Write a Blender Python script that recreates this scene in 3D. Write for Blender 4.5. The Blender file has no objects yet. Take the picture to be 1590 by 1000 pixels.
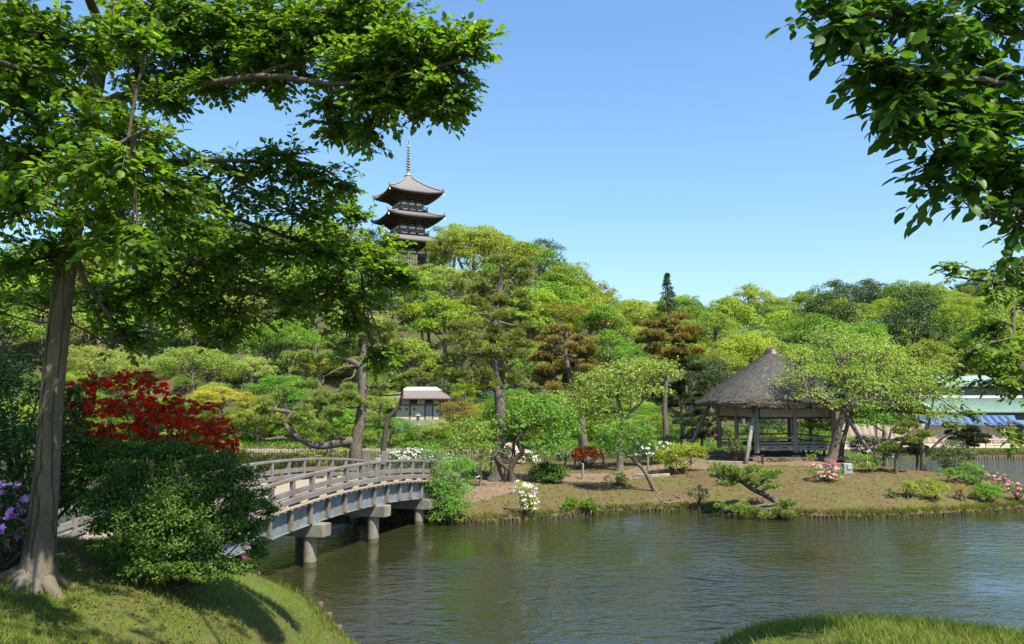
import bpy, math, random
import numpy as np
from mathutils import Matrix, Vector

# ------------------------------------------------------------------ camera, sky, sun, exposure
S = bpy.context.scene
COL = S.collection
F, CX, CY = 1224.0, 795.0, 500.0          # focal length and centre of a 1590x1000 frame
EYE = 4.2                                  # eye height above the pond
PITCH = math.atan(120.0 / F)
SIZE = 1.0

cam_data = bpy.data.cameras.new("camera")
cam = bpy.data.objects.new("camera", cam_data)
COL.objects.link(cam)
cam.location = (0, 0, EYE)
cam.rotation_euler = (math.radians(90) + PITCH, 0, 0)
cam_data.sensor_width = 36.0
cam_data.lens = 36.0 * F / 1590.0
cam_data.clip_start = 0.1
cam_data.clip_end = 3000.0
S.camera = cam

SUN_EL = math.radians(56)
SUN_AZ = math.radians(139)                 # clockwise from +Y: to the right of the camera and a little behind it
world = bpy.data.worlds.new("World")
S.world = world
world.use_nodes = True
wn = world.node_tree
wn.nodes.clear()
w_out = wn.nodes.new("ShaderNodeOutputWorld")
w_bg = wn.nodes.new("ShaderNodeBackground")
w_sky = wn.nodes.new("ShaderNodeTexSky")
w_sky.sky_type = 'NISHITA'
w_sky.sun_disc = False
w_sky.sun_elevation = SUN_EL
w_sky.sun_rotation = SUN_AZ
w_sky.altitude = 0
w_sky.air_density = 1.5
w_sky.dust_density = 0.6
w_sky.ozone_density = 10.0
w_bg.inputs["Strength"].default_value = 0.100
wn.links.new(w_sky.outputs[0], w_bg.inputs["Color"])
wn.links.new(w_bg.outputs[0], w_out.inputs["Surface"])

sun_data = bpy.data.lights.new("sun", 'SUN')
sun_data.energy = 5.0
sun_data.angle = math.radians(0.5)
sun_data.color = (1.0, 0.94, 0.80)
sun = bpy.data.objects.new("sun", sun_data)
COL.objects.link(sun)
sd = Vector((math.sin(SUN_AZ) * math.cos(SUN_EL), math.cos(SUN_AZ) * math.cos(SUN_EL), math.sin(SUN_EL)))
sun.rotation_euler = sd.to_track_quat('Z', 'Y').to_euler()
sun.location = (40, -30, 60)

S.view_settings.view_transform = 'Standard'
S.view_settings.look = 'None'
S.view_settings.exposure = 1.16
S.view_settings.gamma = 1.0
S.view_settings.use_curve_mapping = False
S.render.engine = 'CYCLES'
S.cycles.max_bounces = 8
S.cycles.transmission_bounces = 4
S.cycles.diffuse_bounces = 4
S.cycles.glossy_bounces = 3
S.cycles.transparent_max_bounces = 4
S.cycles.use_denoising = True

# ------------------------------------------------------------------ helpers
UP = np.array((0.0, 0.0, 1.0))
_cp, _sp = math.cos(PITCH), math.sin(PITCH)


def at(px, py, Y):
    """The point Y metres ahead of the viewer that the photograph shows at (px, py)."""
    u = (px - CX) / F
    v = (CY - py) / F
    d = np.array((u, _cp - v * _sp, _sp + v * _cp))
    return np.array((0.0, 0.0, EYE)) + d * (Y / d[1])


def m_per_px(Y):
    return Y / F


def nrm(a):
    return a / np.maximum(np.linalg.norm(a, axis=-1, keepdims=True), 1e-9)


def sstep(a, b, x):
    t = np.clip((x - a) / (b - a), 0, 1)
    return t * t * (3 - 2 * t)


def mesh_np(name, V, T=None, Q=None, mat=None, smooth=False, mats=None, TM=None, QM=None):
    """Mesh from vertex array, triangle array and quad array."""
    me = bpy.data.meshes.new(name)
    V = np.asarray(V, dtype=np.float32).reshape(-1, 3)
    T = np.zeros((0, 3), np.int32) if T is None or len(T) == 0 else np.asarray(T, np.int32).reshape(-1, 3)
    Q = np.zeros((0, 4), np.int32) if Q is None or len(Q) == 0 else np.asarray(Q, np.int32).reshape(-1, 4)
    nt, nq = len(T), len(Q)
    me.vertices.add(len(V))
    me.vertices.foreach_set("co", V.ravel())
    me.loops.add(nt * 3 + nq * 4)
    me.loops.foreach_set("vertex_index", np.concatenate((T.ravel(), Q.ravel())))
    me.polygons.add(nt + nq)
    st = np.concatenate((np.arange(nt) * 3, nt * 3 + np.arange(nq) * 4)).astype(np.int32)
    me.polygons.foreach_set("loop_start", st)
    me.polygons.foreach_set("use_smooth", np.full(nt + nq, bool(smooth)))
    if mats:
        for m in mats:
            me.materials.append(m)
        mi = np.concatenate((np.zeros(nt, np.int32) if TM is None else TM, np.zeros(nq, np.int32) if QM is None else QM))
        me.polygons.foreach_set("material_index", mi.astype(np.int32))
    elif mat:
        me.materials.append(mat)
    me.update(calc_edges=True)
    return me


class MB:
    """Collects boxes, tubes and lathes; build() makes ONE mesh object."""
    def __init__(self):
        self.V, self.T, self.Q, self.n = [], [], [], 0

    def add(self, V, T=None, Q=None):
        V = np.asarray(V, float).reshape(-1, 3)
        self.V.append(V)
        if T is not None and len(T):
            self.T.append(np.asarray(T, int).reshape(-1, 3) + self.n)
        if Q is not None and len(Q):
            self.Q.append(np.asarray(Q, int).reshape(-1, 4) + self.n)
        self.n += len(V)
        return self

    def box(self, c, s, ax=None, jit=0.0):
        """box centre c, full size s, axes ax (rows x,y,z); edges chamfered."""
        c = np.asarray(c, float)
        s = np.asarray(s, float) / 2
        A = np.eye(3) if ax is None else np.asarray(ax, float)
        b = min(0.012, s.min() * 0.35)
        V, Q, T = [], [], []
        # chamfered box: 24 verts, one per (corner, face)
        idx = {}
        for sx in (-1, 1):
            for sy in (-1, 1):
                for sz in (-1, 1):
                    sg = np.array((sx, sy, sz))
                    for k in range(3):
                        p = sg * (s - b)
                        p[k] = sg[k] * s[k]
                        idx[(sx, sy, sz, k)] = len(V)
                        V.append(c + p @ A)
                    t = [idx[(sx, sy, sz, k)] for k in range(3)]
                    T.append(t if sx * sy * sz > 0 else t[::-1])
        def quad(lst):
            Q.append(lst)
        for k in range(3):
            i, j = (k + 1) % 3, (k + 2) % 3
            for sk in (-1, 1):
                l = []
                for si, sj in ((-1, -1), (1, -1), (1, 1), (-1, 1)):
                    g = [0, 0, 0]; g[k] = sk; g[i] = si; g[j] = sj
                    l.append(idx[(g[0], g[1], g[2], k)])
                quad(l if sk > 0 else l[::-1])
        for k in range(3):
            i, j = (k + 1) % 3, (k + 2) % 3
            for si in (-1, 1):
                for sj in (-1, 1):
                    def gi(sk, f):
                        g = [0, 0, 0]; g[k] = sk; g[i] = si; g[j] = sj
                        return idx[(g[0], g[1], g[2], f)]
                    l = [gi(-1, i), gi(-1, j), gi(1, j), gi(1, i)]
                    quad(l if si * sj > 0 else l[::-1])
        V = np.array(V)
        return self.add(V, T, Q)

    def beam(self, a, b, w, h, up=UP):
        a, b = np.asarray(a, float), np.asarray(b, float)
        x = b - a
        L = np.linalg.norm(x)
        x = x / L
        y = np.cross(up, x)
        if np.linalg.norm(y) < 1e-4:
            y = np.array((1.0, 0, 0))
        y = y / np.linalg.norm(y)
        z = np.cross(x, y)
        return self.box((a + b) / 2, (L, w, h), (x, y, z))

    def tube(self, pts, rad, n=8, cap=True, wob=0.0, rng=None):
        P = np.asarray(pts, float)
        R = np.asarray(rad, float) if np.ndim(rad) else np.full(len(P), float(rad))
        t = np.gradient(P, axis=0)
        t = nrm(t)
        x = np.cross(t[0], (0.3, 0.9, 0.1))
        x /= np.linalg.norm(x)
        rings = []
        ang = np.arange(n) * 2 * math.pi / n
        for i in range(len(P)):
            x = x - t[i] * np.dot(x, t[i])
            x /= max(np.linalg.norm(x), 1e-9)
            y = np.cross(t[i], x)
            rr = R[i] * (1 + (wob * rng.standard_normal(n) if wob else 0))
            rings.append(P[i] + np.outer(np.cos(ang) * rr, x) + np.outer(np.sin(ang) * rr, y))
        V = np.concatenate(rings)
        m = len(P)
        i0 = (np.arange(m - 1)[:, None] * n + np.arange(n)[None]).ravel()
        i1 = (np.arange(m - 1)[:, None] * n + (np.arange(n)[None] + 1) % n).ravel()
        Q = np.stack((i0, i1, i1 + n, i0 + n), 1)
        T = []
        if cap:
            c0, c1 = len(V), len(V) + 1
            V = np.concatenate((V, P[:1], P[-1:]))
            for k in range(n):
                T.append((c0, (k + 1) % n, k))
                T.append((c1, (m - 1) * n + k, (m - 1) * n + (k + 1) % n))
        return self.add(V, T, Q)

    def lathe(self, base, prof, n=16):
        """prof: list of (radius, z)"""
        base = np.asarray(base, float)
        ang = np.arange(n) * 2 * math.pi / n
        V = np.concatenate([base + np.stack((r * np.cos(ang), r * np.sin(ang), np.full(n, z)), 1) for r, z in prof])
        m = len(prof)
        i0 = (np.arange(m - 1)[:, None] * n + np.arange(n)[None]).ravel()
        i1 = (np.arange(m - 1)[:, None] * n + (np.arange(n)[None] + 1) % n).ravel()
        return self.add(V, None, np.stack((i0, i1, i1 + n, i0 + n), 1))

    def mesh(self, name, mat, smooth=False, origin=(0, 0, 0)):
        V = np.concatenate(self.V) - np.asarray(origin, float)
        T = np.concatenate(self.T) if self.T else None
        Q = np.concatenate(self.Q) if self.Q else None
        return mesh_np(name, V, T, Q, mat, smooth)

    def build(self, name, mat, parent=None, smooth=False):
        o = np.array(parent_origin(parent))
        return link(name, self.mesh(name, mat, smooth, o), parent)


def parent_origin(p):
    v = Vector((0, 0, 0))
    while p is not None:
        v = v + p.location
        p = p.parent
    return v


def link(name, me, parent=None, loc=(0, 0, 0)):
    o = bpy.data.objects.new(name, me)
    COL.objects.link(o)
    o.parent = parent
    o.location = loc
    return o


def thing(name, label, cat, loc=(0, 0, 0), group=None):
    o = bpy.data.objects.new(name, None)
    COL.objects.link(o)
    o.empty_display_size = 0.2
    o.location = [float(v) for v in loc]
    o["label"] = label
    o["category"] = cat
    if group:
        o["group"] = group
    return o


def structure(o):
    o["kind"] = "structure"
    return o


def copy_thing(src, loc, rot=0.0, scale=(1, 1, 1), label=None, group=None, name=None):
    c = src.copy()
    COL.objects.link(c)
    c.location = [float(v) for v in loc]
    c.rotation_euler = (0, 0, rot)
    c.scale = scale
    if label:
        c["label"] = label
    if group:
        c["group"] = group
    for ch in src.children:
        d = ch.copy()
        COL.objects.link(d)
        d.parent = c
    return c


def smooth_line(P, k=5):
    """Catmull-Rom through the points of P (any row width)."""
    P = np.asarray(P, float)
    if len(P) < 3:
        t = np.linspace(0, 1, k + 1)[:, None]
        return P[0] * (1 - t) + P[1] * t
    E = np.concatenate((2 * P[:1] - P[1:2], P, 2 * P[-1:] - P[-2:-1]))
    out = []
    for i in range(1, len(E) - 2):
        for s in range(k):
            t = s / k
            out.append(0.5 * ((2 * E[i]) + (-E[i - 1] + E[i + 1]) * t + (2 * E[i - 1] - 5 * E[i] + 4 * E[i + 1] - E[i + 2]) * t * t
                              + (-E[i - 1] + 3 * E[i] - 3 * E[i + 1] + E[i + 2]) * t ** 3))
    out.append(P[-1])
    return np.array(out)


# ------------------------------------------------------------------ materials
MATS = {}


def new_mat(name):
    m = bpy.data.materials.new(name)
    m.use_nodes = True
    m.node_tree.nodes.clear()
    return m, m.node_tree


def N(nt, kind, **kw):
    n = nt.nodes.new(kind)
    for k, v in kw.items():
        if k in n.inputs.keys():
            n.inputs[k].default_value = v
        else:
            setattr(n, k, v)
    return n


def leaf_mat(name, c1, c2, trans=0.35, rough=0.5, c3=None, spec=0.3):
    """Leaf: each leaf takes its own tint between c1 and c2 (c3: tint of the whole plant)."""
    m, nt = new_mat(name)
    L = nt.links
    geo = N(nt, "ShaderNodeNewGeometry")
    oi = N(nt, "ShaderNodeObjectInfo")
    add = N(nt, "ShaderNodeMath", operation='ADD')
    fr = N(nt, "ShaderNodeMath", operation='FRACT')
    L.new(geo.outputs["Random Per Island"], add.inputs[0])
    L.new(oi.outputs["Random"], add.inputs[1])
    L.new(add.outputs[0], fr.inputs[0])
    mix = N(nt, "ShaderNodeMix", data_type='RGBA')
    mix.inputs[6].default_value = (*c1, 1)
    mix.inputs[7].default_value = (*c2, 1)
    L.new(fr.outputs[0], mix.inputs[0])
    # each plant of a kind is a little lighter or darker, yellower or bluer
    hsv = N(nt, "ShaderNodeHueSaturation")
    mr = N(nt, "ShaderNodeMapRange")
    mr.inputs[3].default_value = 0.485
    mr.inputs[4].default_value = 0.515
    L.new(oi.outputs["Random"], mr.inputs[0])
    L.new(mr.outputs[0], hsv.inputs["Hue"])
    mv = N(nt, "ShaderNodeMapRange")
    mv.inputs[3].default_value = 0.85
    mv.inputs[4].default_value = 1.15
    fr2 = N(nt, "ShaderNodeMath", operation='FRACT')
    mu = N(nt, "ShaderNodeMath", operation='MULTIPLY')
    mu.inputs[1].default_value = 7.31
    L.new(oi.outputs["Random"], mu.inputs[0]); L.new(mu.outputs[0], fr2.inputs[0]); L.new(fr2.outputs[0], mv.inputs[0])
    L.new(mv.outputs[0], hsv.inputs["Value"])
    L.new(mix.outputs[2], hsv.inputs["Color"])
    p = N(nt, "ShaderNodeBsdfPrincipled", Roughness=rough)
    p.inputs["Specular IOR Level"].default_value = spec
    tr = N(nt, "ShaderNodeBsdfTranslucent")
    g = N(nt, "ShaderNodeMix", data_type='RGBA', blend_type='MULTIPLY')
    g.inputs[0].default_value = 1.0
    g.inputs[7].default_value = (1.25, 1.35, 0.55, 1)
    L.new(hsv.outputs[0], g.inputs[6])
    L.new(hsv.outputs[0], p.inputs["Base Color"])
    L.new(g.outputs[2], tr.inputs["Color"])
    ms = N(nt, "ShaderNodeMixShader")
    ms.inputs[0].default_value = trans
    L.new(p.outputs[0], ms.inputs[1]); L.new(tr.outputs[0], ms.inputs[2])
    o = N(nt, "ShaderNodeOutputMaterial")
    L.new(ms.outputs[0], o.inputs[0])
    return m


def rough_mat(name, c1, c2, scale=6.0, rough=0.8, bump=0.4, stretch=(1, 1, 1), c3=None, detail=6, spec=0.3, metal=0.0, bdist=0.02, big=0.0):
    """Two-tone noisy surface with relief; c3 = colour of sparse larger stains."""
    m, nt = new_mat(name)
    L = nt.links
    tc = N(nt, "ShaderNodeTexCoord")
    mp = N(nt, "ShaderNodeMapping")
    mp.inputs["Scale"].default_value = stretch
    L.new(tc.outputs["Object"], mp.inputs[0])
    n1 = N(nt, "ShaderNodeTexNoise", Scale=scale, Detail=detail, Roughness=0.65)
    L.new(mp.outputs[0], n1.inputs["Vector"])
    r = N(nt, "ShaderNodeValToRGB")
    r.color_ramp.elements[0].position = 0.32
    r.color_ramp.elements[1].position = 0.68
    r.color_ramp.elements[0].color = (*c1, 1)
    r.color_ramp.elements[1].color = (*c2, 1)
    L.new(n1.outputs[0], r.inputs[0])
    col = r.outputs[0]
    if c3:
        n2 = N(nt, "ShaderNodeTexNoise", Scale=big or scale * 0.22, Detail=4, Roughness=0.6)
        L.new(mp.outputs[0], n2.inputs["Vector"])
        r2 = N(nt, "ShaderNodeValToRGB")
        r2.color_ramp.elements[0].position = 0.48
        r2.color_ramp.elements[1].position = 0.62
        L.new(n2.outputs[0], r2.inputs[0])
        mx = N(nt, "ShaderNodeMix", data_type='RGBA')
        mx.inputs[7].default_value = (*c3, 1)
        L.new(r2.outputs[0], mx.inputs[0]); L.new(col, mx.inputs[6])
        col = mx.outputs[2]
    p = N(nt, "ShaderNodeBsdfPrincipled", Roughness=rough, Metallic=metal)
    p.inputs["Specular IOR Level"].default_value = spec
    L.new(col, p.inputs["Base Color"])
    if bump:
        b = N(nt, "ShaderNodeBump", Strength=bump, Distance=bdist)
        n3 = N(nt, "ShaderNodeTexNoise", Scale=scale * 2.5, Detail=5, Roughness=0.7)
        L.new(mp.outputs[0], n3.inputs["Vector"])
        L.new(n3.outputs[0], b.inputs["Height"]); L.new(b.outputs[0], p.inputs["Normal"])
    o = N(nt, "ShaderNodeOutputMaterial")
    L.new(p.outputs[0], o.inputs[0])
    return m


M = {}
M['oak_leaf'] = leaf_mat("hero_leaf", (0.058, 0.150, 0.012), (0.190, 0.330, 0.028), 0.55, 0.42, spec=0.4)
M['cherry_leaf'] = leaf_mat("overhang_leaf", (0.036, 0.092, 0.012), (0.100, 0.185, 0.022), 0.48, 0.45)
M['spray_leaf'] = leaf_mat("spray_leaf", (0.09, 0.16, 0.018), (0.16, 0.24, 0.03), 0.45, 0.5)
M['azalea_leaf'] = leaf_mat("azalea_leaf", (0.045, 0.105, 0.012), (0.115, 0.20, 0.020), 0.3, 0.5)
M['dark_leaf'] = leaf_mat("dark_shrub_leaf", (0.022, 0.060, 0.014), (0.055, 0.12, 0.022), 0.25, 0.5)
M['bright_leaf'] = leaf_mat("bright_shrub_leaf", (0.085, 0.18, 0.016), (0.17, 0.30, 0.03), 0.35, 0.55)
M['lime_leaf'] = leaf_mat("lime_shrub_leaf", (0.16, 0.24, 0.012), (0.31, 0.38, 0.03), 0.35, 0.55)
M['cherry_young'] = leaf_mat("young_cherry_leaf", (0.16, 0.24, 0.035), (0.32, 0.40, 0.10), 0.45, 0.55)
M['plum_leaf'] = leaf_mat("plum_leaf", (0.10, 0.20, 0.022), (0.20, 0.34, 0.055), 0.42, 0.55)
M['grey_leaf'] = leaf_mat("grey_shrub_leaf", (0.075, 0.095, 0.035), (0.15, 0.17, 0.07), 0.25, 0.6)
M['hedge_leaf'] = leaf_mat("hedge_leaf", (0.14, 0.17, 0.02), (0.26, 0.28, 0.05), 0.3, 0.6)
M['gold_leaf'] = leaf_mat("golden_leaf", (0.27, 0.27, 0.02), (0.45, 0.42, 0.05), 0.4, 0.6)
M['amber_leaf'] = leaf_mat("amber_leaf", (0.20, 0.18, 0.025), (0.33, 0.25, 0.05), 0.4, 0.6)
M['needle'] = leaf_mat("pine_needle", (0.12, 0.18, 0.030), (0.265, 0.325, 0.07), 0.22, 0.6)
M['needle_brown'] = leaf_mat("ochre_pine_needle", (0.13, 0.12, 0.022), (0.27, 0.215, 0.045), 0.22, 0.6)
M['needle_dark'] = leaf_mat("dark_pine_needle", (0.028, 0.048, 0.018), (0.065, 0.09, 0.03), 0.2, 0.6)
M['candle'] = leaf_mat("pine_candle", (0.30, 0.20, 0.06), (0.36, 0.27, 0.09), 0.2, 0.7)
M['red_flower'] = leaf_mat("red_petal", (0.56, 0.003, 0.018), (0.80, 0.014, 0.036), 0.42, 0.5)
M['orange_flower'] = leaf_mat("orange_petal", (0.75, 0.06, 0.015), (0.88, 0.17, 0.04), 0.3, 0.5)
M['white_flower'] = leaf_mat("white_petal", (0.62, 0.60, 0.55), (0.80, 0.79, 0.76), 0.25, 0.6)
M['pink_flower'] = leaf_mat("pink_petal", (0.70, 0.22, 0.42), (0.82, 0.48, 0.64), 0.3, 0.6)
M['magenta_flower'] = leaf_mat("magenta_petal", (0.60, 0.03, 0.36), (0.74, 0.08, 0.50), 0.3, 0.6)
M['lilac_flower'] = leaf_mat("lilac_petal", (0.52, 0.22, 0.66), (0.66, 0.36, 0.78), 0.3, 0.6)
M['hill_pale'] = leaf_mat("pale_canopy", (0.215, 0.285, 0.05), (0.30, 0.37, 0.085), 0.35, 0.6)
M['hill_yellow'] = leaf_mat("yellow_green_canopy", (0.20, 0.285, 0.018), (0.295, 0.375, 0.032), 0.35, 0.6)
M['hill_green'] = leaf_mat("fresh_green_canopy", (0.13, 0.235, 0.022), (0.205, 0.325, 0.040), 0.35, 0.6)
M['hill_olive'] = leaf_mat("olive_canopy", (0.16, 0.225, 0.024), (0.245, 0.305, 0.044), 0.3, 0.6)
M['hill_dark'] = leaf_mat("evergreen_canopy", (0.030, 0.060, 0.018), (0.075, 0.12, 0.035), 0.2, 0.6)
M['hill_gold'] = leaf_mat("gold_tipped_canopy", (0.16, 0.19, 0.014), (0.31, 0.30, 0.03), 0.3, 0.6)
M['grass'] = leaf_mat("grass_blade", (0.080, 0.122, 0.012), (0.205, 0.245, 0.038), 0.4, 0.6)
M['dry_grass'] = leaf_mat("dry_grass_blade", (0.085, 0.066, 0.026), (0.18, 0.145, 0.06), 0.25, 0.7)

M['pale_bark'] = rough_mat("pale_bark", (0.080, 0.061, 0.033), (0.170, 0.134, 0.080), 5.0, 0.85, 1.0, (1.6, 1.6, 0.55), c3=(0.125, 0.112, 0.088), bdist=0.035, big=1.1)
M['bark'] = rough_mat("grey_bark", (0.075, 0.058, 0.042), (0.18, 0.145, 0.11), 9, 0.9, 0.9, (2.2, 2.2, 0.45), bdist=0.04)
M['pine_bark'] = rough_mat("pine_bark", (0.070, 0.055, 0.042), (0.175, 0.142, 0.115), 7, 0.9, 1.0, (2.0, 2.0, 0.7), bdist=0.05)
M['dark_bark'] = rough_mat("dark_bark", (0.035, 0.028, 0.022), (0.085, 0.068, 0.052), 9, 0.9, 0.8, (2, 2, 0.5), bdist=0.03)
M['twig'] = rough_mat("twig_bark", (0.055, 0.042, 0.028), (0.12, 0.095, 0.065), 12, 0.9, 0.3)
M['grey_wood'] = rough_mat("weathered_wood", (0.17, 0.145, 0.13), (0.33, 0.295, 0.27), 5, 0.8, 0.4, (0.6, 6, 6), c3=(0.23, 0.20, 0.185), bdist=0.006)
M['rail_wood'] = rough_mat("weathered_rail", (0.108, 0.096, 0.088), (0.185, 0.170, 0.158), 4, 0.8, 0.25, (1, 1, 1), c3=(0.115, 0.098, 0.088), bdist=0.006, big=2.0)
M['deck_wood'] = rough_mat("deck_planks", (0.215, 0.175, 0.13), (0.30, 0.25, 0.19), 4, 0.75, 0.3, (1, 1, 1), c3=(0.245, 0.20, 0.145), bdist=0.004)
M['pale_wood'] = rough_mat("pale_wood", (0.28, 0.22, 0.145), (0.40, 0.33, 0.23), 6, 0.7, 0.2, bdist=0.004)
M['dark_wood'] = rough_mat("dark_wood", (0.030, 0.020, 0.015), (0.075, 0.052, 0.040), 7, 0.75, 0.3, (1, 1, 1), bdist=0.01)
M['brown_wood'] = rough_mat("brown_wood", (0.075, 0.050, 0.036), (0.15, 0.105, 0.078), 7, 0.8, 0.3, bdist=0.01)
M['post_wood'] = rough_mat("greyed_post", (0.13, 0.115, 0.10), (0.27, 0.245, 0.215), 6, 0.85, 0.4, (3, 3, 0.5), bdist=0.01)
M['log'] = rough_mat("edging_log", (0.022, 0.016, 0.011), (0.065, 0.050, 0.034), 8, 0.9, 0.5)
M['pale_log'] = rough_mat("pale_edging_log", (0.22, 0.17, 0.115), (0.38, 0.31, 0.23), 8, 0.85, 0.3)
M['steel'] = rough_mat("painted_steel", (0.095, 0.112, 0.128), (0.18, 0.20, 0.222), 3.0, 0.55, 0.1, (1, 1, 0.7), c3=(0.125, 0.125, 0.105), spec=0.5, big=1.6)
M['flange'] = rough_mat("stained_steel", (0.09, 0.08, 0.068), (0.17, 0.155, 0.135), 5, 0.65, 0.2, spec=0.4)
M['concrete'] = rough_mat("concrete", (0.135, 0.120, 0.098), (0.225, 0.205, 0.172), 5, 0.85, 0.5, c3=(0.13, 0.115, 0.09), bdist=0.012)
M['thatch'] = rough_mat("thatch", (0.046, 0.043, 0.037), (0.118, 0.112, 0.100), 5.5, 0.95, 1.0, (1, 1, 1), c3=(0.09, 0.088, 0.07), bdist=0.05, big=0.8)
M['thatch_edge'] = rough_mat("thatch_cut_edge", (0.085, 0.06, 0.04), (0.22, 0.17, 0.12), 8, 0.95, 1.0, (1, 1, 3), bdist=0.05)
M['copper_cap'] = rough_mat("copper_cap", (0.055, 0.034, 0.028), (0.095, 0.058, 0.048), 4, 0.5, 0.1, spec=0.5, metal=0.3)
M['plaster'] = rough_mat("cream_plaster", (0.44, 0.36, 0.235), (0.52, 0.43, 0.29), 3, 0.85, 0.15, bdist=0.004)
M['white_plaster'] = rough_mat("white_plaster", (0.62, 0.60, 0.56), (0.78, 0.76, 0.72), 4, 0.85, 0.1, bdist=0.004)
M['grey_plaster'] = rough_mat("grey_plaster", (0.17, 0.165, 0.16), (0.26, 0.25, 0.24), 4, 0.85, 0.2, bdist=0.004)
M['tan_plaster'] = rough_mat("tan_plaster", (0.27, 0.215, 0.15), (0.36, 0.29, 0.21), 4, 0.85, 0.2, bdist=0.004)
M['roof_brown'] = rough_mat("brown_shingle", (0.11, 0.085, 0.078), (0.20, 0.165, 0.15), 9, 0.75, 0.4, bdist=0.01)
M['tile'] = rough_mat("grey_tile", (0.125, 0.115, 0.115), (0.25, 0.235, 0.235), 8, 0.55, 0.3, spec=0.5, bdist=0.01)
M['verdigris'] = rough_mat("verdigris_roof", (0.165, 0.265, 0.21), (0.225, 0.325, 0.265), 1.2, 0.65, 0.1, c3=(0.185, 0.26, 0.19))
M['old_bronze'] = rough_mat("old_bronze", (0.20, 0.19, 0.15), (0.36, 0.33, 0.27), 6, 0.5, 0.2, spec=0.5)
M['blue_roof'] = rough_mat("blue_roof", (0.06, 0.125, 0.25), (0.085, 0.155, 0.29), 2, 0.5, 0.05, spec=0.5)
M['blue_dark'] = rough_mat("blue_roof_seam", (0.025, 0.05, 0.13), (0.04, 0.07, 0.16), 2, 0.5, 0.05, spec=0.5)
M['canvas'] = rough_mat("beige_sheet", (0.25, 0.205, 0.15), (0.33, 0.275, 0.21), 1.5, 0.85, 0.3, (1, 1, 0.5), bdist=0.05)
M['black'] = rough_mat("dark_glass", (0.012, 0.012, 0.014), (0.022, 0.022, 0.025), 3, 0.3, 0.0, spec=0.5)
M['grey_panel'] = rough_mat("grey_panel", (0.30, 0.29, 0.275), (0.38, 0.37, 0.35), 2, 0.7, 0.05)
M['stone'] = rough_mat("mossy_stone", (0.13, 0.125, 0.11), (0.28, 0.27, 0.24), 9, 0.9, 0.7, bdist=0.03)
M['bamboo'] = rough_mat("bamboo", (0.36, 0.26, 0.15), (0.46, 0.35, 0.22), 6, 0.6, 0.1)
M['red_paint'] = rough_mat("red_enamel", (0.55, 0.012, 0.012), (0.62, 0.02, 0.018), 4, 0.3, 0.0, spec=0.6)
M['white_paint'] = rough_mat("white_enamel", (0.72, 0.72, 0.74), (0.80, 0.80, 0.82), 4, 0.4, 0.0)
M['blue_paint'] = rough_mat("blue_enamel", (0.03, 0.08, 0.35), (0.04, 0.10, 0.42), 4, 0.4, 0.0)
M['black_iron'] = rough_mat("black_iron", (0.018, 0.016, 0.014), (0.040, 0.035, 0.030), 8, 0.6, 0.1)
M['grey_metal'] = rough_mat("grey_metal", (0.20, 0.21, 0.21), (0.29, 0.30, 0.30), 5, 0.5, 0.05, spec=0.5)
M['rubber'] = rough_mat("black_rubber", (0.015, 0.014, 0.013), (0.03, 0.028, 0.026), 8, 0.7, 0.1)
M['algae'] = rough_mat('waterline_algae', (0.035, 0.035, 0.018), (0.10, 0.095, 0.06), 9, 0.8, 0.3)
M['tan_log'] = rough_mat('tan_edging_log', (0.11, 0.08, 0.05), (0.20, 0.15, 0.10), 8, 0.9, 0.3)
M['root'] = rough_mat("bare_root", (0.10, 0.07, 0.045), (0.21, 0.155, 0.105), 8, 0.9, 0.5)
# ------------------------------------------------------------------ ground, pond, island
BANK_SHORE = [(-60, 15), (-30, 15.5), (-14, 16.5), (-9, 17.5), (-6, 18.0), (-4.9, 17.5), (-3.9, 16.0), (-3.15, 14.4), (-2.35, 12.9), (-1.95, 10.5),
              (-1.65, 8.2), (-1.2, 6.3), (-0.5, 5.1), (-0.1, 4.75), (0.2, 5.1), (0.4, 6.0), (0.9, 7.2), (1.8, 7.9), (3.5, 8.1), (8, 8.0), (14, 8.0), (30, 9.5), (60, 10)]
ISLAND = [(-13.2, 27.6), (-9.5, 27.2), (-6.5, 27.8), (-4, 27.6), (-1.4, 27.2), (1, 28.2), (2.5, 29.1), (5, 30.1), (7.5, 29.9), (10, 28.7), (13, 28.5),
          (16.5, 29.4), (20.5, 31.2), (22.6, 32.6), (23.2, 34.5), (22.4, 37), (21.2, 40.5), (18, 45), (10, 48.5), (0, 49), (-6, 45), (-8.5, 40), (-11.5, 36.5), (-13.8, 33)]


def resample(P, step, closed=False):
    P = np.asarray(P, float)
    if closed:
        P = np.concatenate((P[-2:], P, P[:3]))
        Q = smooth_line(P, 8)[16:16 + (len(P) - 5) * 8 + 1]
    else:
        Q = smooth_line(P, 8)
    d = np.concatenate(([0], np.cumsum(np.linalg.norm(np.diff(Q, axis=0), axis=1))))
    n = max(2, int(d[-1] / step))
    s = np.linspace(0, d[-1], n + 1)
    return np.stack([np.interp(s, d, Q[:, k]) for k in range(2)], 1)


BANK_LINE = resample(BANK_SHORE, 0.25)
ISLAND_LINE = resample(ISLAND, 0.25, True)


def dist_line(x, y, line):
    """distance and nearest index, chunked"""
    P = np.stack((np.ravel(x), np.ravel(y)), 1)
    L = line[::2]
    out = np.empty(len(P))
    for i in range(0, len(P), 4000):
        d = P[i:i + 4000, None] - L[None]
        out[i:i + 4000] = np.sqrt((d ** 2).sum(-1)).min(1)
    return out.reshape(np.shape(x))


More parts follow.
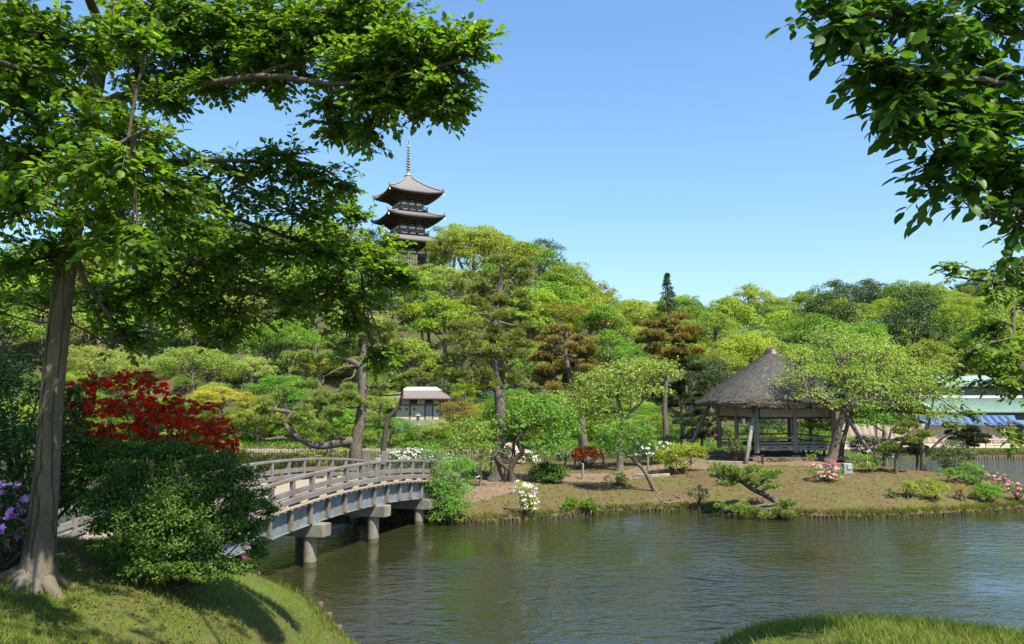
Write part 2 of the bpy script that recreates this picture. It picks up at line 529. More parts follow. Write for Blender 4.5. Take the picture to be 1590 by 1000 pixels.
def inside_island(x, y):
    P = ISLAND_LINE
    x = np.asarray(x, float)
    y = np.asarray(y, float)
    c = np.zeros(np.shape(x), bool)
    x0, y0 = P[:, 0], P[:, 1]
    x1, y1 = np.roll(x0, -1), np.roll(y0, -1)
    for a, b, e, f in zip(x0, y0, x1, y1):
        if b == f:
            continue
        t = (b > y) != (f > y)
        c ^= t & (x < (e - a) * (y - b) / (f - b) + a)
    return c


def wob(x, y, s, k=0.0):
    return (np.sin(x * s + 1.3 + k) * np.cos(y * s * 1.13 - 0.7 + k) + 0.5 * np.sin(x * s * 2.3 + y * s * 1.7 + 2.1 + k)) / 1.5


def bank_z(x, y):
    x = np.asarray(x, float)
    y = np.asarray(y, float)
    d = dist_line(x, y, BANK_LINE)
    ys = np.interp(x, BANK_LINE[:, 0], BANK_LINE[:, 1])
    ins = y < ys
    s = np.where(ins, d, -d)
    zt = 2.75 - 1.58 * sstep(9.2, 14.2, y)
    # the right-hand mound is a little lower towards the right edge
    zt = zt - 0.17 * sstep(0.3, 2.0, x) - 0.10 * np.clip(x - 2.8, 0, 1.5)
    L = np.where(x > 0.3, 0.5, 1.25)
    z = np.where(s > 0, zt * (1 - np.exp(-np.maximum(s, 0) / L)), s * 0.6)
    z = z + 0.05 * wob(x, y, 0.9) * sstep(0.5, 2.0, s) + 0.02 * wob(x, y, 3.1)* sstep(0.3, 1.0, s)
    return np.maximum(z, -0.9)


def island_z(x, y):
    x = np.asarray(x, float)
    y = np.asarray(y, float)
    d = dist_line(x, y, ISLAND_LINE)
    ins = inside_island(x, y)
    s = np.where(ins, d, -d)
    zp = 0.95 + 0.42 * sstep(3, 9, x)
    z = np.where(s > 0, 0.12 + zp * (1 - np.exp(-np.maximum(s, 0) / 4.2)), 0.12 + s * 4.0)
    z = z + 0.05 * wob(x, y, 0.7, 2.0) * sstep(0.3, 2.0, s)
    z = z + 0.02 * wob(x, y, 2.9, 1.0) * sstep(0.3, 1.0, s)
    return np.maximum(z, -0.9)


SKY_PX = [-700, -300, 0, 100, 250, 450, 520, 600, 700, 760, 810, 870, 905, 960, 1000, 1060, 1150, 1250, 1320, 1400, 1590, 1900, 2400]
SKY_PY = [480, 430, 395, 380, 350, 350, 355, 372, 362, 358, 378, 406, 446, 486, 480, 474, 468, 467, 456, 448, 440, 440, 470]


def ridge(px):
    top = np.interp(px, SKY_PX, SKY_PY)
    dist = np.interp(px, [-700, 700, 900, 1000, 2400], [142, 142, 150, 190, 190])
    return dist, EYE + (620 - top) / F * dist - 8.0


def land_z(x, y):
    """far bank and the wooded hills behind it"""
    x = np.asarray(x, float)
    y = np.asarray(y, float)
    px = CX + F * x / np.maximum(y, 20)
    shore = np.interp(px, [-700, 700, 1000, 1300, 1480, 1700], [64, 64, 62, 58, 57.5, 58])
    rd, rz = ridge(px)
    t0 = np.interp(px, [0, 900, 1100, 1400, 2400], [78, 78, 92, 96, 96])
    t = np.clip((y - t0) / (rd - t0), 0, 1.6)
    low = 0.45 + 1.7 * sstep(shore + 1, shore + 22, y) * np.interp(px, [900, 1300], [1, 0.15])
    hill = np.where(t < 1, t ** 0.85, 1 - 0.35 * (t - 1))
    z = low + np.maximum(rz - low, 0) * np.maximum(hill, 0) * sstep(0, 0.12, t)
    z = np.where(y < shore, -1.0 + sstep(shore - 1.2, shore, y) * 1.2, z)
    z = z + 0.4 * wob(x, y, 0.11) * sstep(70, 110, y)
    gd = np.sqrt((x + 19.04) ** 2 + (y - 143.0) ** 2)
    z = z + (np.maximum(z, 27.6) - z) * (1 - sstep(7, 17, gd))
    return np.where(y > 600, z * np.clip(1 - (y - 600) / 400, 0, 1), z)


def grid_sheet(name, xs, ys, zfun, mat, keep=None):
    X, Y = np.meshgrid(xs, ys)
    Z = zfun(X, Y)
    V = np.stack((X, Y, Z), -1).reshape(-1, 3)
    nx = len(xs)
    i, j = np.meshgrid(np.arange(nx - 1), np.arange(len(ys) - 1))
    a = (j * nx + i).ravel()
    Q = np.stack((a, a + 1, a + nx + 1, a + nx), 1)
    if keep is not None:
        k = keep(V)
        Q = Q[k[Q].any(1)]
        used = np.unique(Q)
        re = np.full(len(V), -1)
        re[used] = np.arange(len(used))
        V, Q = V[used], re[Q]
    o = link(name, mesh_np(name, V, None, Q, mat, True))
    return structure(o)


def ground_mat(name, soil, soil2, green, green2, amount, scale=0.9, bump=0.6, fine=14):
    m, nt = new_mat(name)
    L = nt.links
    tc = N(nt, "ShaderNodeTexCoord")
    n1 = N(nt, "ShaderNodeTexNoise", Scale=scale, Detail=8, Roughness=0.65)
    n2 = N(nt, "ShaderNodeTexNoise", Scale=scale * fine, Detail=8, Roughness=0.8)
    L.new(tc.outputs["Object"], n1.inputs["Vector"]); L.new(tc.outputs["Object"], n2.inputs["Vector"])
    def ramp(src, a, b, c1, c2):
        r = N(nt, "ShaderNodeValToRGB")
        r.color_ramp.elements[0].position = a; r.color_ramp.elements[1].position = b
        r.color_ramp.elements[0].color = (*c1, 1); r.color_ramp.elements[1].color = (*c2, 1)
        L.new(src, r.inputs[0])
        return r.outputs[0]
    s = ramp(n2.outputs[0], 0.3, 0.7, soil, soil2)
    g = ramp(n2.outputs[0], 0.3, 0.7, green, green2)
    f = ramp(n1.outputs[0], amount - 0.10, amount + 0.12, (0, 0, 0), (1, 1, 1))
    mx = N(nt, "ShaderNodeMix", data_type='RGBA')
    L.new(f, mx.inputs[0]); L.new(s, mx.inputs[6]); L.new(g, mx.inputs[7])
    p = N(nt, "ShaderNodeBsdfPrincipled", Roughness=0.95)
    p.inputs["Specular IOR Level"].default_value = 0.1
    L.new(mx.outputs[2], p.inputs["Base Color"])
    b = N(nt, "ShaderNodeBump", Strength=bump, Distance=0.05)
    L.new(n2.outputs[0], b.inputs["Height"]); L.new(b.outputs[0], p.inputs["Normal"])
    o = N(nt, "ShaderNodeOutputMaterial")
    L.new(p.outputs[0], o.inputs[0])
    return m


M['lawn'] = ground_mat("mown_lawn", (0.075, 0.062, 0.026), (0.14, 0.115, 0.05), (0.052, 0.080, 0.012), (0.105, 0.14, 0.024), 0.42, 0.8)
M['turf'] = ground_mat("brown_turf", (0.058, 0.041, 0.020), (0.150, 0.106, 0.054), (0.062, 0.064, 0.017), (0.125, 0.120, 0.038), 0.54, 0.42, 0.9, 9)
M['forest_floor'] = ground_mat("forest_floor", (0.045, 0.038, 0.02), (0.09, 0.075, 0.04), (0.04, 0.06, 0.015), (0.08, 0.11, 0.03), 0.5, 0.12)
M['path'] = ground_mat("trodden_earth", (0.125, 0.088, 0.056), (0.215, 0.155, 0.105), (0.10, 0.072, 0.042), (0.165, 0.12, 0.075), 0.5, 0.7, 0.3)
M['gravel'] = rough_mat("gravel_path", (0.30, 0.235, 0.18), (0.48, 0.39, 0.31), 14, 0.9, 0.5)

structure(grid_sheet("ground", np.concatenate((np.linspace(-900, -180, 10), np.linspace(-160, 200, 121), np.linspace(230, 900, 9))),
                     np.concatenate((np.linspace(-60, 52, 9), np.linspace(54, 230, 119), np.linspace(250, 1500, 14))), land_z, M['forest_floor']))
bank = grid_sheet("bank", np.linspace(-40, 40, 401), np.linspace(-16, 20, 181), bank_z, M['lawn'], lambda V: V[:, 2] > -0.7)
isl = grid_sheet("island", np.linspace(-16, 25, 206), np.linspace(25, 51, 131), island_z, M['turf'], lambda V: V[:, 2] > -0.7)


def water_mat():
    m, nt = new_mat("pond_water")
    L = nt.links
    tc = N(nt, "ShaderNodeTexCoord")
    mp = N(nt, "ShaderNodeMapping")
    mp.inputs["Scale"].default_value = (0.62, 1.0, 1.0)
    mp.inputs["Rotation"].default_value = (0, 0, math.radians(8))
    L.new(tc.outputs["Object"], mp.inputs[0])
    n1 = N(nt, "ShaderNodeTexNoise", Scale=2.6, Detail=3, Roughness=0.5, Distortion=0.6)
    n2 = N(nt, "ShaderNodeTexNoise", Scale=8.5, Detail=3, Roughness=0.5, Distortion=0.3)
    big = N(nt, "ShaderNodeTexNoise", Scale=0.10, Detail=3)
    for n in (n1, n2, big):
        L.new(mp.outputs[0], n.inputs["Vector"])
    # gusts: rougher and smoother patches
    mr = N(nt, "ShaderNodeMapRange")
    mr.inputs[1].default_value = 0.38; mr.inputs[2].default_value = 0.62
    mr.inputs[3].default_value = 0.08; mr.inputs[4].default_value = 1.15
    L.new(big.outputs[0], mr.inputs[0])
    b1 = N(nt, "ShaderNodeBump", Distance=0.105)
    b2 = N(nt, "ShaderNodeBump", Distance=0.034)
    L.new(mr.outputs[0], b1.inputs["Strength"]); L.new(mr.outputs[0], b2.inputs["Strength"])
    L.new(n1.outputs[0], b1.inputs["Height"]); L.new(n2.outputs[0], b2.inputs["Height"])
    L.new(b1.outputs[0], b2.inputs["Normal"])
    p = N(nt, "ShaderNodeBsdfPrincipled", Roughness=0.03, IOR=1.46)
    p.inputs["Base Color"].default_value = (0.022, 0.024, 0.009, 1)
    p.inputs["Specular IOR Level"].default_value = 1.0
    L.new(b2.outputs[0], p.inputs["Normal"])
    o = N(nt, "ShaderNodeOutputMaterial")
    L.new(p.outputs[0], o.inputs[0])
    return m


M['water'] = water_mat()
structure(link("pond", mesh_np("pond", [(-220, -40, 0), (220, -40, 0), (220, 66, 0), (-220, 66, 0)], None, [(0, 1, 2, 3)], M['water'])))


def drape(name, poly, zfun, mat, lift=0.012, step=0.10):
    """A thin path sheet laid on the ground inside an outline."""
    P = resample(poly, 0.4, True)
    x0, y0 = P.min(0); x1, y1 = P.max(0)
    xs, ys = np.arange(x0, x1 + step, step), np.arange(y0, y1 + step, step)
    X, Y = np.meshgrid(xs, ys)
    c = np.zeros(X.shape, bool)
    a = np.roll(P, -1, 0)
    for (p0, p1) in zip(P, a):
        if p0[1] == p1[1]:
            continue
        t = (p0[1] > Y) != (p1[1] > Y)
        c ^= t & (X < (p1[0] - p0[0]) * (Y - p0[1]) / (p1[1] - p0[1]) + p0[0])
    Z = zfun(X, Y) + lift
    V = np.stack((X, Y, Z), -1).reshape(-1, 3)
    nx = len(xs)
    i, j = np.meshgrid(np.arange(nx - 1), np.arange(len(ys) - 1))
    b = (j * nx + i).ravel()
    Q = np.stack((b, b + 1, b + nx + 1, b + nx), 1)
    k = c.ravel()
    Q = Q[k[Q].all(1)]
    used = np.unique(Q); re = np.full(len(V), -1); re[used] = np.arange(len(used))
    return structure(link(name, mesh_np(name, V[used], None, re[Q], mat, True)))


PAV = at(1203, 705, 40.0)
PX0, PY0 = PAV[0], PAV[1]
drape("path", [(0.2, 36.2), (2.0, 33.8), (4.5, 33.9), (7.2, 35.3), (9.5, 35.2), (12, 35.6), (14.5, 36.0), (17.6, 38.5), (17.8, 43.5), (14, 45.2), (9.6, 43),
               (8.6, 38.4), (6.5, 37.4), (4.0, 36.0), (2.2, 36.2)], island_z, M['path'])
drape("path.001", [(-3.5, 29.2), (-1.5, 28.9), (0.5, 31.6), (1.8, 34), (0.2, 36.4), (-1.6, 34.0), (-2.6, 31.5)], island_z, M['path'], 0.012)
drape("path.002", [(-11.5, 12.3), (-9.4, 12.3), (-6.2, 13.1), (-6.0, 15.0), (-9.6, 16.2), (-11.5, 15)], bank_z, M['gravel'], 0.02)

# log edging along the island's near shore and along the far shore
def edging(name, line, zt, label, mat, r, every, zb=-0.5, rng=random.Random(4)):
    t = thing(name, label, "log edging", (line[0][0], line[0][1], 0))
    ms = []
    for k in range(5):
        mb = MB()
        h = zt + rng.uniform(-0.02, 0.02)
        rr = r * rng.uniform(0.85, 1.1)
        mb.lathe((0, 0, 0), [(rr, zb), (rr * 1.02, h - 0.03), (rr * 0.9, h), (0.001, h + 0.006)], 7)
        ms.append(mb.mesh("edging_log", mat, False))
    for i in range(0, len(line), every):
        o = link("edging_log", ms[rng.randrange(5)], t)
        o.location = (line[i][0] - line[0][0] + rng.uniform(-.02, .02), line[i][1] - line[0][1] + rng.uniform(-.02, .02), rng.uniform(-0.02, 0.03))
        o.rotation_euler = (rng.uniform(-.05, .05), rng.uniform(-.05, .05), rng.uniform(0, 6))
    return t


IL = resample(ISLAND[:15], 0.145)
edging("log_edging", IL, 0.10, "low dark log edging along the near waterline of the island", M['log'], 0.066, 1)
FLx = np.arange(-27, -2.5, 0.215)
edging("log_edging", np.stack((FLx, 63.85 + 0.25 * np.sin(FLx * 0.4)), 1), 0.24, "pale log edging on the far shore behind the leaning pine", M['pale_log'], 0.11, 1)
FRx = np.arange(32.2, 46, 0.21)
edging("log_edging", np.stack((FRx, 57.0 + 0.2 * np.sin(FRx * 0.4)), 1), 0.17, "tan log edging below the bamboo rail on the right shore", M['tan_log'], 0.11, 1)

# wooden stakes at the foot of the near lawn
srng = random.Random(9)
for k, (px, py) in enumerate([(498, 925), (512, 940), (527, 958)]):
    D = EYE * F / (py - 620) * 0.985
    p = at(px, py, D)
    mb = MB()
    h = srng.uniform(0.06, 0.09)
    mb.lathe((0, 0, 0), [(0.055, -0.6), (0.058, h - 0.02), (0.05, h), (0.001, h + 0.005)], 9)
    o = mb.build("shore_stake", M['brown_wood'])
    o.location = (p[0], p[1], 0)
    o["label"] = "short grey wooden stake at the foot of the near lawn by the water"
    o["category"] = "stake"
    o["group"] = "stakes holding the near bank"

# ------------------------------------------------------------------ bridge
BD = np.array((0.283, 0.959, 0.0)); BD /= np.linalg.norm(BD)
BN = np.array((-BD[1], BD[0], 0.0))
B0 = np.array((-4.2 + 0.295 * (14.6 - 22.4), 14.6, 0.0))
BL, BW = 16.6, 3.15


def bz(s):
    y = B0[1] + s * BD[1]
    return 1.745 - 0.0105 * (y - 22.0) ** 2


def bp(s, w, dz=0.0):
    return B0 + BD * s + BN * w + UP * (bz(s) + dz)


bridge = thing("footbridge", "long arched timber footbridge with grey rails on concrete piles over the pond", "footbridge", (B0[0], B0[1], 0))
brng = random.Random(3)


def slope_axes(s):
    x = bp(s + 0.1, 0) - bp(s - 0.1, 0)
    x /= np.linalg.norm(x)
    z = np.cross(x, BN)
    return np.stack((x, BN, z))


ORB = np.array((B0[0], B0[1], 0))
plank_mb = MB(); plank_mb.box((0, 0, 0), (0.192, BW, 0.05))
plank_me = plank_mb.mesh("deck_plank", M['deck_wood'])
ns = int(BL / 0.2)
for i in range(ns):
    s = 0.1 + i * 0.2
    o = link("deck_plank", plank_me, bridge)
    A = slope_axes(s)
    c = bp(s, BW / 2, -0.025 + brng.uniform(-.003, .003)) - ORB
    o.matrix_local = Matrix([[A[0][k], A[1][k], A[2][k], c[k]] for k in range(3)] + [[0, 0, 0, 1]])
STEP = 0.885
posts = np.arange(0.35, BL - 0.1, STEP)
RH = 0.60
for side, w in ((0, 0.12), (1, BW - 0.12)):
    out = -1 if side == 0 else 1
    for i, s in enumerate(posts):
        mb = MB()
        b = bp(s, w)
        mb.box(b + UP * (RH / 2 + 0.03), (0.10, 0.115, RH - 0.06), (BD, BN, UP))
        mb.build("rail_post", M['rail_wood'], bridge)
        if i < len(posts) - 1:
            mb = MB(); mb.beam(bp(s + .05, w, RH * 0.52), bp(posts[i + 1] - .05, w, RH * 0.52), 0.045, 0.135)
            mb.build("mid_rail", M['rail_wood'], bridge)
        # spacer block under the kerb timber, pale end to the water
        mb = MB(); mb.box(bp(s + STEP * 0.5, w, 0.028), (0.34, 0.16, 0.056), slope_axes(s + STEP * .5))
        mb.build("kerb_block", M['pale_wood'], bridge)
    for i in range(0, len(posts) - 1, 4):
        j = min(i + 4, len(posts) - 1)
        sa, sb = posts[i], posts[j]
        if i == 0: sa -= 0.18
        if j == len(posts) - 1: sb += 0.18
        ss = np.linspace(sa, sb, 6)
        mb = MB(); mk = MB()
        for a, b in zip(ss[:-1], ss[1:]):
            mb.beam(bp(a + .002, w, RH + 0.03), bp(b + .004, w, RH + 0.03), 0.135, 0.075)
            mk.beam(bp(a + .002, w, 0.125), bp(b + .004, w, 0.125), 0.15, 0.135)
        mb.build("top_rail", M['rail_wood'], bridge)
        mk.build("kerb_timber", M['rail_wood'], bridge)
    # steel girder under the edge with brown stiffeners below each post
    for gi, gw in enumerate((0.22, BW - 0.22) if side == 0 else ()):
        for i in range(len(posts) - 1):
            s0, s1 = posts[i], posts[i + 1]
            mb = MB()
            top, bot = -0.115, -0.60
            mb.beam(bp(s0 + .05, gw, (top + bot) / 2), bp(s1 - .05, gw, (top + bot) / 2), 0.03, abs(bot - top))
            mb.build("girder_panel", M['steel'], bridge)
        for s in posts:
            o_ = -1 if gi == 0 else 1
            mb = MB(); mb.box(bp(s, gw + 0.05 * o_, -0.345), (0.115, 0.15, 0.50), slope_axes(s))
            st_ = mb.build("stiffener", M['brown_wood'] if gi else M['flange'], bridge)
        mb = MB()
        ss = np.linspace(0.05, BL - 0.05, 24)
        for a, b in zip(ss[:-1], ss[1:]):
            mb.beam(bp(a, gw, -0.615), bp(b + .003, gw, -0.615), 0.17, 0.028)
            mb.beam(bp(a, gw - .05 * o_, -0.098), bp(b + .003, gw - .05 * o_, -0.098), 0.20, 0.03)
        mb.build("girder_flange", M['steel'], bridge)
    # joist ends showing under the planks
    mb = MB()
    s = 0.2
    while s < BL - 0.1:
        mb.box(bp(s, w - 0.07 * (1 if side == 0 else -1), -0.066), (0.09, 0.08, 0.03), slope_axes(s))
        s += 0.295
    jo = mb.build("joist_ends", M['grey_wood'], bridge); jo["kind"] = "stuff"
for D in (20.3, 23.7, 27.0):
    s = (D - B0[1]) / BD[1]
    zt = bz(s) - 0.632
    mb = MB()
    c = bp(s, BW / 2 - 0.06)
    mb.box((c[0], c[1], zt - 0.16), (0.42, BW + 0.22, 0.32), (BD, BN, UP))
    cb = mb.build("cap_beam", M['concrete'], bridge)
    for wv in (0.30, BW - 0.45):
        mb = MB()
        c2 = bp(s, wv)
        mb.lathe((c2[0], c2[1], 0), [(0.165, -0.9), (0.168, 0.06), (0.17, 0.08), (0.168, zt - 0.321)], 20)
        pl_ = mb.build("pile", M['concrete'], bridge, True)
        mb = MB(); mb.lathe((c2[0], c2[1], 0), [(0.170, -.2), (0.171, .05), (0.1705, .12), (0.169, .15)], 20)
        mb.build("algae_band", M['algae'], pl_, True)
# abutments at both ends
for s, nm in ((0.0, "a"), (BL, "b")):
    mb = MB(); c = bp(s, BW / 2, -0.45); mb.box(c, (0.5, BW + 0.2, 0.75), (BD, BN, UP))
    mb.build("abutment", M['concrete'], bridge)
hose = MB()
hp = [at(84, 845, 14.2), at(105, 852, 14.0), at(135, 852, 14.0), at(160, 843, 14.3), at(200, 835, 14.7)]
hp = [np.array((p[0], p[1], float(bank_z(np.array([p[0]]), np.array([p[1]]))[0]) + 0.05)) for p in hp]
hose.tube(smooth_line(hp, 6), 0.018, 6)
ho = hose.build("hose", M['rubber'])
ho["label"] = "thin black hose lying in an arc across the earth at the bridge foot"; ho["category"] = "hose"

# timber gate posts at the far end of the bridge
for k, (px, py0, py1, D) in enumerate([(598, 701, 742, 30.8), (569, 699, 735, 33.0), (684, 700, 735, 31.0)]):
    a = at(px, py0, D); z0 = float(island_z(np.array([a[0]]), np.array([a[1]]))[0]) - 0.15
    mb = MB(); mb.box((a[0], a[1], (a[2] + z0) / 2), (0.26, 0.26, a[2] - z0))
    o = mb.build("gate_post", M['rail_wood'])
    o["label"] = ["square grey timber post beside the left pine at the bridge end", "narrow grey post just right of the pine trunk", "square grey post beside the white azaleas"][k]
    o["category"] = "post"

# ------------------------------------------------------------------ thatched pavilion
TH = math.radians(34.4)
PZ = 1.46
pav = thing("thatched_pavilion", "open square pavilion with a grey thatched roof and timber posts on the island", "pavilion", (PX0, PY0, PZ))
PO = np.array((PX0, PY0, PZ))
# corner directions in plan: front corner slightly left, then right, back, left
def pdir(k):
    a = -math.pi / 2 - TH + k * math.pi / 2
    return np.array((math.cos(a), math.sin(a), 0.0))
RC, HE, HR = 4.5, 2.62, 2.52               # corner reach of the eave, eave height, roof rise
def roof_pt(a, t, shrink=0.0, drop=0.0):
    """a: plan angle from the front corner; t: 0 eave .. 1 apex"""
    p = 5.5 - 3.2 * t
    q = a + math.pi / 4
    sq = (RC - 0.12) / math.sqrt(2) / ((abs(math.cos(q)) ** p + abs(math.sin(q)) ** p) ** (1 / p)) * 1.06
    r = (sq - shrink) * (1 - t) + 0.20 * t
    z = HE + HR * (t + 0.025 * math.sin(math.pi * t)) - drop
    aa = -math.pi / 2 - TH + a
    w = 0.035 * math.sin(7 * a + 1) + 0.025 * math.sin(17 * a) + 0.015 * math.sin(41 * a)
    z += w * (1 - t) ** 4
    r *= 1 + 0.006 * math.sin(9 * a + 5 * t) + 0.004 * math.sin(23 * a - 9 * t)
    return PO + np.array((r * math.cos(aa), r * math.sin(aa), z))
NA, NTT = 120, 26
V = [roof_pt(2 * math.pi * i / NA, j / NTT) for j in range(NTT + 1) for i in range(NA)]
Q = [(j * NA + i, j * NA + (i + 1) % NA, (j + 1) * NA + (i + 1) % NA, (j + 1) * NA + i) for j in range(NTT) for i in range(NA)]
roof = link("thatch_roof", mesh_np("thatch_roof", np.array(V) - PO, None, Q, M['thatch'], True), pav)
erng = np.random.default_rng(5)
V = []
for j, (sh, dr) in enumerate([(0.0, 0.0), (-0.02, 0.04), (0.02, 0.12), (0.10, 0.20), (0.75, 0.14), (2.2, -0.70)]):
    for i in range(NA):
        p = roof_pt(2 * math.pi * i / NA, 0.0, sh, dr)
        if 0 < j < 4:
            p = p + erng.standard_normal(3) * 0.016
        V.append(p)
Q = [((j + 1) * NA + i, (j + 1) * NA + (i + 1) % NA, j * NA + (i + 1) % NA, j * NA + i) for j in range(5) for i in range(NA)]
link("thatch_edge", mesh_np("thatch_edge", np.array(V) - PO, None, Q, M['thatch_edge'], False), roof)
# ragged straw ends round the eave
n = 2600
a = erng.uniform(0, 2 * math.pi, n)
P0 = np.array([roof_pt(x, 0.0, 0.0, 0.08 + 0.16 * erng.random()) for x in a])
dv = np.stack((np.cos(-math.pi / 2 - TH + a), np.sin(-math.pi / 2 - TH + a), -0.8 * np.ones(n)), 1)
dv = nrm(dv + erng.standard_normal((n, 3)) * 0.35) * erng.uniform(0.05, 0.12, (n, 1))
sdv = np.stack((-np.sin(-math.pi / 2 - TH + a), np.cos(-math.pi / 2 - TH + a), np.zeros(n)), 1) * 0.012
V = np.stack((P0 - sdv, P0 + sdv, P0 + dv), 1).reshape(-1, 3) - PO
st = link("straw_ends", mesh_np("straw_ends", V, np.arange(3 * n).reshape(-1, 3), None, M['thatch_edge']), roof)
st["kind"] = "stuff"
# loose straw lying down the slope
n = 15000
a = erng.uniform(0, 2 * math.pi, n); t_ = erng.random(n) ** 1.5 * .95
P0 = np.array([roof_pt(x, y) for x, y in zip(a, t_)])
P1 = np.array([roof_pt(x + d, max(y - l, 0)) for x, y, d, l in zip(a, t_, erng.normal(0, .012, n), erng.uniform(.02, .06, n))])
P0[:, 2] += .005; P1[:, 2] += erng.uniform(.012, .045, n)
sdv = nrm(np.cross(P1 - P0, UP)) * erng.uniform(.008, .02, (n, 1))
V = np.stack((P0 - sdv, P0 + sdv, P1), 1).reshape(-1, 3) - PO
sl = link("straw_layer", mesh_np("straw_layer", V, np.arange(3 * n).reshape(-1, 3), None, M['thatch']), roof)
sl["kind"] = "stuff"
mb = MB()
ap = PO + UP * (HE + HR)
mb.lathe(ap, [(0.40, -0.22), (0.40, -0.06), (0.345, -0.03), (0.34, 0.02), (0.29, 0.11), (0.20, 0.18), (0.09, 0.215), (0.001, 0.225)], 28)
mb.build("roof_cap", M['copper_cap'], pav, True)
RP = 2.85
corners = [PO + pdir(k) * RP for k in range(4)]
def pav_post(p, r=0.085):
    mb = MB(); mb.box(p + UP * (HE / 2 + 0.12), (r * 2, r * 2, HE - 0.18), (pdir(0), pdir(1), UP))
    po = mb.build("post", M['post_wood'], pav)
    mb = MB(); mb.box(p + UP * 0.0, (0.34, 0.34, 0.16), (pdir(0), pdir(1), UP))
    mb.build("plinth_stone", M['concrete'], po)
for k in range(4):
    pav_post(corners[k], 0.10)
    pav_post((corners[k] + corners[(k + 1) % 4]) / 2)
    a_, b_ = corners[k], corners[(k + 1) % 4]
    mb = MB(); mb.beam(a_ + UP * (HE + 0.02), b_ + UP * (HE + 0.02), 0.14, 0.16)
    mb.beam(a_ + UP * (HE - 0.77), b_ + UP * (HE - 0.77), 0.08, 0.10)
    mb.build("tie_beam", M['dark_wood'], pav)
    for h0, h1 in ((0.05, 0.48), (0.52, 0.95)):
        mb = MB(); mb.beam(a_ + (b_ - a_) * h0 + UP * (HE - 0.52), a_ + (b_ - a_) * h1 + UP * (HE - 0.52), 0.04, 0.40)
        mb.build("frieze_panel", M['tan_plaster'] if k == 3 else M['grey_plaster'], pav)
    # raking strut from the eave corner down to the ground outside
    d = pdir(k)
    top = PO + d * (RP + 0.12) + UP * (HE - 0.15)
    footxy = PO + d * (RP + 1.75)
    fz = float(island_z(np.array([footxy[0]]), np.array([footxy[1]]))[0])
    foot = np.array((footxy[0], footxy[1], fz - 0.1))
    if k == 3:
        top, foot = PO + d * 4.05 + UP * (HE + 0.05), np.array((*(PO + d * 3.0)[:2], 0)) + np.array((0, 0, PZ))
        top = PO + d * 3.25 + UP * (HE + 0.0); foot = PO + d * 4.65 + UP * -0.2
    if k == 1:
        top = PO + d * 3.1 + UP * (HE - 0.1); foot = PO + d * 4.75 + UP * -0.3
    mb = MB(); mb.tube([foot, (foot + top) / 2, top], [0.10, 0.095, 0.085], 10)
    mb.build("strut", M['post_wood'], pav, True)
    # bench rail and seat on three sides
    if k in (0, 1, 2):
        ax = nrm((b_ - a_)[None])[0]
        inn = np.array((-ax[1], ax[0], 0.0))
        for h in (0.92, 0.66):
            mb = MB(); mb.beam(a_ + UP * h + ax * .1, b_ + UP * h - ax * .1, 0.05, 0.085)
            mb.build("back_rail", M['post_wood'], pav)
        for f in (0.27, 0.5, 0.73):
            if f == 0.5: continue
            p = a_ + (b_ - a_) * f
            mb = MB(); mb.box(p + UP * 0.66, (0.07, 0.06, 0.5), (ax, inn, UP)); mb.build("rail_baluster", M['post_wood'], pav)
        for f0, f1 in ((0.04, 0.485), (0.515, 0.96)):
            mb = MB(); mb.beam(a_ + (b_ - a_) * f0 + UP * 0.42 - inn * 0.005, a_ + (b_ - a_) * f1 + UP * 0.42 - inn * .005, 0.035, 0.21)
            bo = mb.build("bench_apron", M['post_wood'], pav)
            mb = MB()
            for f in (0.3, 0.7):
                p = a_ + (b_ - a_) * (f0 + (f1 - f0) * f) + UP * 0.425 - inn * 0.026
                L_ = [p + ax * 0.11 * math.cos(t) * 1.3 + UP * 0.05 * math.sin(t) for t in np.linspace(0, math.pi, 8)] + [p + ax * .05 * math.cos(t) + UP * 0.012 for t in (math.pi, 0)]
                L2 = [q - inn * .006 for q in L_]
                nn = len(L_)
                mb.add(L_ + L2, [(nn, nn + i, nn + i + 1) for i in range(1, nn - 1)] , [(i, (i + 1) % nn, nn + (i + 1) % nn, nn + i) for i in range(nn)])
            mb.build("apron_cutout", M['black_iron'], bo)
            mb = MB(); mb.beam(a_ + (b_ - a_) * f0 + UP * 0.54 + inn * 0.22, a_ + (b_ - a_) * f1 + UP * 0.54 + inn * 0.22, 0.44, 0.045)
            mb.build("bench_seat", M['post_wood'], pav)
            for f in (0.12, 0.88):
                mb = MB(); mb.box(a_ + (b_ - a_) * (f0 + (f1 - f0) * f) + UP * 0.2 + inn * .3, (0.08, 0.08, 0.6), (ax, inn, UP)); mb.build("bench_leg", M['dark_wood'], pav)
# ceiling rafters, dark
mb = MB()
for i in range(24):
    a = 2 * math.pi * i / 24
    mb.beam(roof_pt(a, 0.03, 0.3, 0.30), roof_pt(a, 0.92, 0.0, 0.42), 0.07, 0.08)
mb.build("rafters", M['dark_wood'], roof)["kind"] = "stuff"
# low inner table / hearth frame
mb = MB(); mb.box(PO + UP * 0.33, (1.3, 1.3, 0.10), (pdir(0), pdir(1), UP)); 
for sx in (-.5, .5):
    for sy in (-.5, .5):
        mb.box(PO + pdir(0) * sx + pdir(1) * sy + UP * 0.12, (0.12, 0.12, 0.36), (pdir(0), pdir(1), UP))
ho = mb.build("low_table", M['dark_wood'])
ho["label"] = "low dark square table on the floor inside the thatched pavilion"; ho["category"] = "table"
# floor stones edge
fl = MB()
fl.box(PO + UP * -0.07, (RP * 2 ** .5 + 0.9, RP * 2 ** .5 + 0.9, 0.16), (nrm((pdir(0) + pdir(1))[None])[0], nrm((pdir(1) - pdir(0))[None])[0], UP))
fl.build("earth_floor", M['path'], pav)

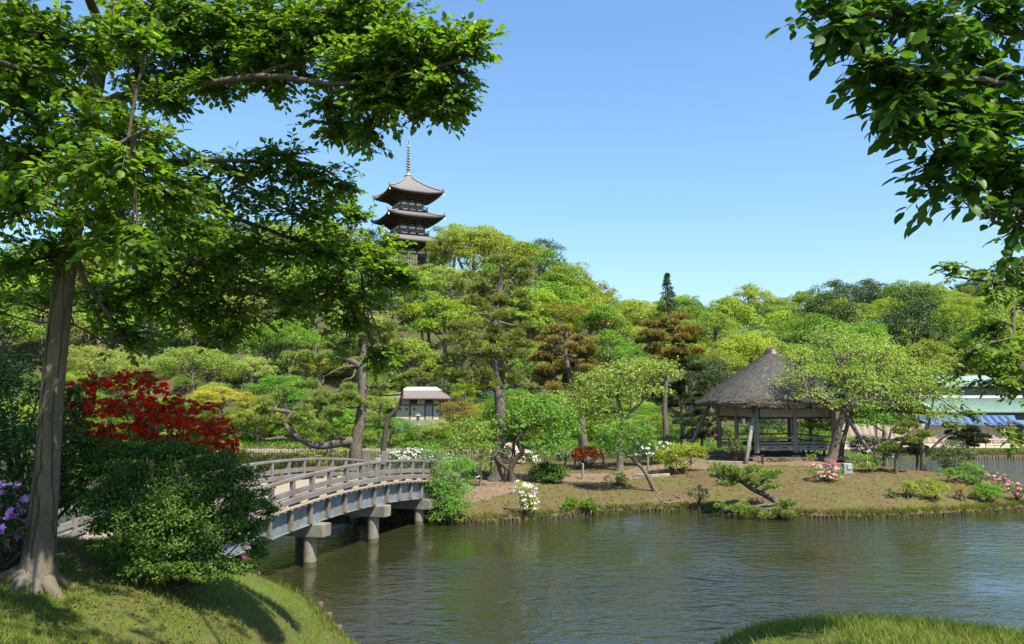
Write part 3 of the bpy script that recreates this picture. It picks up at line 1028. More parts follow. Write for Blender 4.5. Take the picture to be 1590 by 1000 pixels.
# red fire extinguisher on the left post
e = corners[3] + np.array((-0.18, -0.05, 0.62))
ext = thing("fire_extinguisher", "small red fire extinguisher with a blue label at the pavilion's left post", "extinguisher", e)
mb = MB(); mb.lathe(e, [(0.001, 0), (0.095, 0.0), (0.10, 0.03), (0.10, 0.40), (0.075, 0.48), (0.03, 0.52), (0.03, 0.56), (0.001, .565)], 14); mb.build("cylinder_body", M['red_paint'], ext, True)
mb = MB(); mb.lathe(e, [(0.1025, 0.12), (0.1025, 0.22)], 14); mb.build("label_band", M['blue_paint'], ext, True)
mb = MB(); mb.lathe(e, [(0.1025, 0.22), (0.1025, 0.29)], 14); mb.build("white_band", M['white_paint'], ext, True)
mb = MB(); mb.box(e + np.array((0, 0, .58)), (0.05, 0.16, 0.04)); mb.build("handle", M['black_iron'], ext)

# ------------------------------------------------------------------ three-storey pagoda on the hill
G = at(632, 418, 143.0)
GO = G.copy()
GO[2] = G[2]
pag = thing("pagoda", "dark timber three-storey pagoda with grey tiled roofs and a tall ringed spire on the hill", "pagoda", GO)
TG = math.radians(19.0)
def gdir(k):
    a = -math.pi / 2 - TG + k * math.pi / 2
    return np.array((math.cos(a), math.sin(a), 0.0))
gx = nrm((gdir(1) - gdir(0))[None])[0]     # along the right-hand front face
gy = nrm((gdir(1) + gdir(0))[None])[0] * -1  # inward from that face
AXES = []
for k in range(4):
    fx = nrm((gdir((k + 1) % 4) - gdir(k))[None])[0]
    fo = nrm((gdir((k + 1) % 4) + gdir(k))[None])[0]
    AXES.append((fx, fo))
def tier_roof(zc, half, ztop, wtop, lift, rise_pow=1.55):
    NU, NV = 24, 10
    root = None
    def pt(k, u, t, dz=0.0, inset=0.0):
        fx, fo = AXES[k]
        w = half * (1 - t) + wtop * t - inset
        z = zc + (ztop - zc) * (0.38 * t + 0.62 * t ** rise_pow) + lift * abs(u) ** 3.2 * (1 - t) ** 2 + dz
        ww = w * (1 + 0.035 * abs(u) ** 4 * (1 - t))
        return GO + fx * u * ww + fo * ww + UP * z
    V, Q = [], []
    for k in range(4):
        o = len(V)
        for j in range(NV + 1):
            for i in range(NU + 1):
                V.append(pt(k, -1 + 2 * i / NU, j / NV))
        Q += [(o + j * (NU + 1) + i, o + j * (NU + 1) + i + 1, o + (j + 1) * (NU + 1) + i + 1, o + (j + 1) * (NU + 1) + i) for j in range(NV) for i in range(NU)]
    me = mesh_np("tiled_roof", np.array(V) - GO, None, Q, M['tile'], True)
    root = link("tiled_roof", me, pag)
    mb = MB()
    for k in range(4):
        cnt = int(half * 2 / 0.30)
        for i in range(cnt + 1):
            x0 = (-1 + 2 * i / cnt) * half * 1.0
            pts = []
            for t in np.linspace(0, 1, 7):
                w = half * (1 - t) + wtop * t
                if abs(x0) > w + 0.02:
                    break
                pts.append(pt(k, x0 / max(w, 1e-3), t, 0.03))
            if len(pts) > 1:
                mb.tube(pts, 0.062, 5, False)
    r = mb.build("tile_rolls", M['tile'], root); r["kind"] = "stuff"
    mb = MB()
    for k in range(4):
        pts = [pt(k, 1, t, 0.12) for t in np.linspace(0.02, 1, 9)]
        mb2 = MB(); mb2.tube(pts, [0.17] * 9, 8); mb2.build("hip_ridge", M['tile'], root, True)
        e_ = pt(k, 1, 0.03, 0.28)
        mb2 = MB(); mb2.box(e_, (0.36, 0.36, 0.55), (AXES[k][0], AXES[k][1], UP)); mb2.build("ridge_end_tile", M['tile'], root)
    # eave board, sloping soffit with rafters
    V, Q = [], []
    prof = [(0.0, -0.0), (0.02, -0.16), (0.30, -0.30), (0.32, -0.44), (half - wtop - 0.2, 0.30)]
    prof = [(0.0, 0.0), (0.03, -0.17), (0.45, -0.22), (0.47, -0.36), (half * 0.52, -0.10)]
    for k in range(4):
        o = len(V)
        for j, (ins, dz) in enumerate(prof):
            for i in range(NU + 1):
                u = -1 + 2 * i / NU
                q = pt(k, u, 0, dz, ins)
                V.append(q)
        Q += [(o + (j + 1) * (NU + 1) + i, o + (j + 1) * (NU + 1) + i + 1, o + j * (NU + 1) + i + 1, o + j * (NU + 1) + i) for j in range(len(prof) - 1) for i in range(NU)]
    link("eave", mesh_np("eave", np.array(V) - GO, None, Q, M['dark_wood'], False), root)
    mb = MB()
    for k in range(4):
        for i in range(1, 22):
            u = -1 + 2 * i / 22
            mb.beam(pt(k, u, 0, -0.26, 0.10), pt(k, u, 0, -0.42, half * 0.5), 0.09, 0.12)
    rf = mb.build("eave_rafters", M['dark_wood'], root); rf["kind"] = "stuff"
    # wind bells under the corners
    for k in range(4):
        c = pt(k, 1, 0.0, -0.42, 0.15)
        mb = MB(); mb.lathe(c, [(0.001, 0.10), (0.06, 0.06), (0.11, -0.10), (0.14, -0.30), (0.14, -0.32), (0.001, -0.29)], 9)
        mb.tube([c + UP * .35, c], 0.02, 5)
        mb.build("wind_bell", M['white_plaster'] if True else None, root, True)
    return root
def tier_body(z0, z1, half, balcony):
    body = None
    for k in range(4):
        fx, fo = AXES[k]
        base = GO + fo * half
        mb = MB(); mb.box(base - fo * 0.1 + UP * (z0 + z1) / 2, (half * 2 - 0.2, 0.12, z1 - z0), (fx, fo, UP))
        wb = mb.build("wall", M['brown_wood'], pag)
        for i in range(4):
            u = (-1 + 2 * i / 3) * (half - 0.13)
            if i == 3: continue
            mb = MB(); mb.lathe(base + fx * u + UP * 0, [(0.15, z0), (0.15, z1)], 10); mb.build("column", M['brown_wood'], pag, True)
        # plaster panels high between the columns, bracket clusters above
        for i in range(3):
            u = (-1 + (2 * i + 1) / 3) * (half - 0.13)
            wpan = half * 2 / 3 - 0.42
            mb = MB(); mb.box(base + fx * u + UP * (z1 - 0.50) , (wpan, 0.10, 0.34), (fx, fo, UP)); mb.build("plaster_panel", M['white_plaster'], wb)
            mb = MB()
            L_ = [base + fo * 0.06 + fx * (u + sx * wpan * 0.36) + UP * zz for sx, zz in ((-1, z1 - 0.02), (1, z1 - 0.02), (0.55, z1 + 0.22), (-0.55, z1 + 0.22))]
            L2 = [q + fo * 0.03 for q in L_]
            mb.add(L_ + L2, None, [(4, 5, 6, 7), (0, 1, 5, 4), (1, 2, 6, 5), (2, 3, 7, 6), (3, 0, 4, 7)])
            mb.build("bracket_panel", M['white_plaster'], wb)
            if i == 1:
                mb = MB(); mb.box(base + fx * u + fo * 0.0 + UP * (z0 + (z1 - z0 - .8) / 2), (wpan * 1.0, 0.12, z1 - z0 - 0.9), (fx, fo, UP)); mb.build("door", M['dark_wood'], wb)
            elif z1 - z0 > 2.5:
                mb = MB()
                for q in range(9):
                    mb.box(base + fx * (u + (q / 8 - .5) * wpan * .85) + UP * (z0 + 1.35), (0.07, 0.1, 1.3), (fx, fo, UP))
                mb.build("window_lattice", M['dark_wood'], wb)
        for zz, hh in ((z1 - 0.26, 0.14), (z1 - 0.78, 0.14), (z0 + 0.12, 0.2)):
            mb = MB(); mb.box(base + fo * 0.03 + UP * zz, (half * 2 + 0.15, 0.12, hh), (fx, fo, UP)); mb.build("tie_beam", M['brown_wood'], wb)
        # stepped bracket arms under the eaves
        mb = MB()
        for stp in range(3):
            mb.box(GO + fo * (half + 0.25 + stp * 0.55) + UP * (z1 + 0.12 + stp * 0.32), (half * 2 + 0.5 + stp * 1.05, 0.16, 0.16), (fx, fo, UP))
            for i in range(4):
                u = (-1 + 2 * i / 3) * (half - 0.13)
                mb.box(GO + fo * (half + 0.15 + stp * 0.5) + fx * u * (1 + stp * .02) + UP * (z1 + 0.0 + stp * 0.32), (0.22, 0.9, 0.2), (fx, fo, UP))
                mb.box(GO + fo * (half + 0.25 + stp * 0.55) + fx * u + UP * (z1 + 0.0 + stp * 0.32), (1.0, 0.2, 0.14), (fx, fo, UP))
        mb.build("bracket_arms", M['dark_wood'], pag)
        if balcony:
            bh = half + 0.62
            mb = MB(); mb.box(GO + fo * (half + .34) + UP * (z0 + 0.02), (bh * 2, 0.70, 0.12), (fx, fo, UP)); mb.build("balcony_floor", M['dark_wood'], pag)
            rl = None
            for zz in (0.28, 0.52, 0.80):
                mb = MB(); mb.box(GO + fo * bh + UP * (z0 + zz), (bh * 2 + (0.5 if zz > .7 else 0.1), 0.085, 0.075), (fx, fo, UP)); mb.build("balcony_rail", M['grey_wood'], pag)
            mb = MB()
            for i in range(7):
                mb.box(GO + fo * bh + fx * (-1 + i / 3) * bh + UP * (z0 + .42), (0.10, 0.10, 0.80), (fx, fo, UP))
            mb.build("balcony_posts", M['grey_wood'], pag)
            for i in range(3):
                mb = MB(); mb.box(GO + fo * (half + 0.30) + fx * (-.66 + .66 * i) * half + UP * (z0 + .16), (half * 0.42, 0.72, 0.22), (fx, fo, UP)); mb.build("balcony_panel", M['white_plaster'], pag)
tier_body(0.0, 3.25, 2.75, False)
tier_roof(4.45, 5.35, 6.1, 2.6, 0.42)
tier_body(5.95, 7.75, 2.45, True)
tier_roof(8.95, 5.2, 10.5, 2.35, 0.42)
tier_body(10.35, 12.2, 2.2, True)
tier_roof(13.4, 5.05, 17.0, 0.5, 0.5, 1.35)
mb = MB(); mb.box(GO + UP * -0.5, (8.5, 8.5, 1.2), (gx, gy, UP)); mb.build("stone_base", M['stone'], pag)
for c in range(4):
    pass
spire = link("spire", None, pag); bpy.data.objects.remove(spire)
mb = MB(); mb.box(GO + UP * 17.15, (1.15, 1.15, 0.55), (gx, gy, UP)); mb.box(GO + UP * 17.5, (1.35, 1.35, 0.12), (gx, gy, UP))
sb = mb.build("spire_base", M['old_bronze'], pag)
mb = MB(); mb.lathe(GO, [(0.5, 17.55), (0.52, 17.75), (0.34, 18.05), (0.2, 18.12), (0.42, 18.2), (0.40, 18.32), (0.13, 18.42), (0.10, 24.0), (0.06, 25.0), (0.001, 25.1)], 12)
sp = mb.build("spire", M['old_bronze'], pag, True)
for i in range(9):
    z = 18.75 + i * 0.53
    r = 0.46 - i * 0.020
    mb = MB(); mb.lathe(GO, [(0.1, z - .02), (r * .8, z - 0.05), (r, z - 0.09), (r, z + 0.07), (r * .8, z + 0.05), (0.1, z + .02)], 14); mb.build("spire_ring", M['old_bronze'], sp)
mb = MB()
for k in range(4):
    a = k * math.pi / 2 + .3
    for q in range(6):
        z = 23.45 + q * 0.2
        d = np.array((math.cos(a), math.sin(a), 0)) * (0.34 * math.sin(math.pi * (q + .8) / 6.5) + .05)
        mb.beam(GO + UP * z, GO + d + UP * (z + .16), 0.03, 0.05)
mb.build("water_flame", M['old_bronze'], sp)
# paling fence in front of the pagoda
fz = G[2] - 0.5
fen = thing("paling_fence", "weathered paling fence at the foot of the pagoda", "fence", (G[0] - 7, G[1] - 8, fz))
for i in range(36):
    mb = MB(); mb.box((G[0] - 7 + i * 0.28, G[1] - 8 - 0.02 * i, fz + 0.75), (0.13, 0.05, 1.7)); mb.build("paling", M['grey_wood'], fen)
for zz in (0.4, 1.2):
    mb = MB(); mb.beam((G[0] - 7.1, G[1] - 7.93, fz + zz), (G[0] + 3, G[1] - 8.63, fz + zz), 0.06, 0.1); mb.build("fence_rail", M['grey_wood'], fen)

# ------------------------------------------------------------------ cream house across the water
H = at(660, 657, 74.0)
hz = H[2]
house = thing("tea_house", "small cream walled house with a brown hipped roof behind the shrubs", "house", H)
def hb(name, x0, x1, y0, y1, z0, z1, mat, parent=None):
    mb = MB(); mb.box((H[0] + (x0 + x1) / 2, H[1] + (y0 + y1) / 2, hz + (z0 + z1) / 2), (x1 - x0, y1 - y0, z1 - z0)); return mb.build(name, mat, parent or house)
k_ = 74.0 / F
W0, W1 = -46 * k_, 27 * k_                 # wall extent
hb("plinth", W0 - .1, W1 + .1, -0.1, 5.0, -1.2, 0.32, M['grey_plaster'])
wall = hb("wall", W0, W1, 0, 4.9, 0.32, 2.28, M['plaster'])
for x in (-46, -23.5, 0, 11.5, 23, 27):
    hb("timber_post", x * k_ - .07, x * k_ + .07, -0.04, 0.1, -0.2, 2.29, M['brown_wood'], wall)
hb("timber_beam", W0, W1, -0.035, 0.05, 1.62, 1.74, M['brown_wood'], wall)
hb("timber_beam", W0, W1, -0.045, 0.05, 2.18, 2.31, M['dark_wood'], wall)
for a, b in ((-22, -12.5), (1, 11)):
    hb("clerestory_window", a * k_, b * k_, -0.03, 0.06, 1.78, 2.17, M['dark_wood'], wall)
for a in (-40, -30, -18):
    hb("vent_window", a * k_, (a + 2.6) * k_, -0.03, 0.06, 1.18, 1.40, M['dark_wood'], wall)
d_ = hb("door", 1.2 * k_, 10.8 * k_, -0.02, 0.08, -0.1, 1.60, M['grey_panel'], wall)
hb("door_stile", 5.7 * k_, 6.3 * k_, -0.035, 0.06, -0.1, 1.60, M['brown_wood'], d_)
mbx = MB(); c = np.array((H[0] + 19.5 * k_, H[1] - 0.04, hz + 1.12)); r45 = (np.array((.7071, 0, .7071)), np.array((0, 1.0, 0)), np.array((-.7071, 0, .7071)))
mbx.box(c, (0.26, 0.05, 0.26), r45); mbx.build("diamond_window", M['blue_paint'], wall)
def hip(name, x0, x1, y0, y1, z0, rx0, rx1, ry0, ry1, z1, mat, th=0.12, parent=None):
    V = [(x0, y0, z0), (x1, y0, z0), (x1, y1, z0), (x0, y1, z0), (rx0, ry0, z1), (rx1, ry0, z1), (rx1, ry1, z1), (rx0, ry1, z1)]
    V = [(H[0] + a, H[1] + b, hz + c) for a, b, c in V]
    V += [(a, b, c - th) for a, b, c in V[:4]]
    Q = [(0, 1, 5, 4), (1, 2, 6, 5), (2, 3, 7, 6), (3, 0, 4, 7), (4, 5, 6, 7), (8, 9, 1, 0), (9, 10, 2, 1), (10, 11, 3, 2), (11, 8, 0, 3), (11, 10, 9, 8)]
    mb = MB(); mb.add(V, None, Q); return mb.build(name, mat, parent or house)
rf = hip("roof", W0 - .55, W1 + .65, -0.85, 5.8, 2.35, W0 + 0.55, W1 - 0.55, 1.4, 3.6, 3.05, M['roof_brown'])
hip("ridge_cap", W0 + .35, W1 - .35, 1.2, 3.8, 3.06, W0 + .75, W1 - .85, 2.2, 2.8, 3.40, M['grey_panel'], 0.06, rf)
# stone lantern in front of it
q = at(649, 656, 70.0)
lan = thing("stone_lantern", "small grey stone lantern standing before the cream house wall", "lantern", q)
LS = 0.62
for nm, pr in (("lantern_base", [(0.001, -1.0), (0.36, -1.0), (0.34, -.3), (.2, -.22)]), ("lantern_shaft", [(0.16, -.25), (0.13, 0.1), (0.16, 0.45), (0.001, .45)]),
               ("lantern_platform", [(0.001, 0.44), (0.18, 0.45), (0.32, 0.55), (0.32, 0.62), (0.001, 0.63)]), ("lantern_box", [(0.2, 0.62), (0.2, 0.9), (0.001, .91)]),
               ("lantern_cap", [(0.001, 0.88), (0.46, 0.88), (0.48, 0.95), (0.18, 1.15), (0.10, 1.18), (0.14, 1.28), (0.001, 1.42)])):
    mb = MB(); mb.lathe(q, [(a * LS, b * LS) for a, b in pr], 8); mb.build(nm, M['stone'], lan)

# ------------------------------------------------------------------ copper-roofed hall and blue-roofed shed on the right shore
B = at(1530, 690, 76.0)
kb = 76.0 / F
hall = thing("museum_hall", "long low hall with pale green copper roofs on the right shore", "hall", B)
def yz(py, D):                              # height seen at image row py at distance D
    return at(CX, py, D)[2]
def slab(name, x0, x1, y0, y1, z0, z1, mat, parent):
    mb = MB(); mb.box(((x0 + x1) / 2, (y0 + y1) / 2, (z0 + z1) / 2), (x1 - x0, y1 - y0, z1 - z0)); return mb.build(name, mat, parent)
def slope(name, x0, x1, y0, y1, z0, z1, mat, parent, inset0=0.0, inset1=0.0, th=0.15):
    V = [(x0, y0, z0), (x1, y0, z0), (x1 - inset1, y1, z1), (x0 + inset0, y1, z1)]
    V += [(a, b, c - th) for a, b, c in V]
    mb = MB(); mb.add(V, None, [(0, 1, 2, 3), (7, 6, 5, 4), (4, 5, 1, 0), (5, 6, 2, 1), (6, 7, 3, 2), (7, 4, 0, 3)]); return mb.build(name, mat, parent)
X = lambda px, D: (px - CX) / F * D
bx0, bx1 = X(1440, 76), X(1760, 76)
slab("lower_wall", bx0 + .6, bx1, 76.6, 92, 0.3, yz(636, 76), M['black'], hall)
slope("lower_roof", bx0, bx1, 75.2, 80.5, yz(638, 75.2), yz(618, 80.5), M['verdigris'], hall, 0.8, 0.8)
slope("lower_roof_top", bx0 + .8, bx1 - .8, 80.5, 82.6, yz(618, 80.5), yz(611, 82.6), M['grey_panel'], hall, 0.2, 0.2)
slab("upper_wall", bx0 + 1.3, bx1 - 1, 82.6, 92, yz(618, 82) - 1, yz(602, 82.6), M['grey_plaster'], hall)
slab("clerestory", bx0 + 1.2, bx1 - 1, 82.4, 92, yz(604, 82.4), yz(596, 82.4), M['black'], hall)
up = slope("upper_roof", X(1462, 81), bx1 + 1, 81.2, 86.5, yz(598, 81.2), yz(588, 86.5) + .35, M['verdigris'], hall, 1.6, 1.6)
slope("upper_roof_back", X(1462, 81), bx1 + 1, 92.5, 86.5, yz(598, 81.2), yz(588, 86.5) + .35, M['verdigris'], hall, 1.6, 1.6)
mb = MB()
for i in range(60):
    x = bx0 + 1 + i * (bx1 - bx0 - 1.6) / 60
    mb.beam((x, 75.25, yz(638, 75.2) + .02), (x, 80.4, yz(618, 80.5) + .02), 0.05, 0.06)
mb.build("roof_seams", M['verdigris'], hall)["kind"] = "stuff"
sD = 66.0
Sx = at(1500, 688, sD)
shed = thing("sheeted_shed", "open walkway shed with a blue ribbed roof and beige sheet walls", "shed", Sx)
sx0, sx1 = X(1300, sD), X(1568, sD)
zg = yz(688, sD) - 0.1
ze, zr = yz(657, sD), yz(645, sD + 2.2)
rr = slope("ribbed_roof", X(1432, sD), sx1, sD - .5, sD + 2.4, ze, zr, M['blue_roof'], shed, 0.0, -1.6)
i = 0
x = X(1432, sD) + .1
while x < sx1 - .1:
    mb = MB(); mb.beam((x, sD - .5, ze + .03), (x + 1.2, sD + 2.35, zr + .03), 0.22, 0.04); mb.build("roof_rib", M['blue_dark'], rr); x += 0.62
x = sx0
j = 0
while x < sx1:
    x2 = min(x + 3.1, sx1)
    wv = []
    n = 24
    for jz in range(9):
        for ii in range(n + 1):
            f = ii / n
            wv.append((x + .06 + (x2 - x - .12) * f, sD + 0.06 * math.sin(f * 9 + j) + .03 * math.sin(f * 31 + jz * .7), zg + .12 + (ze - zg - .16) * jz / 8))
    Q = [(a * (n + 1) + b, a * (n + 1) + b + 1, (a + 1) * (n + 1) + b + 1, (a + 1) * (n + 1) + b) for a in range(8) for b in range(n)]
    mb = MB(); mb.add(wv, None, Q); mb.build("sheet_wall", M['canvas'], shed)
    mb = MB(); mb.box((x, sD - .08, (zg + ze) / 2), (0.12, 0.12, ze - zg)); mb.build("shed_post", M['pale_wood'], shed)
    x += 3.1; j += 1
mb = MB(); mb.box((sx1, sD - .08, (zg + ze) / 2), (0.14, 0.14, ze - zg)); mb.build("shed_post", M['pale_wood'], shed)
sw = slope("ribbed_roof", sx1 + .1, sx1 + 8, sD - 2.2, sD + .3, ze - .35, zr - .35, M['blue_roof'], shed)
x = sx1 + .3
while x < sx1 + 7.5:
    mb = MB(); mb.beam((x, sD - 2.2, ze - .31), (x + .9, sD + .25, zr - .31), 0.17, 0.03); mb.build("roof_rib", M['blue_dark'], sw); x += 0.62
mb = MB(); mb.box((sx1 + 4, sD - 1.2, (zg + ze) / 2 - .2), (8, 0.05, ze - zg - .4)); mb.build("sheet_wall", M['canvas'], shed)
for xx in (sx1 + .3, sx1 + 4):
    mb = MB(); mb.box((xx, sD - 2.0, (zg + ze) / 2 - .2), (0.14, 0.14, ze - zg - .35)); mb.build("shed_post", M['pale_wood'], shed)
# gravel apron before the shed
drape("path.003", [(X(1290, 60), 59.5), (X(1600, 60), 59.2), (X(1640, 62), 65.9), (X(1280, 62), 65.9)], land_z, M['gravel'], 0.03, 0.4)
# bamboo rails by the water
fr = thing("bamboo_rail", "two-bar bamboo rail fence along the right shore", "rail fence", at(1530, 705, 59.5))
def fr_z(x, y): return float(land_z(np.array([x]), np.array([y]))[0])
pts = [(X(1523, 59.5), 59.5), (X(1567, 59.5), 59.5), (X(1590, 61.5), 61.5), (X(1620, 61.5), 61.5)]
for a, b in zip(pts[:-1], pts[1:]):
    for h in (0.35, 0.75):
        mb = MB(); mb.tube([(a[0], a[1], fr_z(*a) + h), (b[0], b[1], fr_z(*b) + h)], 0.045, 8); mb.build("bamboo_bar", M['bamboo'], fr)
for a in pts:
    mb = MB(); mb.tube([(a[0], a[1], fr_z(*a) - .3), (a[0], a[1], fr_z(*a) + .82)], 0.05, 8); mb.build("fence_post", M['bamboo'], fr)
# two teal roofs glimpsed deep in the trees
q = at(777, 612, 84.0)
sh2 = thing("garden_hut", "small hut with a pale teal roof glimpsed between trees right of the tall pine", "hut", q)
mb = MB(); mb.box(q + np.array((0, 1.6, -1.2)), (3.6, 2.6, 2.4)); mb.build("wall", M['white_plaster'], sh2)
mb = MB(); zz = q[2]
mb.add([(q[0] - 2.4, q[1] - .3, zz), (q[0] + 2.4, q[1] - .3, zz), (q[0] + 2.4, q[1] + 1.6, zz + .8), (q[0] - 2.4, q[1] + 1.6, zz + .8), (q[0] + 2.4, q[1] + 3.5, zz), (q[0] - 2.4, q[1] + 3.5, zz)], [(0, 3, 5), (1, 4, 2)], [(0, 1, 2, 3), (3, 2, 4, 5), (1, 0, 5, 4)])
mb.build("roof", M['verdigris'], sh2)
# grey service box on the island slope
q = at(1315, 727, 34.0)
q[2] = float(island_z(np.array([q[0]]), np.array([q[1]]))[0])
bxo = thing("service_box", "small pale grey utility box on the slope right of the pink azalea", "utility box", q)
mb = MB(); mb.box(q + UP * .22, (0.36, 0.3, 0.44)); mb.build("cabinet", M['grey_metal'], bxo)
mb = MB(); mb.box(q + np.array((0.06, -.16, .3)), (0.2, 0.04, 0.2)); mb.build("cover_plate", M['grey_panel'], bxo)
mb = MB(); mb.box(q + UP * .0, (0.5, 0.45, 0.08)); mb.build("slab", M['concrete'], bxo)
# ------------------------------------------------------------------ vegetation builders
def isl_z(p): return float(island_z(np.array([p[0]]), np.array([p[1]]))[0])
def bnk_z(p): return float(bank_z(np.array([p[0]]), np.array([p[1]]))[0])
def lnd_z(p): return float(land_z(np.array([p[0]]), np.array([p[1]]))[0])


def hit(px, py, zf, d0, d1):
    """distance at which the line of sight through (px, py) meets the ground zf"""
    D = np.linspace(d0, d1, 300)
    P = np.stack([at(px, py, d) for d in D])
    k = np.nonzero(P[:, 2] <= zf(P[:, 0], P[:, 1]) + 0.01)[0]
    return float(D[k[0]]) if len(k) and P[k[0], 2] > 0.02 else None


def settle(foot, base_zf):
    """factor that moves a plant along its lines of sight until its foot stands on the island"""
    if base_zf is not isl_z or foot[2] < 28.25:
        return 1.0
    h = hit(foot[0], foot[1], island_z, max(foot[2] * .84, 27), foot[2] * 1.2)
    return h / foot[2] if h else 1.0


def unit(rng, n):
    return nrm(rng.standard_normal((n, 3)))


def leaf_tris(P, T, Nn, L, W, fold=0.18):
    """4-vertex pointed leaves folded along the midrib."""
    n = len(P)
    B = nrm(np.cross(Nn, T))
    Nn = np.cross(T, B)
    L = np.broadcast_to(np.asarray(L, float), (n,))[:, None]
    W = np.broadcast_to(np.asarray(W, float), (n,))[:, None]
    mid = P + T * L * 0.42 + Nn * W * fold
    V = np.stack((P, mid - B * W * .5, P + T * L, mid + B * W * .5), 1).reshape(-1, 3)
    i = np.arange(n)[:, None] * 4
    Tt = np.concatenate((i + np.array((0, 2, 1)), i + np.array((0, 3, 2))), 1).reshape(-1, 3)
    return V, Tt


def leaf_fine(P, T, Nn, L, W, curl=0.12):
    """10-vertex oval leaves with a drip tip, a folded midrib and a slight downward curl."""
    n = len(P)
    B = nrm(np.cross(Nn, T))
    Nn = np.cross(T, B)
    L = np.broadcast_to(np.asarray(L, float), (n,))[:, None]
    W = np.broadcast_to(np.asarray(W, float), (n,))[:, None]
    prof = [(0.0, 0.0), (0.22, 0.36), (0.52, 0.5), (0.80, 0.30), (1.0, 0.0)]
    vs = []
    for t, w in prof:
        c = P + T * L * t - Nn * L * curl * t * t
        if w == 0:
            vs.append(c)
        else:
            vs += [c - B * W * w + Nn * W * .12, c, c + B * W * w + Nn * W * .12]
    V = np.stack(vs, 1).reshape(-1, 3)
    i = np.arange(n)[:, None] * 11
    tri = [(0, 2, 1), (0, 3, 2)]
    for a in (1, 4):
        tri += [(a, a + 1, a + 4), (a, a + 4, a + 3), (a + 1, a + 2, a + 5), (a + 1, a + 5, a + 4)]
    tri += [(7, 8, 10), (8, 9, 10)]
    Tt = np.concatenate([i + np.array(t) for t in tri], 1).reshape(-1, 3)
    return V, Tt


def clump_points(rng, c, r, n, k=None, csize=0.34, shell=0.55, low=-0.5):
    """n points gathered in k clumps on and inside an ellipsoid; returns points, outward dirs, clump centres."""
    k = k or max(8, int(n / 90))
    d = unit(rng, k * 3)
    d = d[d[:, 2] > low + rng.uniform(0, .4, len(d)) - .2][:k]
    k = len(d)
    rad = shell + (1 - shell) * rng.random(k) ** 0.6
    cc = d * rad[:, None]
    s = csize * (0.6 + 0.8 * rng.random(k))
    idx = rng.integers(0, k, n)
    loc = cc[idx] + rng.standard_normal((n, 3)) * (s[idx, None] * np.array((0.55, 0.55, 0.36)))
    P = c + loc * r
    out = nrm(loc + 1e-6)
    cout = nrm(loc - cc[idx] * 0.75)
    return P, out, cout, c + cc * r


def leaf_frames(rng, out, up=0.7, jitter=0.55, droop=0.1):
    n = len(out)
    Nn = nrm(out * 0.55 + UP * up + rng.standard_normal((n, 3)) * jitter)
    T = unit(rng, n) + out * .5 - UP * droop
    T = nrm(T - Nn * (T * Nn).sum(1, keepdims=True))
    return T, Nn


def bez(a, b, bend, k=6):
    a, b = np.asarray(a, float), np.asarray(b, float)
    m = (a + b) / 2 + bend
    t = np.linspace(0, 1, k)[:, None]
    return a * (1 - t) ** 2 + 2 * m * t * (1 - t) + b * t * t


def trunk_line(pts, base_z):
    """pts: [(px,py,D)] from the foot up; the foot is put at base_z"""
    P = np.array([at(*p) for p in pts])
    P[0, 2] = base_z - 0.08
    return P


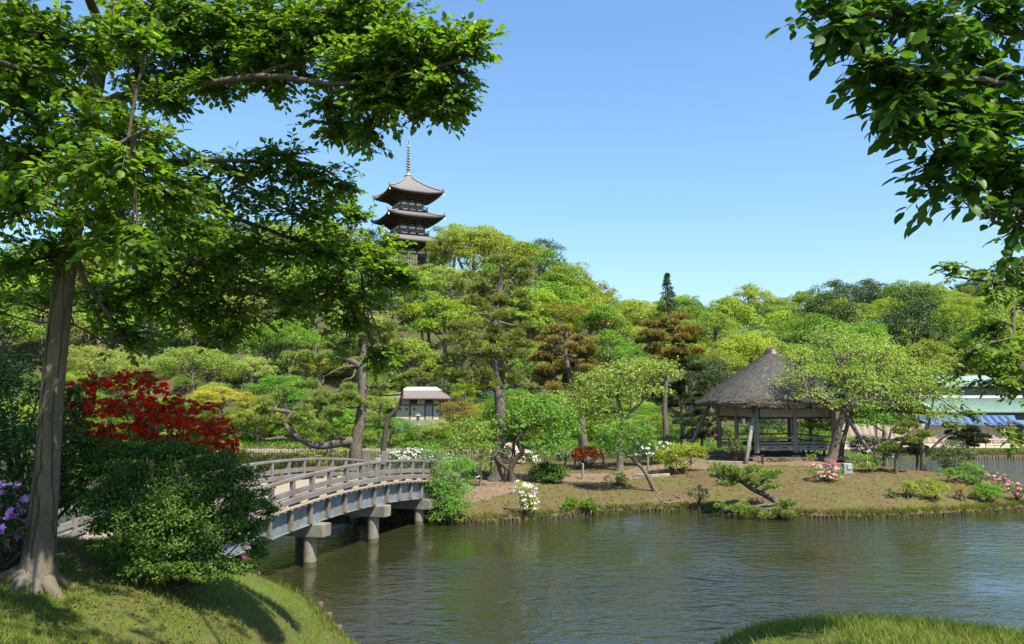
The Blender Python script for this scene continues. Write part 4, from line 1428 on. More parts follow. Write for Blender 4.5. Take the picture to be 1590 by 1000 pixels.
def make_tree(name, label, cat, trunk, r0, blobs, leaf, bark, size=0.16, dens=1.0, seed=1, group=None, r1=None, trunks2=(), aspect=0.5, up=0.7,
              base_zf=isl_z, csize=0.34, zbase=None, twigs=7, limb_r=0.35, low=-0.5, flowers=None, wobr=0.05, shell=0.5, droop=0.1):
    """trunk: [(px,py,D)]; blobs: [(px,py,rx,ry,D[,depth])] ellipses of foliage as seen, with their own depth."""
    rng = np.random.default_rng(seed)
    s_ = settle(trunk[0], base_zf)
    trunk = [(a, b, d * s_) for a, b, d in trunk]
    trunks2 = [[(a, b, d * s_) for a, b, d in q] for q in trunks2]
    blobs = [(*b[:4], b[4] * s_, *b[5:]) for b in blobs]
    f = at(*trunk[0])
    bz_ = base_zf(f) if zbase is None else zbase
    base = np.array((f[0], f[1], bz_))
    t = thing(name, label, cat, base, group)
    P = smooth_line(trunk_line(trunk, bz_), 6)
    rr = np.linspace(r0, r1 or r0 * 0.45, len(P))
    rr[0] *= 1.5; rr[1] *= 1.22; rr[2] *= 1.08
    mb = MB(); mb.tube(P, rr, 12, True, wobr, rng)
    mb.build("trunk", bark, t, True)
    nodes = [P[len(P) // 3:]]
    for tp in trunks2:
        Q = smooth_line(np.array([at(*p) for p in tp]), 6)
        mb = MB(); mb.tube(Q, np.linspace(r0 * .62, r0 * 0.2, len(Q)), 9, True, wobr, rng); mb.build("limb", bark, t, True)
        nodes.append(Q[len(Q) // 3:])
    nodes = np.concatenate(nodes)
    VV, TT, nv = [], [], 0
    tw = MB()
    limbs = MB()
    for b in blobs:
        px, py, rx, ry, D = b[:5]
        dep = b[5] if len(b) > 5 else 0.9
        m = m_per_px(D)
        c = at(px, py, D)
        r = np.array((rx * m, (rx + ry) / 2 * m * dep, ry * m))
        area = (r[0] * r[2] + r[0] * r[1] + r[1] * r[2]) / 3
        n = int(dens * 2.6 * 4 * math.pi * area / (size * size * aspect) * 0.55)
        n = max(60, min(n, 26000))
        Pp, out, cout, cc = clump_points(rng, c, r, n, max(8, int(4 * math.pi * area / (size * 2.6) ** 2)), csize, shell, low)
        T, Nn = leaf_frames(rng, cout, up, 0.5, droop)
        L = size * rng.uniform(0.6, 1.25, len(Pp))
        V, Ti = leaf_tris(Pp, T, Nn, L, L * aspect)
        VV.append(V); TT.append(Ti + nv); nv += len(V)
        # a limb up to the foliage and twigs out to its clumps
        cand = nodes[nodes[:, 2] < c[2] + 0.1]
        cand = cand if len(cand) else nodes[:1]
        dd = np.linalg.norm(cand - c, axis=1)
        a = cand[dd.argmin()]
        e = c - np.array((0, 0, r[2] * .15))
        L1 = bez(a, e, np.array((0, 0, -0.08 * np.linalg.norm(e - a))) + rng.standard_normal(3) * .08 * np.linalg.norm(e - a), 8)
        mb = MB(); mb.tube(L1, np.linspace(r0 * limb_r, r0 * limb_r * .35, 8), 7, True)
        mb.build("limb", bark, t, True)
        for q in cc[rng.permutation(len(cc))[:twigs]]:
            s = L1[rng.integers(4, 8)]
            tw.tube(bez(s, q, rng.standard_normal(3) * .06, 5), np.linspace(r0 * limb_r * .3, 0.006, 5), 4, False)
    if tw.n:
        tw.build("twigs", bark, t, True)["kind"] = "stuff"
    V = np.concatenate(VV) - base
    me = mesh_np("crown", V, np.concatenate(TT), None, leaf)
    link("crown", me, t)
    return t


def needles_mesh(rng, P, D, ln, k, spread, w=0.012):
    """tufts: k thin needles at each P round the direction D"""
    n = len(P)
    Pk = np.repeat(P, k, 0)
    Dk = nrm(np.repeat(D, k, 0) + rng.standard_normal((n * k, 3)) * spread)
    l = ln * rng.uniform(0.7, 1.15, (n * k, 1))
    s = nrm(np.cross(Dk, unit(rng, n * k))) * w
    V = np.stack((Pk - s, Pk + s, Pk + Dk * l), 1).reshape(-1, 3)
    # one island per tuft cannot be had with loose needles; keep triangles
    return V, np.arange(len(V)).reshape(-1, 3)


def make_pine(name, label, trunk, r0, pads, seed=1, needle='needle', cat="pine tree", group=None, ln=0.17, dens=1.0, base_zf=isl_z, limbs=(), candles=0.25, zbase=None,
              bark='pine_bark', w=0.012, r1=None, autolimb=True, flat=0.55):
    rng = np.random.default_rng(seed)
    s_ = settle(trunk[0], base_zf)
    trunk = [(a, b, d * s_) for a, b, d in trunk]
    limbs = [([(a, b, d * s_) for a, b, d in q], ra, rb) for q, ra, rb in limbs]
    pads = [(*b[:4], b[4] * s_) for b in pads]
    f = at(*trunk[0])
    bz_ = base_zf(f) if zbase is None else zbase
    base = np.array((f[0], f[1], bz_))
    t = thing(name, label, cat, base, group)
    P = smooth_line(trunk_line(trunk, bz_), 7)
    rr = np.linspace(r0, r1 or r0 * 0.35, len(P)); rr[0] *= 1.35; rr[1] *= 1.15
    mb = MB(); mb.tube(P, rr, 12, True, 0.06, rng); mb.build("trunk", M[bark], t, True)
    nodes = [P[4:]]
    for lp, ra, rb in limbs:
        Q = smooth_line(np.array([at(*p) for p in lp]), 6)
        mb = MB(); mb.tube(Q, np.linspace(ra, rb, len(Q)), 9, True, 0.06, rng); mb.build("limb", M[bark], t, True)
        nodes.append(Q[2:])
    nodes = np.concatenate(nodes)
    V1, T1, n1, V2, T2, n2 = [], [], 0, [], [], 0
    tw = MB()
    for b in pads:
        px, py, rx, ry, D = b[:5]
        m = m_per_px(D)
        c = at(px, py, D)
        r = np.array((rx * m, (rx * .75 + ry * .25) * m, ry * m))
        area = r[0] * r[1]
        n = int(dens * 330 * area / (ln / .17) ** 2 * (1 + r[2] / r[0]))
        n = max(60, min(n, 5200))
        k = max(5, int(area * 4 / (ln / .17) ** 2))
        # pads: small domed clumps
        ca = rng.uniform(0, 2 * math.pi, k); cr = np.sqrt(rng.random(k))
        cc = np.stack((np.cos(ca) * cr, np.sin(ca) * cr, rng.uniform(-.8, .75, k) * np.sqrt(np.maximum(1 - cr ** 2, 0.05))), 1) * r * 0.9 + c
        cs = ln * rng.uniform(1.2, 2.3, k)
        idx = rng.integers(0, k, n)
        d = unit(rng, n); d[:, 2] = np.abs(d[:, 2]) * 0.9 - 0.22
        d = nrm(d)
        Pp = cc[idx] + d * cs[idx, None] * np.array((1, 1, flat)) * rng.uniform(.55, 1.0, (n, 1))
        D_ = nrm(d * .9 + UP * .65)
        V, Ti = needles_mesh(rng, Pp, D_, ln, 9, 0.42, w * 1.35)
        V1.append(V); T1.append(Ti + n1); n1 += len(V)
        kc = rng.random(n) < candles
        kc &= d[:, 2] > 0.1
        if kc.any():
            V, Ti = needles_mesh(rng, Pp[kc] + D_[kc] * ln * .55, nrm(UP + rng.standard_normal((kc.sum(), 3)) * .15), ln * .75, 2, 0.05, w * 1.3)
            V2.append(V); T2.append(Ti + n2); n2 += len(V)
        dd = np.linalg.norm((nodes - c) * np.array((1, 1, 1.6)), axis=1)
        a = nodes[dd.argmin()]
        e = c - UP * r[2] * .3
        lb = bez(a, e, np.array((0, 0, -.05)) + rng.standard_normal(3) * .1 * np.linalg.norm(e - a), 7)
        if autolimb and np.linalg.norm(e - a) > .15:
            mb = MB(); mb.tube(lb, np.linspace(min(r0 * .33, .07), 0.022, 7), 7); mb.build("limb", M[bark], t, True)
        for q in cc[:12]:
            s = lb[rng.integers(3, 7)]
            tw.tube(bez(s, q, rng.standard_normal(3) * .08, 5), np.linspace(0.022, 0.008, 5), 4, False)
    if tw.n:
        tw.build("twigs", M[bark], t, True)["kind"] = "stuff"
    link("crown", mesh_np("crown", np.concatenate(V1) - base, np.concatenate(T1), None, M[needle]), t)
    if n2:
        link("new_shoots", mesh_np("new_shoots", np.concatenate(V2) - base, np.concatenate(T2), None, M['candle']), t)["kind"] = "stuff"
    return t


def flower_tris(rng, P, Nn, size, petals=5):
    n = len(P)
    A = nrm(np.cross(Nn, unit(rng, n)))
    B = np.cross(Nn, A)
    V, T = [P - Nn * size * .25], []
    for k in range(petals):
        for o, rr, h in ((-0.5, .62, .12), (0.0, 1.0, .22), (0.5, .62, .12)):
            a = (k + o * .92) * 2 * math.pi / petals
            V.append(P + (A * math.cos(a) + B * math.sin(a)) * (size * rr * rng.uniform(.85, 1.1, (n, 1))) + Nn * size * h)
    V = np.stack(V, 1).reshape(-1, 3)
    m = 1 + petals * 3
    i = np.arange(n)[:, None] * m
    for k in range(petals):
        a = 1 + 3 * k
        T += [i + np.array((0, a, a + 1)), i + np.array((0, a + 1, a + 2))]
    return V, np.concatenate(T, 1).reshape(-1, 3)


def make_shrub(name, label, foot, blobs, leaf, cat="shrub", size=0.07, dens=1.0, seed=1, group=None, flowers=(), base_zf=isl_z, stems=5, bark='twig', aspect=0.5,
               up=0.6, csize=0.26, zbase=None, low=-0.35, stem_r=0.03, shell=0.6, fine=False, stem_name="stem"):
    """foot: (px,py,D); flowers: [(mat, size, share of surface, blob indexes or None, part name)]"""
    rng = np.random.default_rng(seed)
    s_ = settle(foot, base_zf)
    foot = (foot[0], foot[1], foot[2] * s_)
    blobs = [(*b[:4], b[4] * s_, *b[5:]) for b in blobs]
    f = at(*foot)
    bz_ = base_zf(f) if zbase is None else zbase
    base = np.array((f[0], f[1], bz_))
    t = thing(name, label, cat, base, group)
    VV, TT, nv = [], [], 0
    fl = {i: ([], [], 0) for i in range(len(flowers))}
    mb = MB()
    for bi, b in enumerate(blobs):
        px, py, rx, ry, D = b[:5]
        m = m_per_px(D)
        c = at(px, py, D)
        dep = b[5] if len(b) > 5 else 0.9
        r = np.array((rx * m, (rx + ry) / 2 * m * dep, ry * m))
        area = (r[0] * r[2] + r[0] * r[1] + r[1] * r[2]) / 3
        n = int(dens * 2.4 * 4 * math.pi * area / (size * size * aspect) * 0.5)
        n = max(80, min(int(n * 1.35), 26000))
        k = max(8, int(4 * math.pi * area / (size * 3.0) ** 2))
        Pp, out, cout, cc = clump_points(rng, c, r, n, k, csize, shell, low)
        ok = Pp[:, 2] > bz_ - 0.9
        Pp, out, cout = Pp[ok], out[ok], cout[ok]
        T, Nn = leaf_frames(rng, cout, up, 0.5, -0.15)
        L = size * rng.uniform(0.6, 1.25, len(Pp))
        V, Ti = leaf_tris(Pp, T, Nn, L, L * aspect)
        VV.append(V); TT.append(Ti + nv); nv += len(V)
        for fi, (fm, fs, share, which, *rest) in enumerate(flowers):
            if fs > .05:
                fs *= .62; share = share * 1.15
            if which is not None and bi not in which:
                continue
            nf = int(4 * math.pi * area / (fs * fs * 2.2) * share)
            d = unit(rng, nf * 2); d = d[d[:, 2] > -.45][:nf]
            # flowers gather at branch ends
            g = unit(rng, max(6, nf // 6)); gi = (d @ g.T).argmax(1)
            d = nrm(d * .35 + g[gi] * .65 + rng.standard_normal(d.shape) * .05)
            d = d[d[:, 2] > -.5]
            p = c + d * r * (rng.uniform(.90, 1.10, (len(d), 1)))
            nn = nrm(d + UP * .35 + rng.standard_normal(d.shape) * .3 - np.array((0, .25, 0)))
            V, Ti = flower_tris(rng, p, nn, fs * rng.uniform(.75, 1.2, (len(p), 1)))
            a, bb, cnt = fl[fi]
            a.append(V); bb.append(Ti + cnt); fl[fi] = (a, bb, cnt + len(V))
        if stems:
            for s in range(max(1, stems)):
                q = cc[rng.integers(len(cc))]
                q = base + (q - base) * .8
                q[2] = max(q[2], bz_ + .35 * r[2])
                s0 = base + np.append(rng.standard_normal(2) * .08, -.05)
                mb.tube(bez(s0, q, rng.standard_normal(3) * .12 - np.array((0, 0, .05)), 6), np.linspace(stem_r, stem_r * .3, 6), 5, False)
    if mb.n:
        mb.build("stems", M[bark], t, True)
    link("foliage", mesh_np("foliage", np.concatenate(VV) - base, np.concatenate(TT), None, leaf), t)
    for fi, (fm, fs, share, which, *rest) in enumerate(flowers):
        a, bb, cnt = fl[fi]
        if cnt:
            link("flowers", mesh_np("flowers", np.concatenate(a) - base, np.concatenate(bb), None, M[fm]), t)["kind"] = "stuff"
    return t


# ------------------------------------------------------------------ foreground trees: trunk, limbs, sprays of leaves
UNIT_LEAF = {}


def hero_tree(name, label, cat, trunk_pts, rad, limbs, blobs, leaf, bark, base, seed, lsize=0.09, per=12, nparts=300, roots=None, asp=0.62, flat=0.55, hang=0.18, vines=False):
    rng = np.random.default_rng(seed)
    t = thing(name, label, cat, base)
    P = smooth_line(trunk_pts, 8)
    R = np.interp(np.linspace(0, 1, len(P)), np.linspace(0, 1, len(rad)), rad)
    mb = MB(); mb.tube(P, R, 20, True, 0.015, rng)
    tr = mb.build("trunk", bark, t, True)
    if vines:
        for k in range(5):
            a0 = rng.uniform(0, 6.28); pts = []
            n_ = len(P) * 3 // 5
            st = rng.integers(2, 8)
            for i in range(st, n_):
                a0 += rng.normal(0, .12)
                pts.append(P[i] + np.array((math.cos(a0), math.sin(a0), 0)) * (R[i] * 1.01))
            mb = MB(); mb.tube(np.array(pts), np.linspace(.008, .003, len(pts)), 5); mb.build("vine", M['dark_bark'], tr, True)
    if roots:
        for rp, ra in roots:
            mb = MB(); Q = smooth_line(rp, 6); mb.tube(Q, np.linspace(ra, ra * .25, len(Q)), 10, True, .05, rng); mb.build("root_flare", bark, tr, True)
    nodes = [P[len(P) // 2:]]
    for lp, ra, rb in limbs:
        Q = smooth_line(np.asarray(lp, float), 7)
        Q[1:-1] += rng.standard_normal((len(Q) - 2, 3)) * ra * .10
        mb = MB(); mb.tube(Q, np.linspace(ra * .75, rb * .75, len(Q)), 9, True, .05, rng); mb.build("limb", M['bark'], t, True)
        nodes.append(Q)
    nodes = np.concatenate(nodes)
    tw = MB()
    allP, allT, allN, allL = [], [], [], []
    for (c, r, ns) in blobs:
        c = np.asarray(c, float); r = np.asarray(r, float)
        d = unit(rng, ns) * (rng.random((ns, 1)) ** 0.42)
        # gather sprays in layered clusters
        k = max(3, ns // 9)
        cl = unit(rng, k) * (rng.random((k, 1)) ** 0.4) * .92
        ii = rng.integers(0, k, ns)
        d = cl[ii] + rng.standard_normal((ns, 3)) * np.array((.26, .26, .20))
        S_ = c + d * r
        dd = np.linalg.norm(nodes - c, axis=1)
        a = nodes[dd.argmin()]
        lb = bez(a, c, rng.standard_normal(3) * .1 * np.linalg.norm(c - a) + UP * .05 * np.linalg.norm(c - a), 8)
        tw.tube(lb, np.linspace(0.015, 0.008, 8), 6, False)
        # secondary twigs to cluster centres
        cls = c + cl * r
        for q in cls:
            s = lb[rng.integers(3, 8)]
            L2 = bez(s, q, rng.standard_normal(3) * .08, 6)
            tw.tube(L2, np.linspace(0.010, 0.005, 6), 5, False)
        dirs = S_ - (a * .4 + c * .6)
        dirs = nrm(nrm(S_ - cls[ii] + 1e-6) * .8 + nrm(dirs) * .7 + rng.standard_normal((ns, 3)) * .35)
        dirs[:, 2] = dirs[:, 2] * flat - hang
        dirs = nrm(dirs)
        for q, dv, ci in zip(S_, dirs, ii):
            ln = lsize * rng.uniform(2.2, 4.2)
            tip = q + dv * ln * .5 - UP * .03
            q0 = q - dv * ln * .5
            if rng.random() < .5:
                tw.tube(np.array((cls[ci], q0, tip)), (0.005, 0.004, 0.0025), 3, False)
            else:
                tw.tube(np.array((q0, tip)), (0.004, 0.0025), 3, False)
            m = rng.integers(int(per * .7), int(per * 1.3))
            tt = np.linspace(0.05, 1.0, m)
            side = np.where(np.arange(m) % 2, 1.0, -1.0)
            hor = nrm(np.cross(dv, UP)[None])[0]
            bp_ = q0 + (tip - q0) * tt[:, None]
            ang = np.where(tt > .93, 0.1, rng.uniform(.6, 1.25, m))
            T = dv * np.cos(ang)[:, None] + hor * (np.sin(ang) * side)[:, None] + UP * rng.normal(-.12, .22, m)[:, None]
            T = nrm(T)
            Nn = nrm(UP * .9 + rng.standard_normal((m, 3)) * .38 + dv * .1)
            Nn = nrm(Nn - T * (T * Nn).sum(1, keepdims=True))
            allP.append(bp_ + T * lsize * .12); allT.append(T); allN.append(Nn)
            allL.append(lsize * rng.uniform(.6, 1.2, m))
    tw.build("twigs", M['twig'], t, True)["kind"] = "stuff"
    Pp, T, Nn, L = np.concatenate(allP), np.concatenate(allT), np.concatenate(allN), np.concatenate(allL)
    # the largest leaves in view become leaves of their own
    eye = np.array((0, 0, EYE))
    rel = Pp - eye
    yy = rel[:, 1] * _cp + rel[:, 2] * _sp
    zz = -rel[:, 1] * _sp + rel[:, 2] * _cp
    vis = (yy > .5) & (np.abs(rel[:, 0] / np.maximum(yy, .1)) < .66) & (np.abs(zz / np.maximum(yy, .1)) < .41)
    app = np.where(vis, L / np.maximum(yy, .5), 0)
    sel = np.argsort(-app)[:nparts]
    Bv = nrm(np.cross(Nn, T))
    N2 = np.cross(T, Bv)
    key = (leaf.name, asp)
    if key not in UNIT_LEAF:
        V, Ti = leaf_fine(np.zeros((1, 3)), np.array([[1.0, 0, 0]]), np.array([[0, 0, 1.0]]), 1.0, asp)
        UNIT_LEAF[key] = mesh_np("leaf", V, Ti, None, leaf, True)
    for i in sel:
        o = bpy.data.objects.new("leaf", UNIT_LEAF[key]); COL.objects.link(o); o.parent = t
        p = Pp[i] - base; l = L[i]
        o.matrix_local = Matrix([[T[i][k] * l, Bv[i][k] * l, N2[i][k] * l, p[k]] for k in range(3)] + [[0, 0, 0, 1]])
    rest = np.ones(len(Pp), bool); rest[sel] = False
    V, Ti = leaf_fine(Pp[rest], T[rest], Nn[rest], L[rest], L[rest] * asp)
    lv = link("leaves", mesh_np("leaves", V - base, Ti, None, leaf, True), t)
    lv["kind"] = "stuff"
    return t


def hb_(px, py, rx, ry, D, ns, dep=None):
    m = m_per_px(D)
    ns = int(ns * HB)
    return (at(px, py, D), (rx * m, dep if dep else (rx + ry) / 2 * m * 1.0, ry * m), ns)


HB = 2.1
# left tree: pale trunk leaning right, crown across the upper left
TD = 7.6
b0 = at(55, 905, TD); b0[2] = bnk_z(b0)
tp = [b0 - UP * .12, at(62, 850, TD), at(72, 740, TD), at(82, 600, TD), at(98, 450, TD), at(112, 360, TD + .05), at(128, 260, TD + .1), at(148, 130, TD + .15), at(168, 40, TD + .2), at(205, -40, TD + .3), at(260, -160, TD + .4)]
trad = [0.20, 0.138, 0.112, 0.102, 0.097, 0.093, 0.088, 0.083, 0.075, 0.062, 0.045]
limbs = [
    ([at(160, 158, TD + .15), at(230, 140, 7.6), at(330, 128, 7.3), at(420, 118, 7.0), at(520, 130, 6.8), at(620, 118, 6.7), at(720, 92, 6.6)], 0.060, 0.018),
    ([at(152, 100, TD + .15), at(215, 72, 7.9), at(280, 40, 8.0), at(288, 0, 8.0), at(300, -60, 8.1)], 0.055, 0.03),
    ([at(285, 30, 8.0), at(340, 62, 7.9), at(390, 66, 7.8), at(440, 58, 7.6)], 0.03, 0.014),
    ([at(395, 122, 7.05), at(440, 102, 7.2), at(520, 80, 7.4), at(600, 45, 7.5)], 0.03, 0.014),
    ([at(118, 400, TD), at(135, 440, 7.6), at(170, 495, 7.9), at(175, 540, 8.2)], 0.040, 0.018),
    ([at(125, 300, TD), at(220, 320, 8.1), at(330, 330, 8.5), at(450, 370, 8.7), at(560, 420, 8.8)], 0.05, 0.016),
    ([at(120, 340, TD), at(230, 400, 8.4), at(330, 440, 8.9), at(450, 470, 9.2)], 0.045, 0.015),
    ([at(130, 240, TD), at(240, 250, 7.8), at(360, 250, 7.9), at(480, 255, 8.0), at(560, 300, 8.2)], 0.045, 0.014),
    ([at(112, 350, TD), at(60, 300, 7.2), at(0, 270, 6.6), at(-80, 230, 6.0)], 0.05, 0.02),
    ([at(140, 180, TD), at(80, 120, 6.8), at(10, 100, 6.0), at(-60, 60, 5.2)], 0.045, 0.02),
    ([at(128, 255, TD), at(150, 240, 6.6), at(200, 215, 5.6), at(230, 200, 4.8)], 0.03, 0.012),
    ([at(165, 60, TD), at(120, -60, 6.0), at(100, -300, 4.0), at(150, -700, 2.5)], 0.06, 0.03),
    ([at(215, -50, TD + .3), at(400, -120, 7.0), at(560, -160, 6.0), (0.2, 4.6, 8.5), (1.4, 3.4, 8.2)], 0.05, 0.02),  # end added beyond the frame to carry the leaves that shade the lawn
]
blobs = [
    # top right reach of the crown
    hb_(560, 35, 95, 55, 7.2, 95), hb_(650, 70, 85, 55, 6.8, 90), hb_(715, 80, 42, 42, 6.7, 36), hb_(668, 160, 46, 32, 6.8, 34), hb_(570, 110, 80, 45, 7.0, 75),
    hb_(520, 185, 45, 40, 7.2, 30), hb_(575, 200, 26, 26, 7.0, 11), hb_(600, 150, 55, 36, 6.9, 38), hb_(480, 60, 90, 55, 7.4, 90), hb_(420, 25, 90, 60, 7.6, 90), hb_(430, 105, 70, 36, 7.4, 45),
    hb_(330, 60, 90, 70, 7.8, 95), hb_(330, 135, 50, 22, 7.5, 20), hb_(260, 150, 50, 26, 7.6, 24), hb_(400, 80, 60, 36, 7.6, 40), hb_(60, 100, 80, 50, 7.6, 50), hb_(10, 60, 60, 60, 7.4, 40), hb_(40, 260, 60, 40, 7.8, 36), hb_(250, 30, 90, 60, 7.6, 85), hb_(240, 110, 80, 60, 7.9, 70), hb_(690, 130, 40, 30, 6.7, 26),
    # left of the trunk and round it
    hb_(60, 40, 110, 60, 6.6, 85), hb_(30, 130, 90, 60, 6.4, 70), hb_(50, 230, 100, 55, 6.8, 70), hb_(20, 320, 70, 50, 7.0, 45), hb_(60, 400, 90, 42, 7.6, 52), hb_(30, 470, 60, 32, 8.2, 20),
    hb_(205, 205, 80, 46, 7.0, 42), hb_(215, 285, 100, 50, 6.4, 70), hb_(170, 340, 60, 40, 6.8, 22), hb_(250, 345, 85, 45, 7.4, 60), hb_(190, 255, 60, 40, 5.4, 14), hb_(90, 170, 50, 50, 5.6, 10),
    hb_(200, 375, 60, 30, 5.6, 16), hb_(70, 290, 60, 50, 5.4, 12), hb_(230, 70, 60, 50, 5.6, 14),
    # the dark middle layer
    hb_(430, 250, 55, 32, 8.0, 34), hb_(370, 290, 70, 45, 8.2, 40), hb_(500, 270, 50, 34, 8.2, 24), hb_(460, 315, 80, 38, 8.4, 42), hb_(300, 260, 34, 36, 8.0, 20), hb_(540, 290, 26, 26, 8.2, 10),
    hb_(300, 400, 95, 50, 8.6, 60), hb_(400, 390, 95, 48, 8.8, 62), hb_(500, 395, 85, 45, 8.9, 54), hb_(590, 380, 34, 40, 8.9, 24), hb_(590, 430, 50, 30, 8.8, 40), hb_(640, 432, 20, 14, 8.8, 7),
    hb_(230, 450, 85, 50, 8.6, 52), hb_(330, 475, 85, 42, 9.0, 52), hb_(430, 455, 85, 42, 9.2, 54), hb_(520, 460, 65, 38, 9.1, 52), hb_(360, 520, 36, 22, 9.2, 18), hb_(540, 510, 34, 40, 9.1, 24), hb_(580, 560, 26, 34, 9.0, 16),
    hb_(190, 520, 60, 40, 8.8, 30), hb_(150, 470, 50, 50, 8.4, 26), hb_(560, 340, 28, 22, 8.9, 12),
]
# unseen crown above and behind the frame, denser at right to shade the lawn
for (x, y, z, r, n) in [(-6.0, 4.5, 8.6, 1.7, 90), (-3.2, 5.0, 9.2, 1.7, 95), (-1.2, 6.2, 9.0, 1.5, 80), (-4.6, 8.0, 10.2, 1.8, 100), (-2.0, 8.4, 10.0, 1.7, 90), (-7.5, 7.0, 8.4, 1.7, 85), (-5.5, 2.2, 8.4, 1.8, 85),
                        (-3.0, 2.0, 8.6, 1.7, 85), (-8.0, 3.5, 7.4, 1.7, 80), (-5.5, -0.6, 8.0, 1.9, 80), (-2.6, -1.0, 8.2, 1.7, 70), (-8.2, -0.5, 7.5, 1.9, 70), (-0.6, 3.4, 8.6, 1.3, 55), (0.6, 4.6, 8.5, 1.4, 60), (1.6, 3.2, 8.2, 1.4, 60)]:
    blobs.append(((x, y, z), (r, r, r * .6), int(n * (1.3 if x > -3.5 else .55))))
def gp(px, py, D):
    p = at(px, py, D); p[2] = bnk_z(p); return p
roots = []
for (dx, dy, ln, ra) in ((-1, -.3, .55, .085), (.95, -.35, .45, .08), (-.25, -1, .28, .085), (.6, .8, .5, .08), (-.8, .6, .5, .08), (.5, -.85, .25, .07)):
    q = []
    for s in (0.0, .3, .6, 1.0):
        v = b0 + np.array((dx, dy, 0)) * (0.10 + ln * s)
        v[2] = bnk_z(v) + (.17 * (1 - s) ** 2.0 - .05 * s) - ra * .55
        q.append(v)
    roots.append((q, ra))
hero_tree("broadleaf_tree", "tall broadleaf tree with a pale leaning trunk and wide dark green crown at left", "tree", np.array(tp), trad, limbs, blobs, M['oak_leaf'], M['pale_bark'], b0, 11, 0.076, 12, 300, roots, flat=.85, hang=.06, vines=True)

HB = 1.35
# right: branches reaching in from a tree that stands outside the frame
rb = np.array((7.4, 5.6, 0.0)); rb[2] = bnk_z(rb)
rt = [rb - UP * .1, rb + UP * 1.2, rb + np.array((-.05, .05, 2.6)), rb + np.array((-.15, 0, 4.2)), rb + np.array((-.35, 0, 6.0))]
rl = [([rt[3], at(1640, 60, 5.2), at(1560, 40, 4.9), at(1450, 35, 4.6), at(1350, 20, 4.4), at(1285, 8, 4.3)], 0.05, 0.010),
      ([rt[3], at(1660, 130, 5.0), at(1560, 130, 4.7), at(1450, 110, 4.5), at(1375, 108, 4.4)], 0.045, 0.010),
      ([rt[2], at(1650, 250, 5.0), at(1560, 250, 4.8), at(1480, 250, 4.7)], 0.04, 0.010),
      ([rt[2], at(1650, 330, 4.9), at(1580, 330, 4.7), at(1530, 340, 4.7)], 0.03, 0.008),
      ([rt[4], (5.2, 4.2, 7.8), (3.6, 3.0, 7.7), (2.2, 2.0, 7.4)], 0.05, 0.02)]
rbz = [hb_(1318, 22, 40, 24, 4.4, 10), hb_(1272, 12, 18, 12, 4.3, 4), hb_(1370, 40, 60, 40, 4.5, 24), hb_(1450, 45, 60, 45, 4.6, 28), hb_(1540, 20, 60, 34, 4.9, 20), hb_(1368, 95, 30, 28, 4.4, 9), hb_(1400, 110, 50, 40, 4.5, 20),
       hb_(1470, 130, 55, 45, 4.6, 24), hb_(1550, 110, 55, 50, 4.8, 24), hb_(1405, 160, 34, 26, 4.5, 10), hb_(1500, 190, 50, 40, 4.7, 20), hb_(1570, 190, 45, 50, 4.8, 22), hb_(1440, 195, 34, 26, 4.6, 9),
       hb_(1480, 255, 34, 34, 4.7, 12), hb_(1540, 260, 45, 36, 4.8, 18), hb_(1590, 290, 40, 46, 4.8, 16), hb_(1540, 330, 18, 18, 4.7, 4), hb_(1585, 350, 22, 18, 4.7, 4), hb_(1450, 290, 20, 20, 4.7, 4)]
for (x, y, z, r, n) in [(4.6, 4.2, 7.8, 1.4, 50), (3.0, 3.4, 7.7, 1.3, 45), (6.6, 4.8, 8.2, 1.6, 55), (8.0, 6.2, 7.5, 1.6, 50), (7.6, 3.5, 6.2, 1.5, 45), (5.0, 1.8, 7.5, 1.5, 45), (2.2, 1.2, 7.4, 1.3, 40)]:
    rbz.append(((x, y, z), (r, r, r * .6), n))
for (px, py, rx, ry, D, n) in [(1650, 40, 70, 60, 5.0, 26), (1660, 140, 60, 60, 5.0, 24), (1650, 240, 60, 50, 4.9, 22), (1720, 180, 70, 80, 5.2, 26), (1760, 60, 80, 70, 5.3, 26), (1640, 320, 44, 40, 4.9, 14), (1780, 280, 80, 60, 5.4, 20), (1900, 120, 90, 100, 5.5, 26)]:
    rbz.append(hb_(px, py, rx, ry, D, n))
hero_tree("cherry_tree", "cherry tree branches with large dark leaves hanging in at the upper right", "tree", np.array(rt), [0.19, 0.16, 0.14, 0.12, 0.08], rl, rbz, M['cherry_leaf'], M['bark'], rb, 21, 0.106, 10, 300, asp=0.56, hang=.35)
# behind it, lighter sprays of a second tree, also rooted outside the frame
r2 = np.array((11.2, 9.2, 0.0)); r2[2] = bnk_z(r2)
rt2 = [r2 - UP * .1, r2 + UP * 1.5, r2 + np.array((-.1, .1, 3.0)), r2 + np.array((-.3, .1, 4.6))]
rl2 = [([rt2[2], at(1640, 440, 9.0), at(1560, 440, 8.8), at(1500, 432, 8.7), at(1465, 425, 8.6)], 0.04, 0.010),
       ([rt2[1], at(1650, 520, 9.0), at(1570, 525, 8.8), at(1500, 545, 8.7)], 0.035, 0.010),
       ([rt2[1], at(1660, 590, 9.0), at(1590, 598, 8.8), at(1530, 582, 8.7), at(1500, 575, 8.7)], 0.03, 0.010),
       ([rt2[1], at(1640, 690, 8.9), at(1570, 672, 8.7), at(1500, 645, 8.6), at(1460, 620, 8.5)], 0.024, 0.006),
       ([rt2[3], at(1660, 200, 8.8), at(1560, 190, 8.6), at(1490, 200, 8.5)], 0.03, 0.008),
       ([rt2[3], at(1640, 330, 8.8), at(1540, 300, 8.6), at(1470, 310, 8.5)], 0.03, 0.008)]
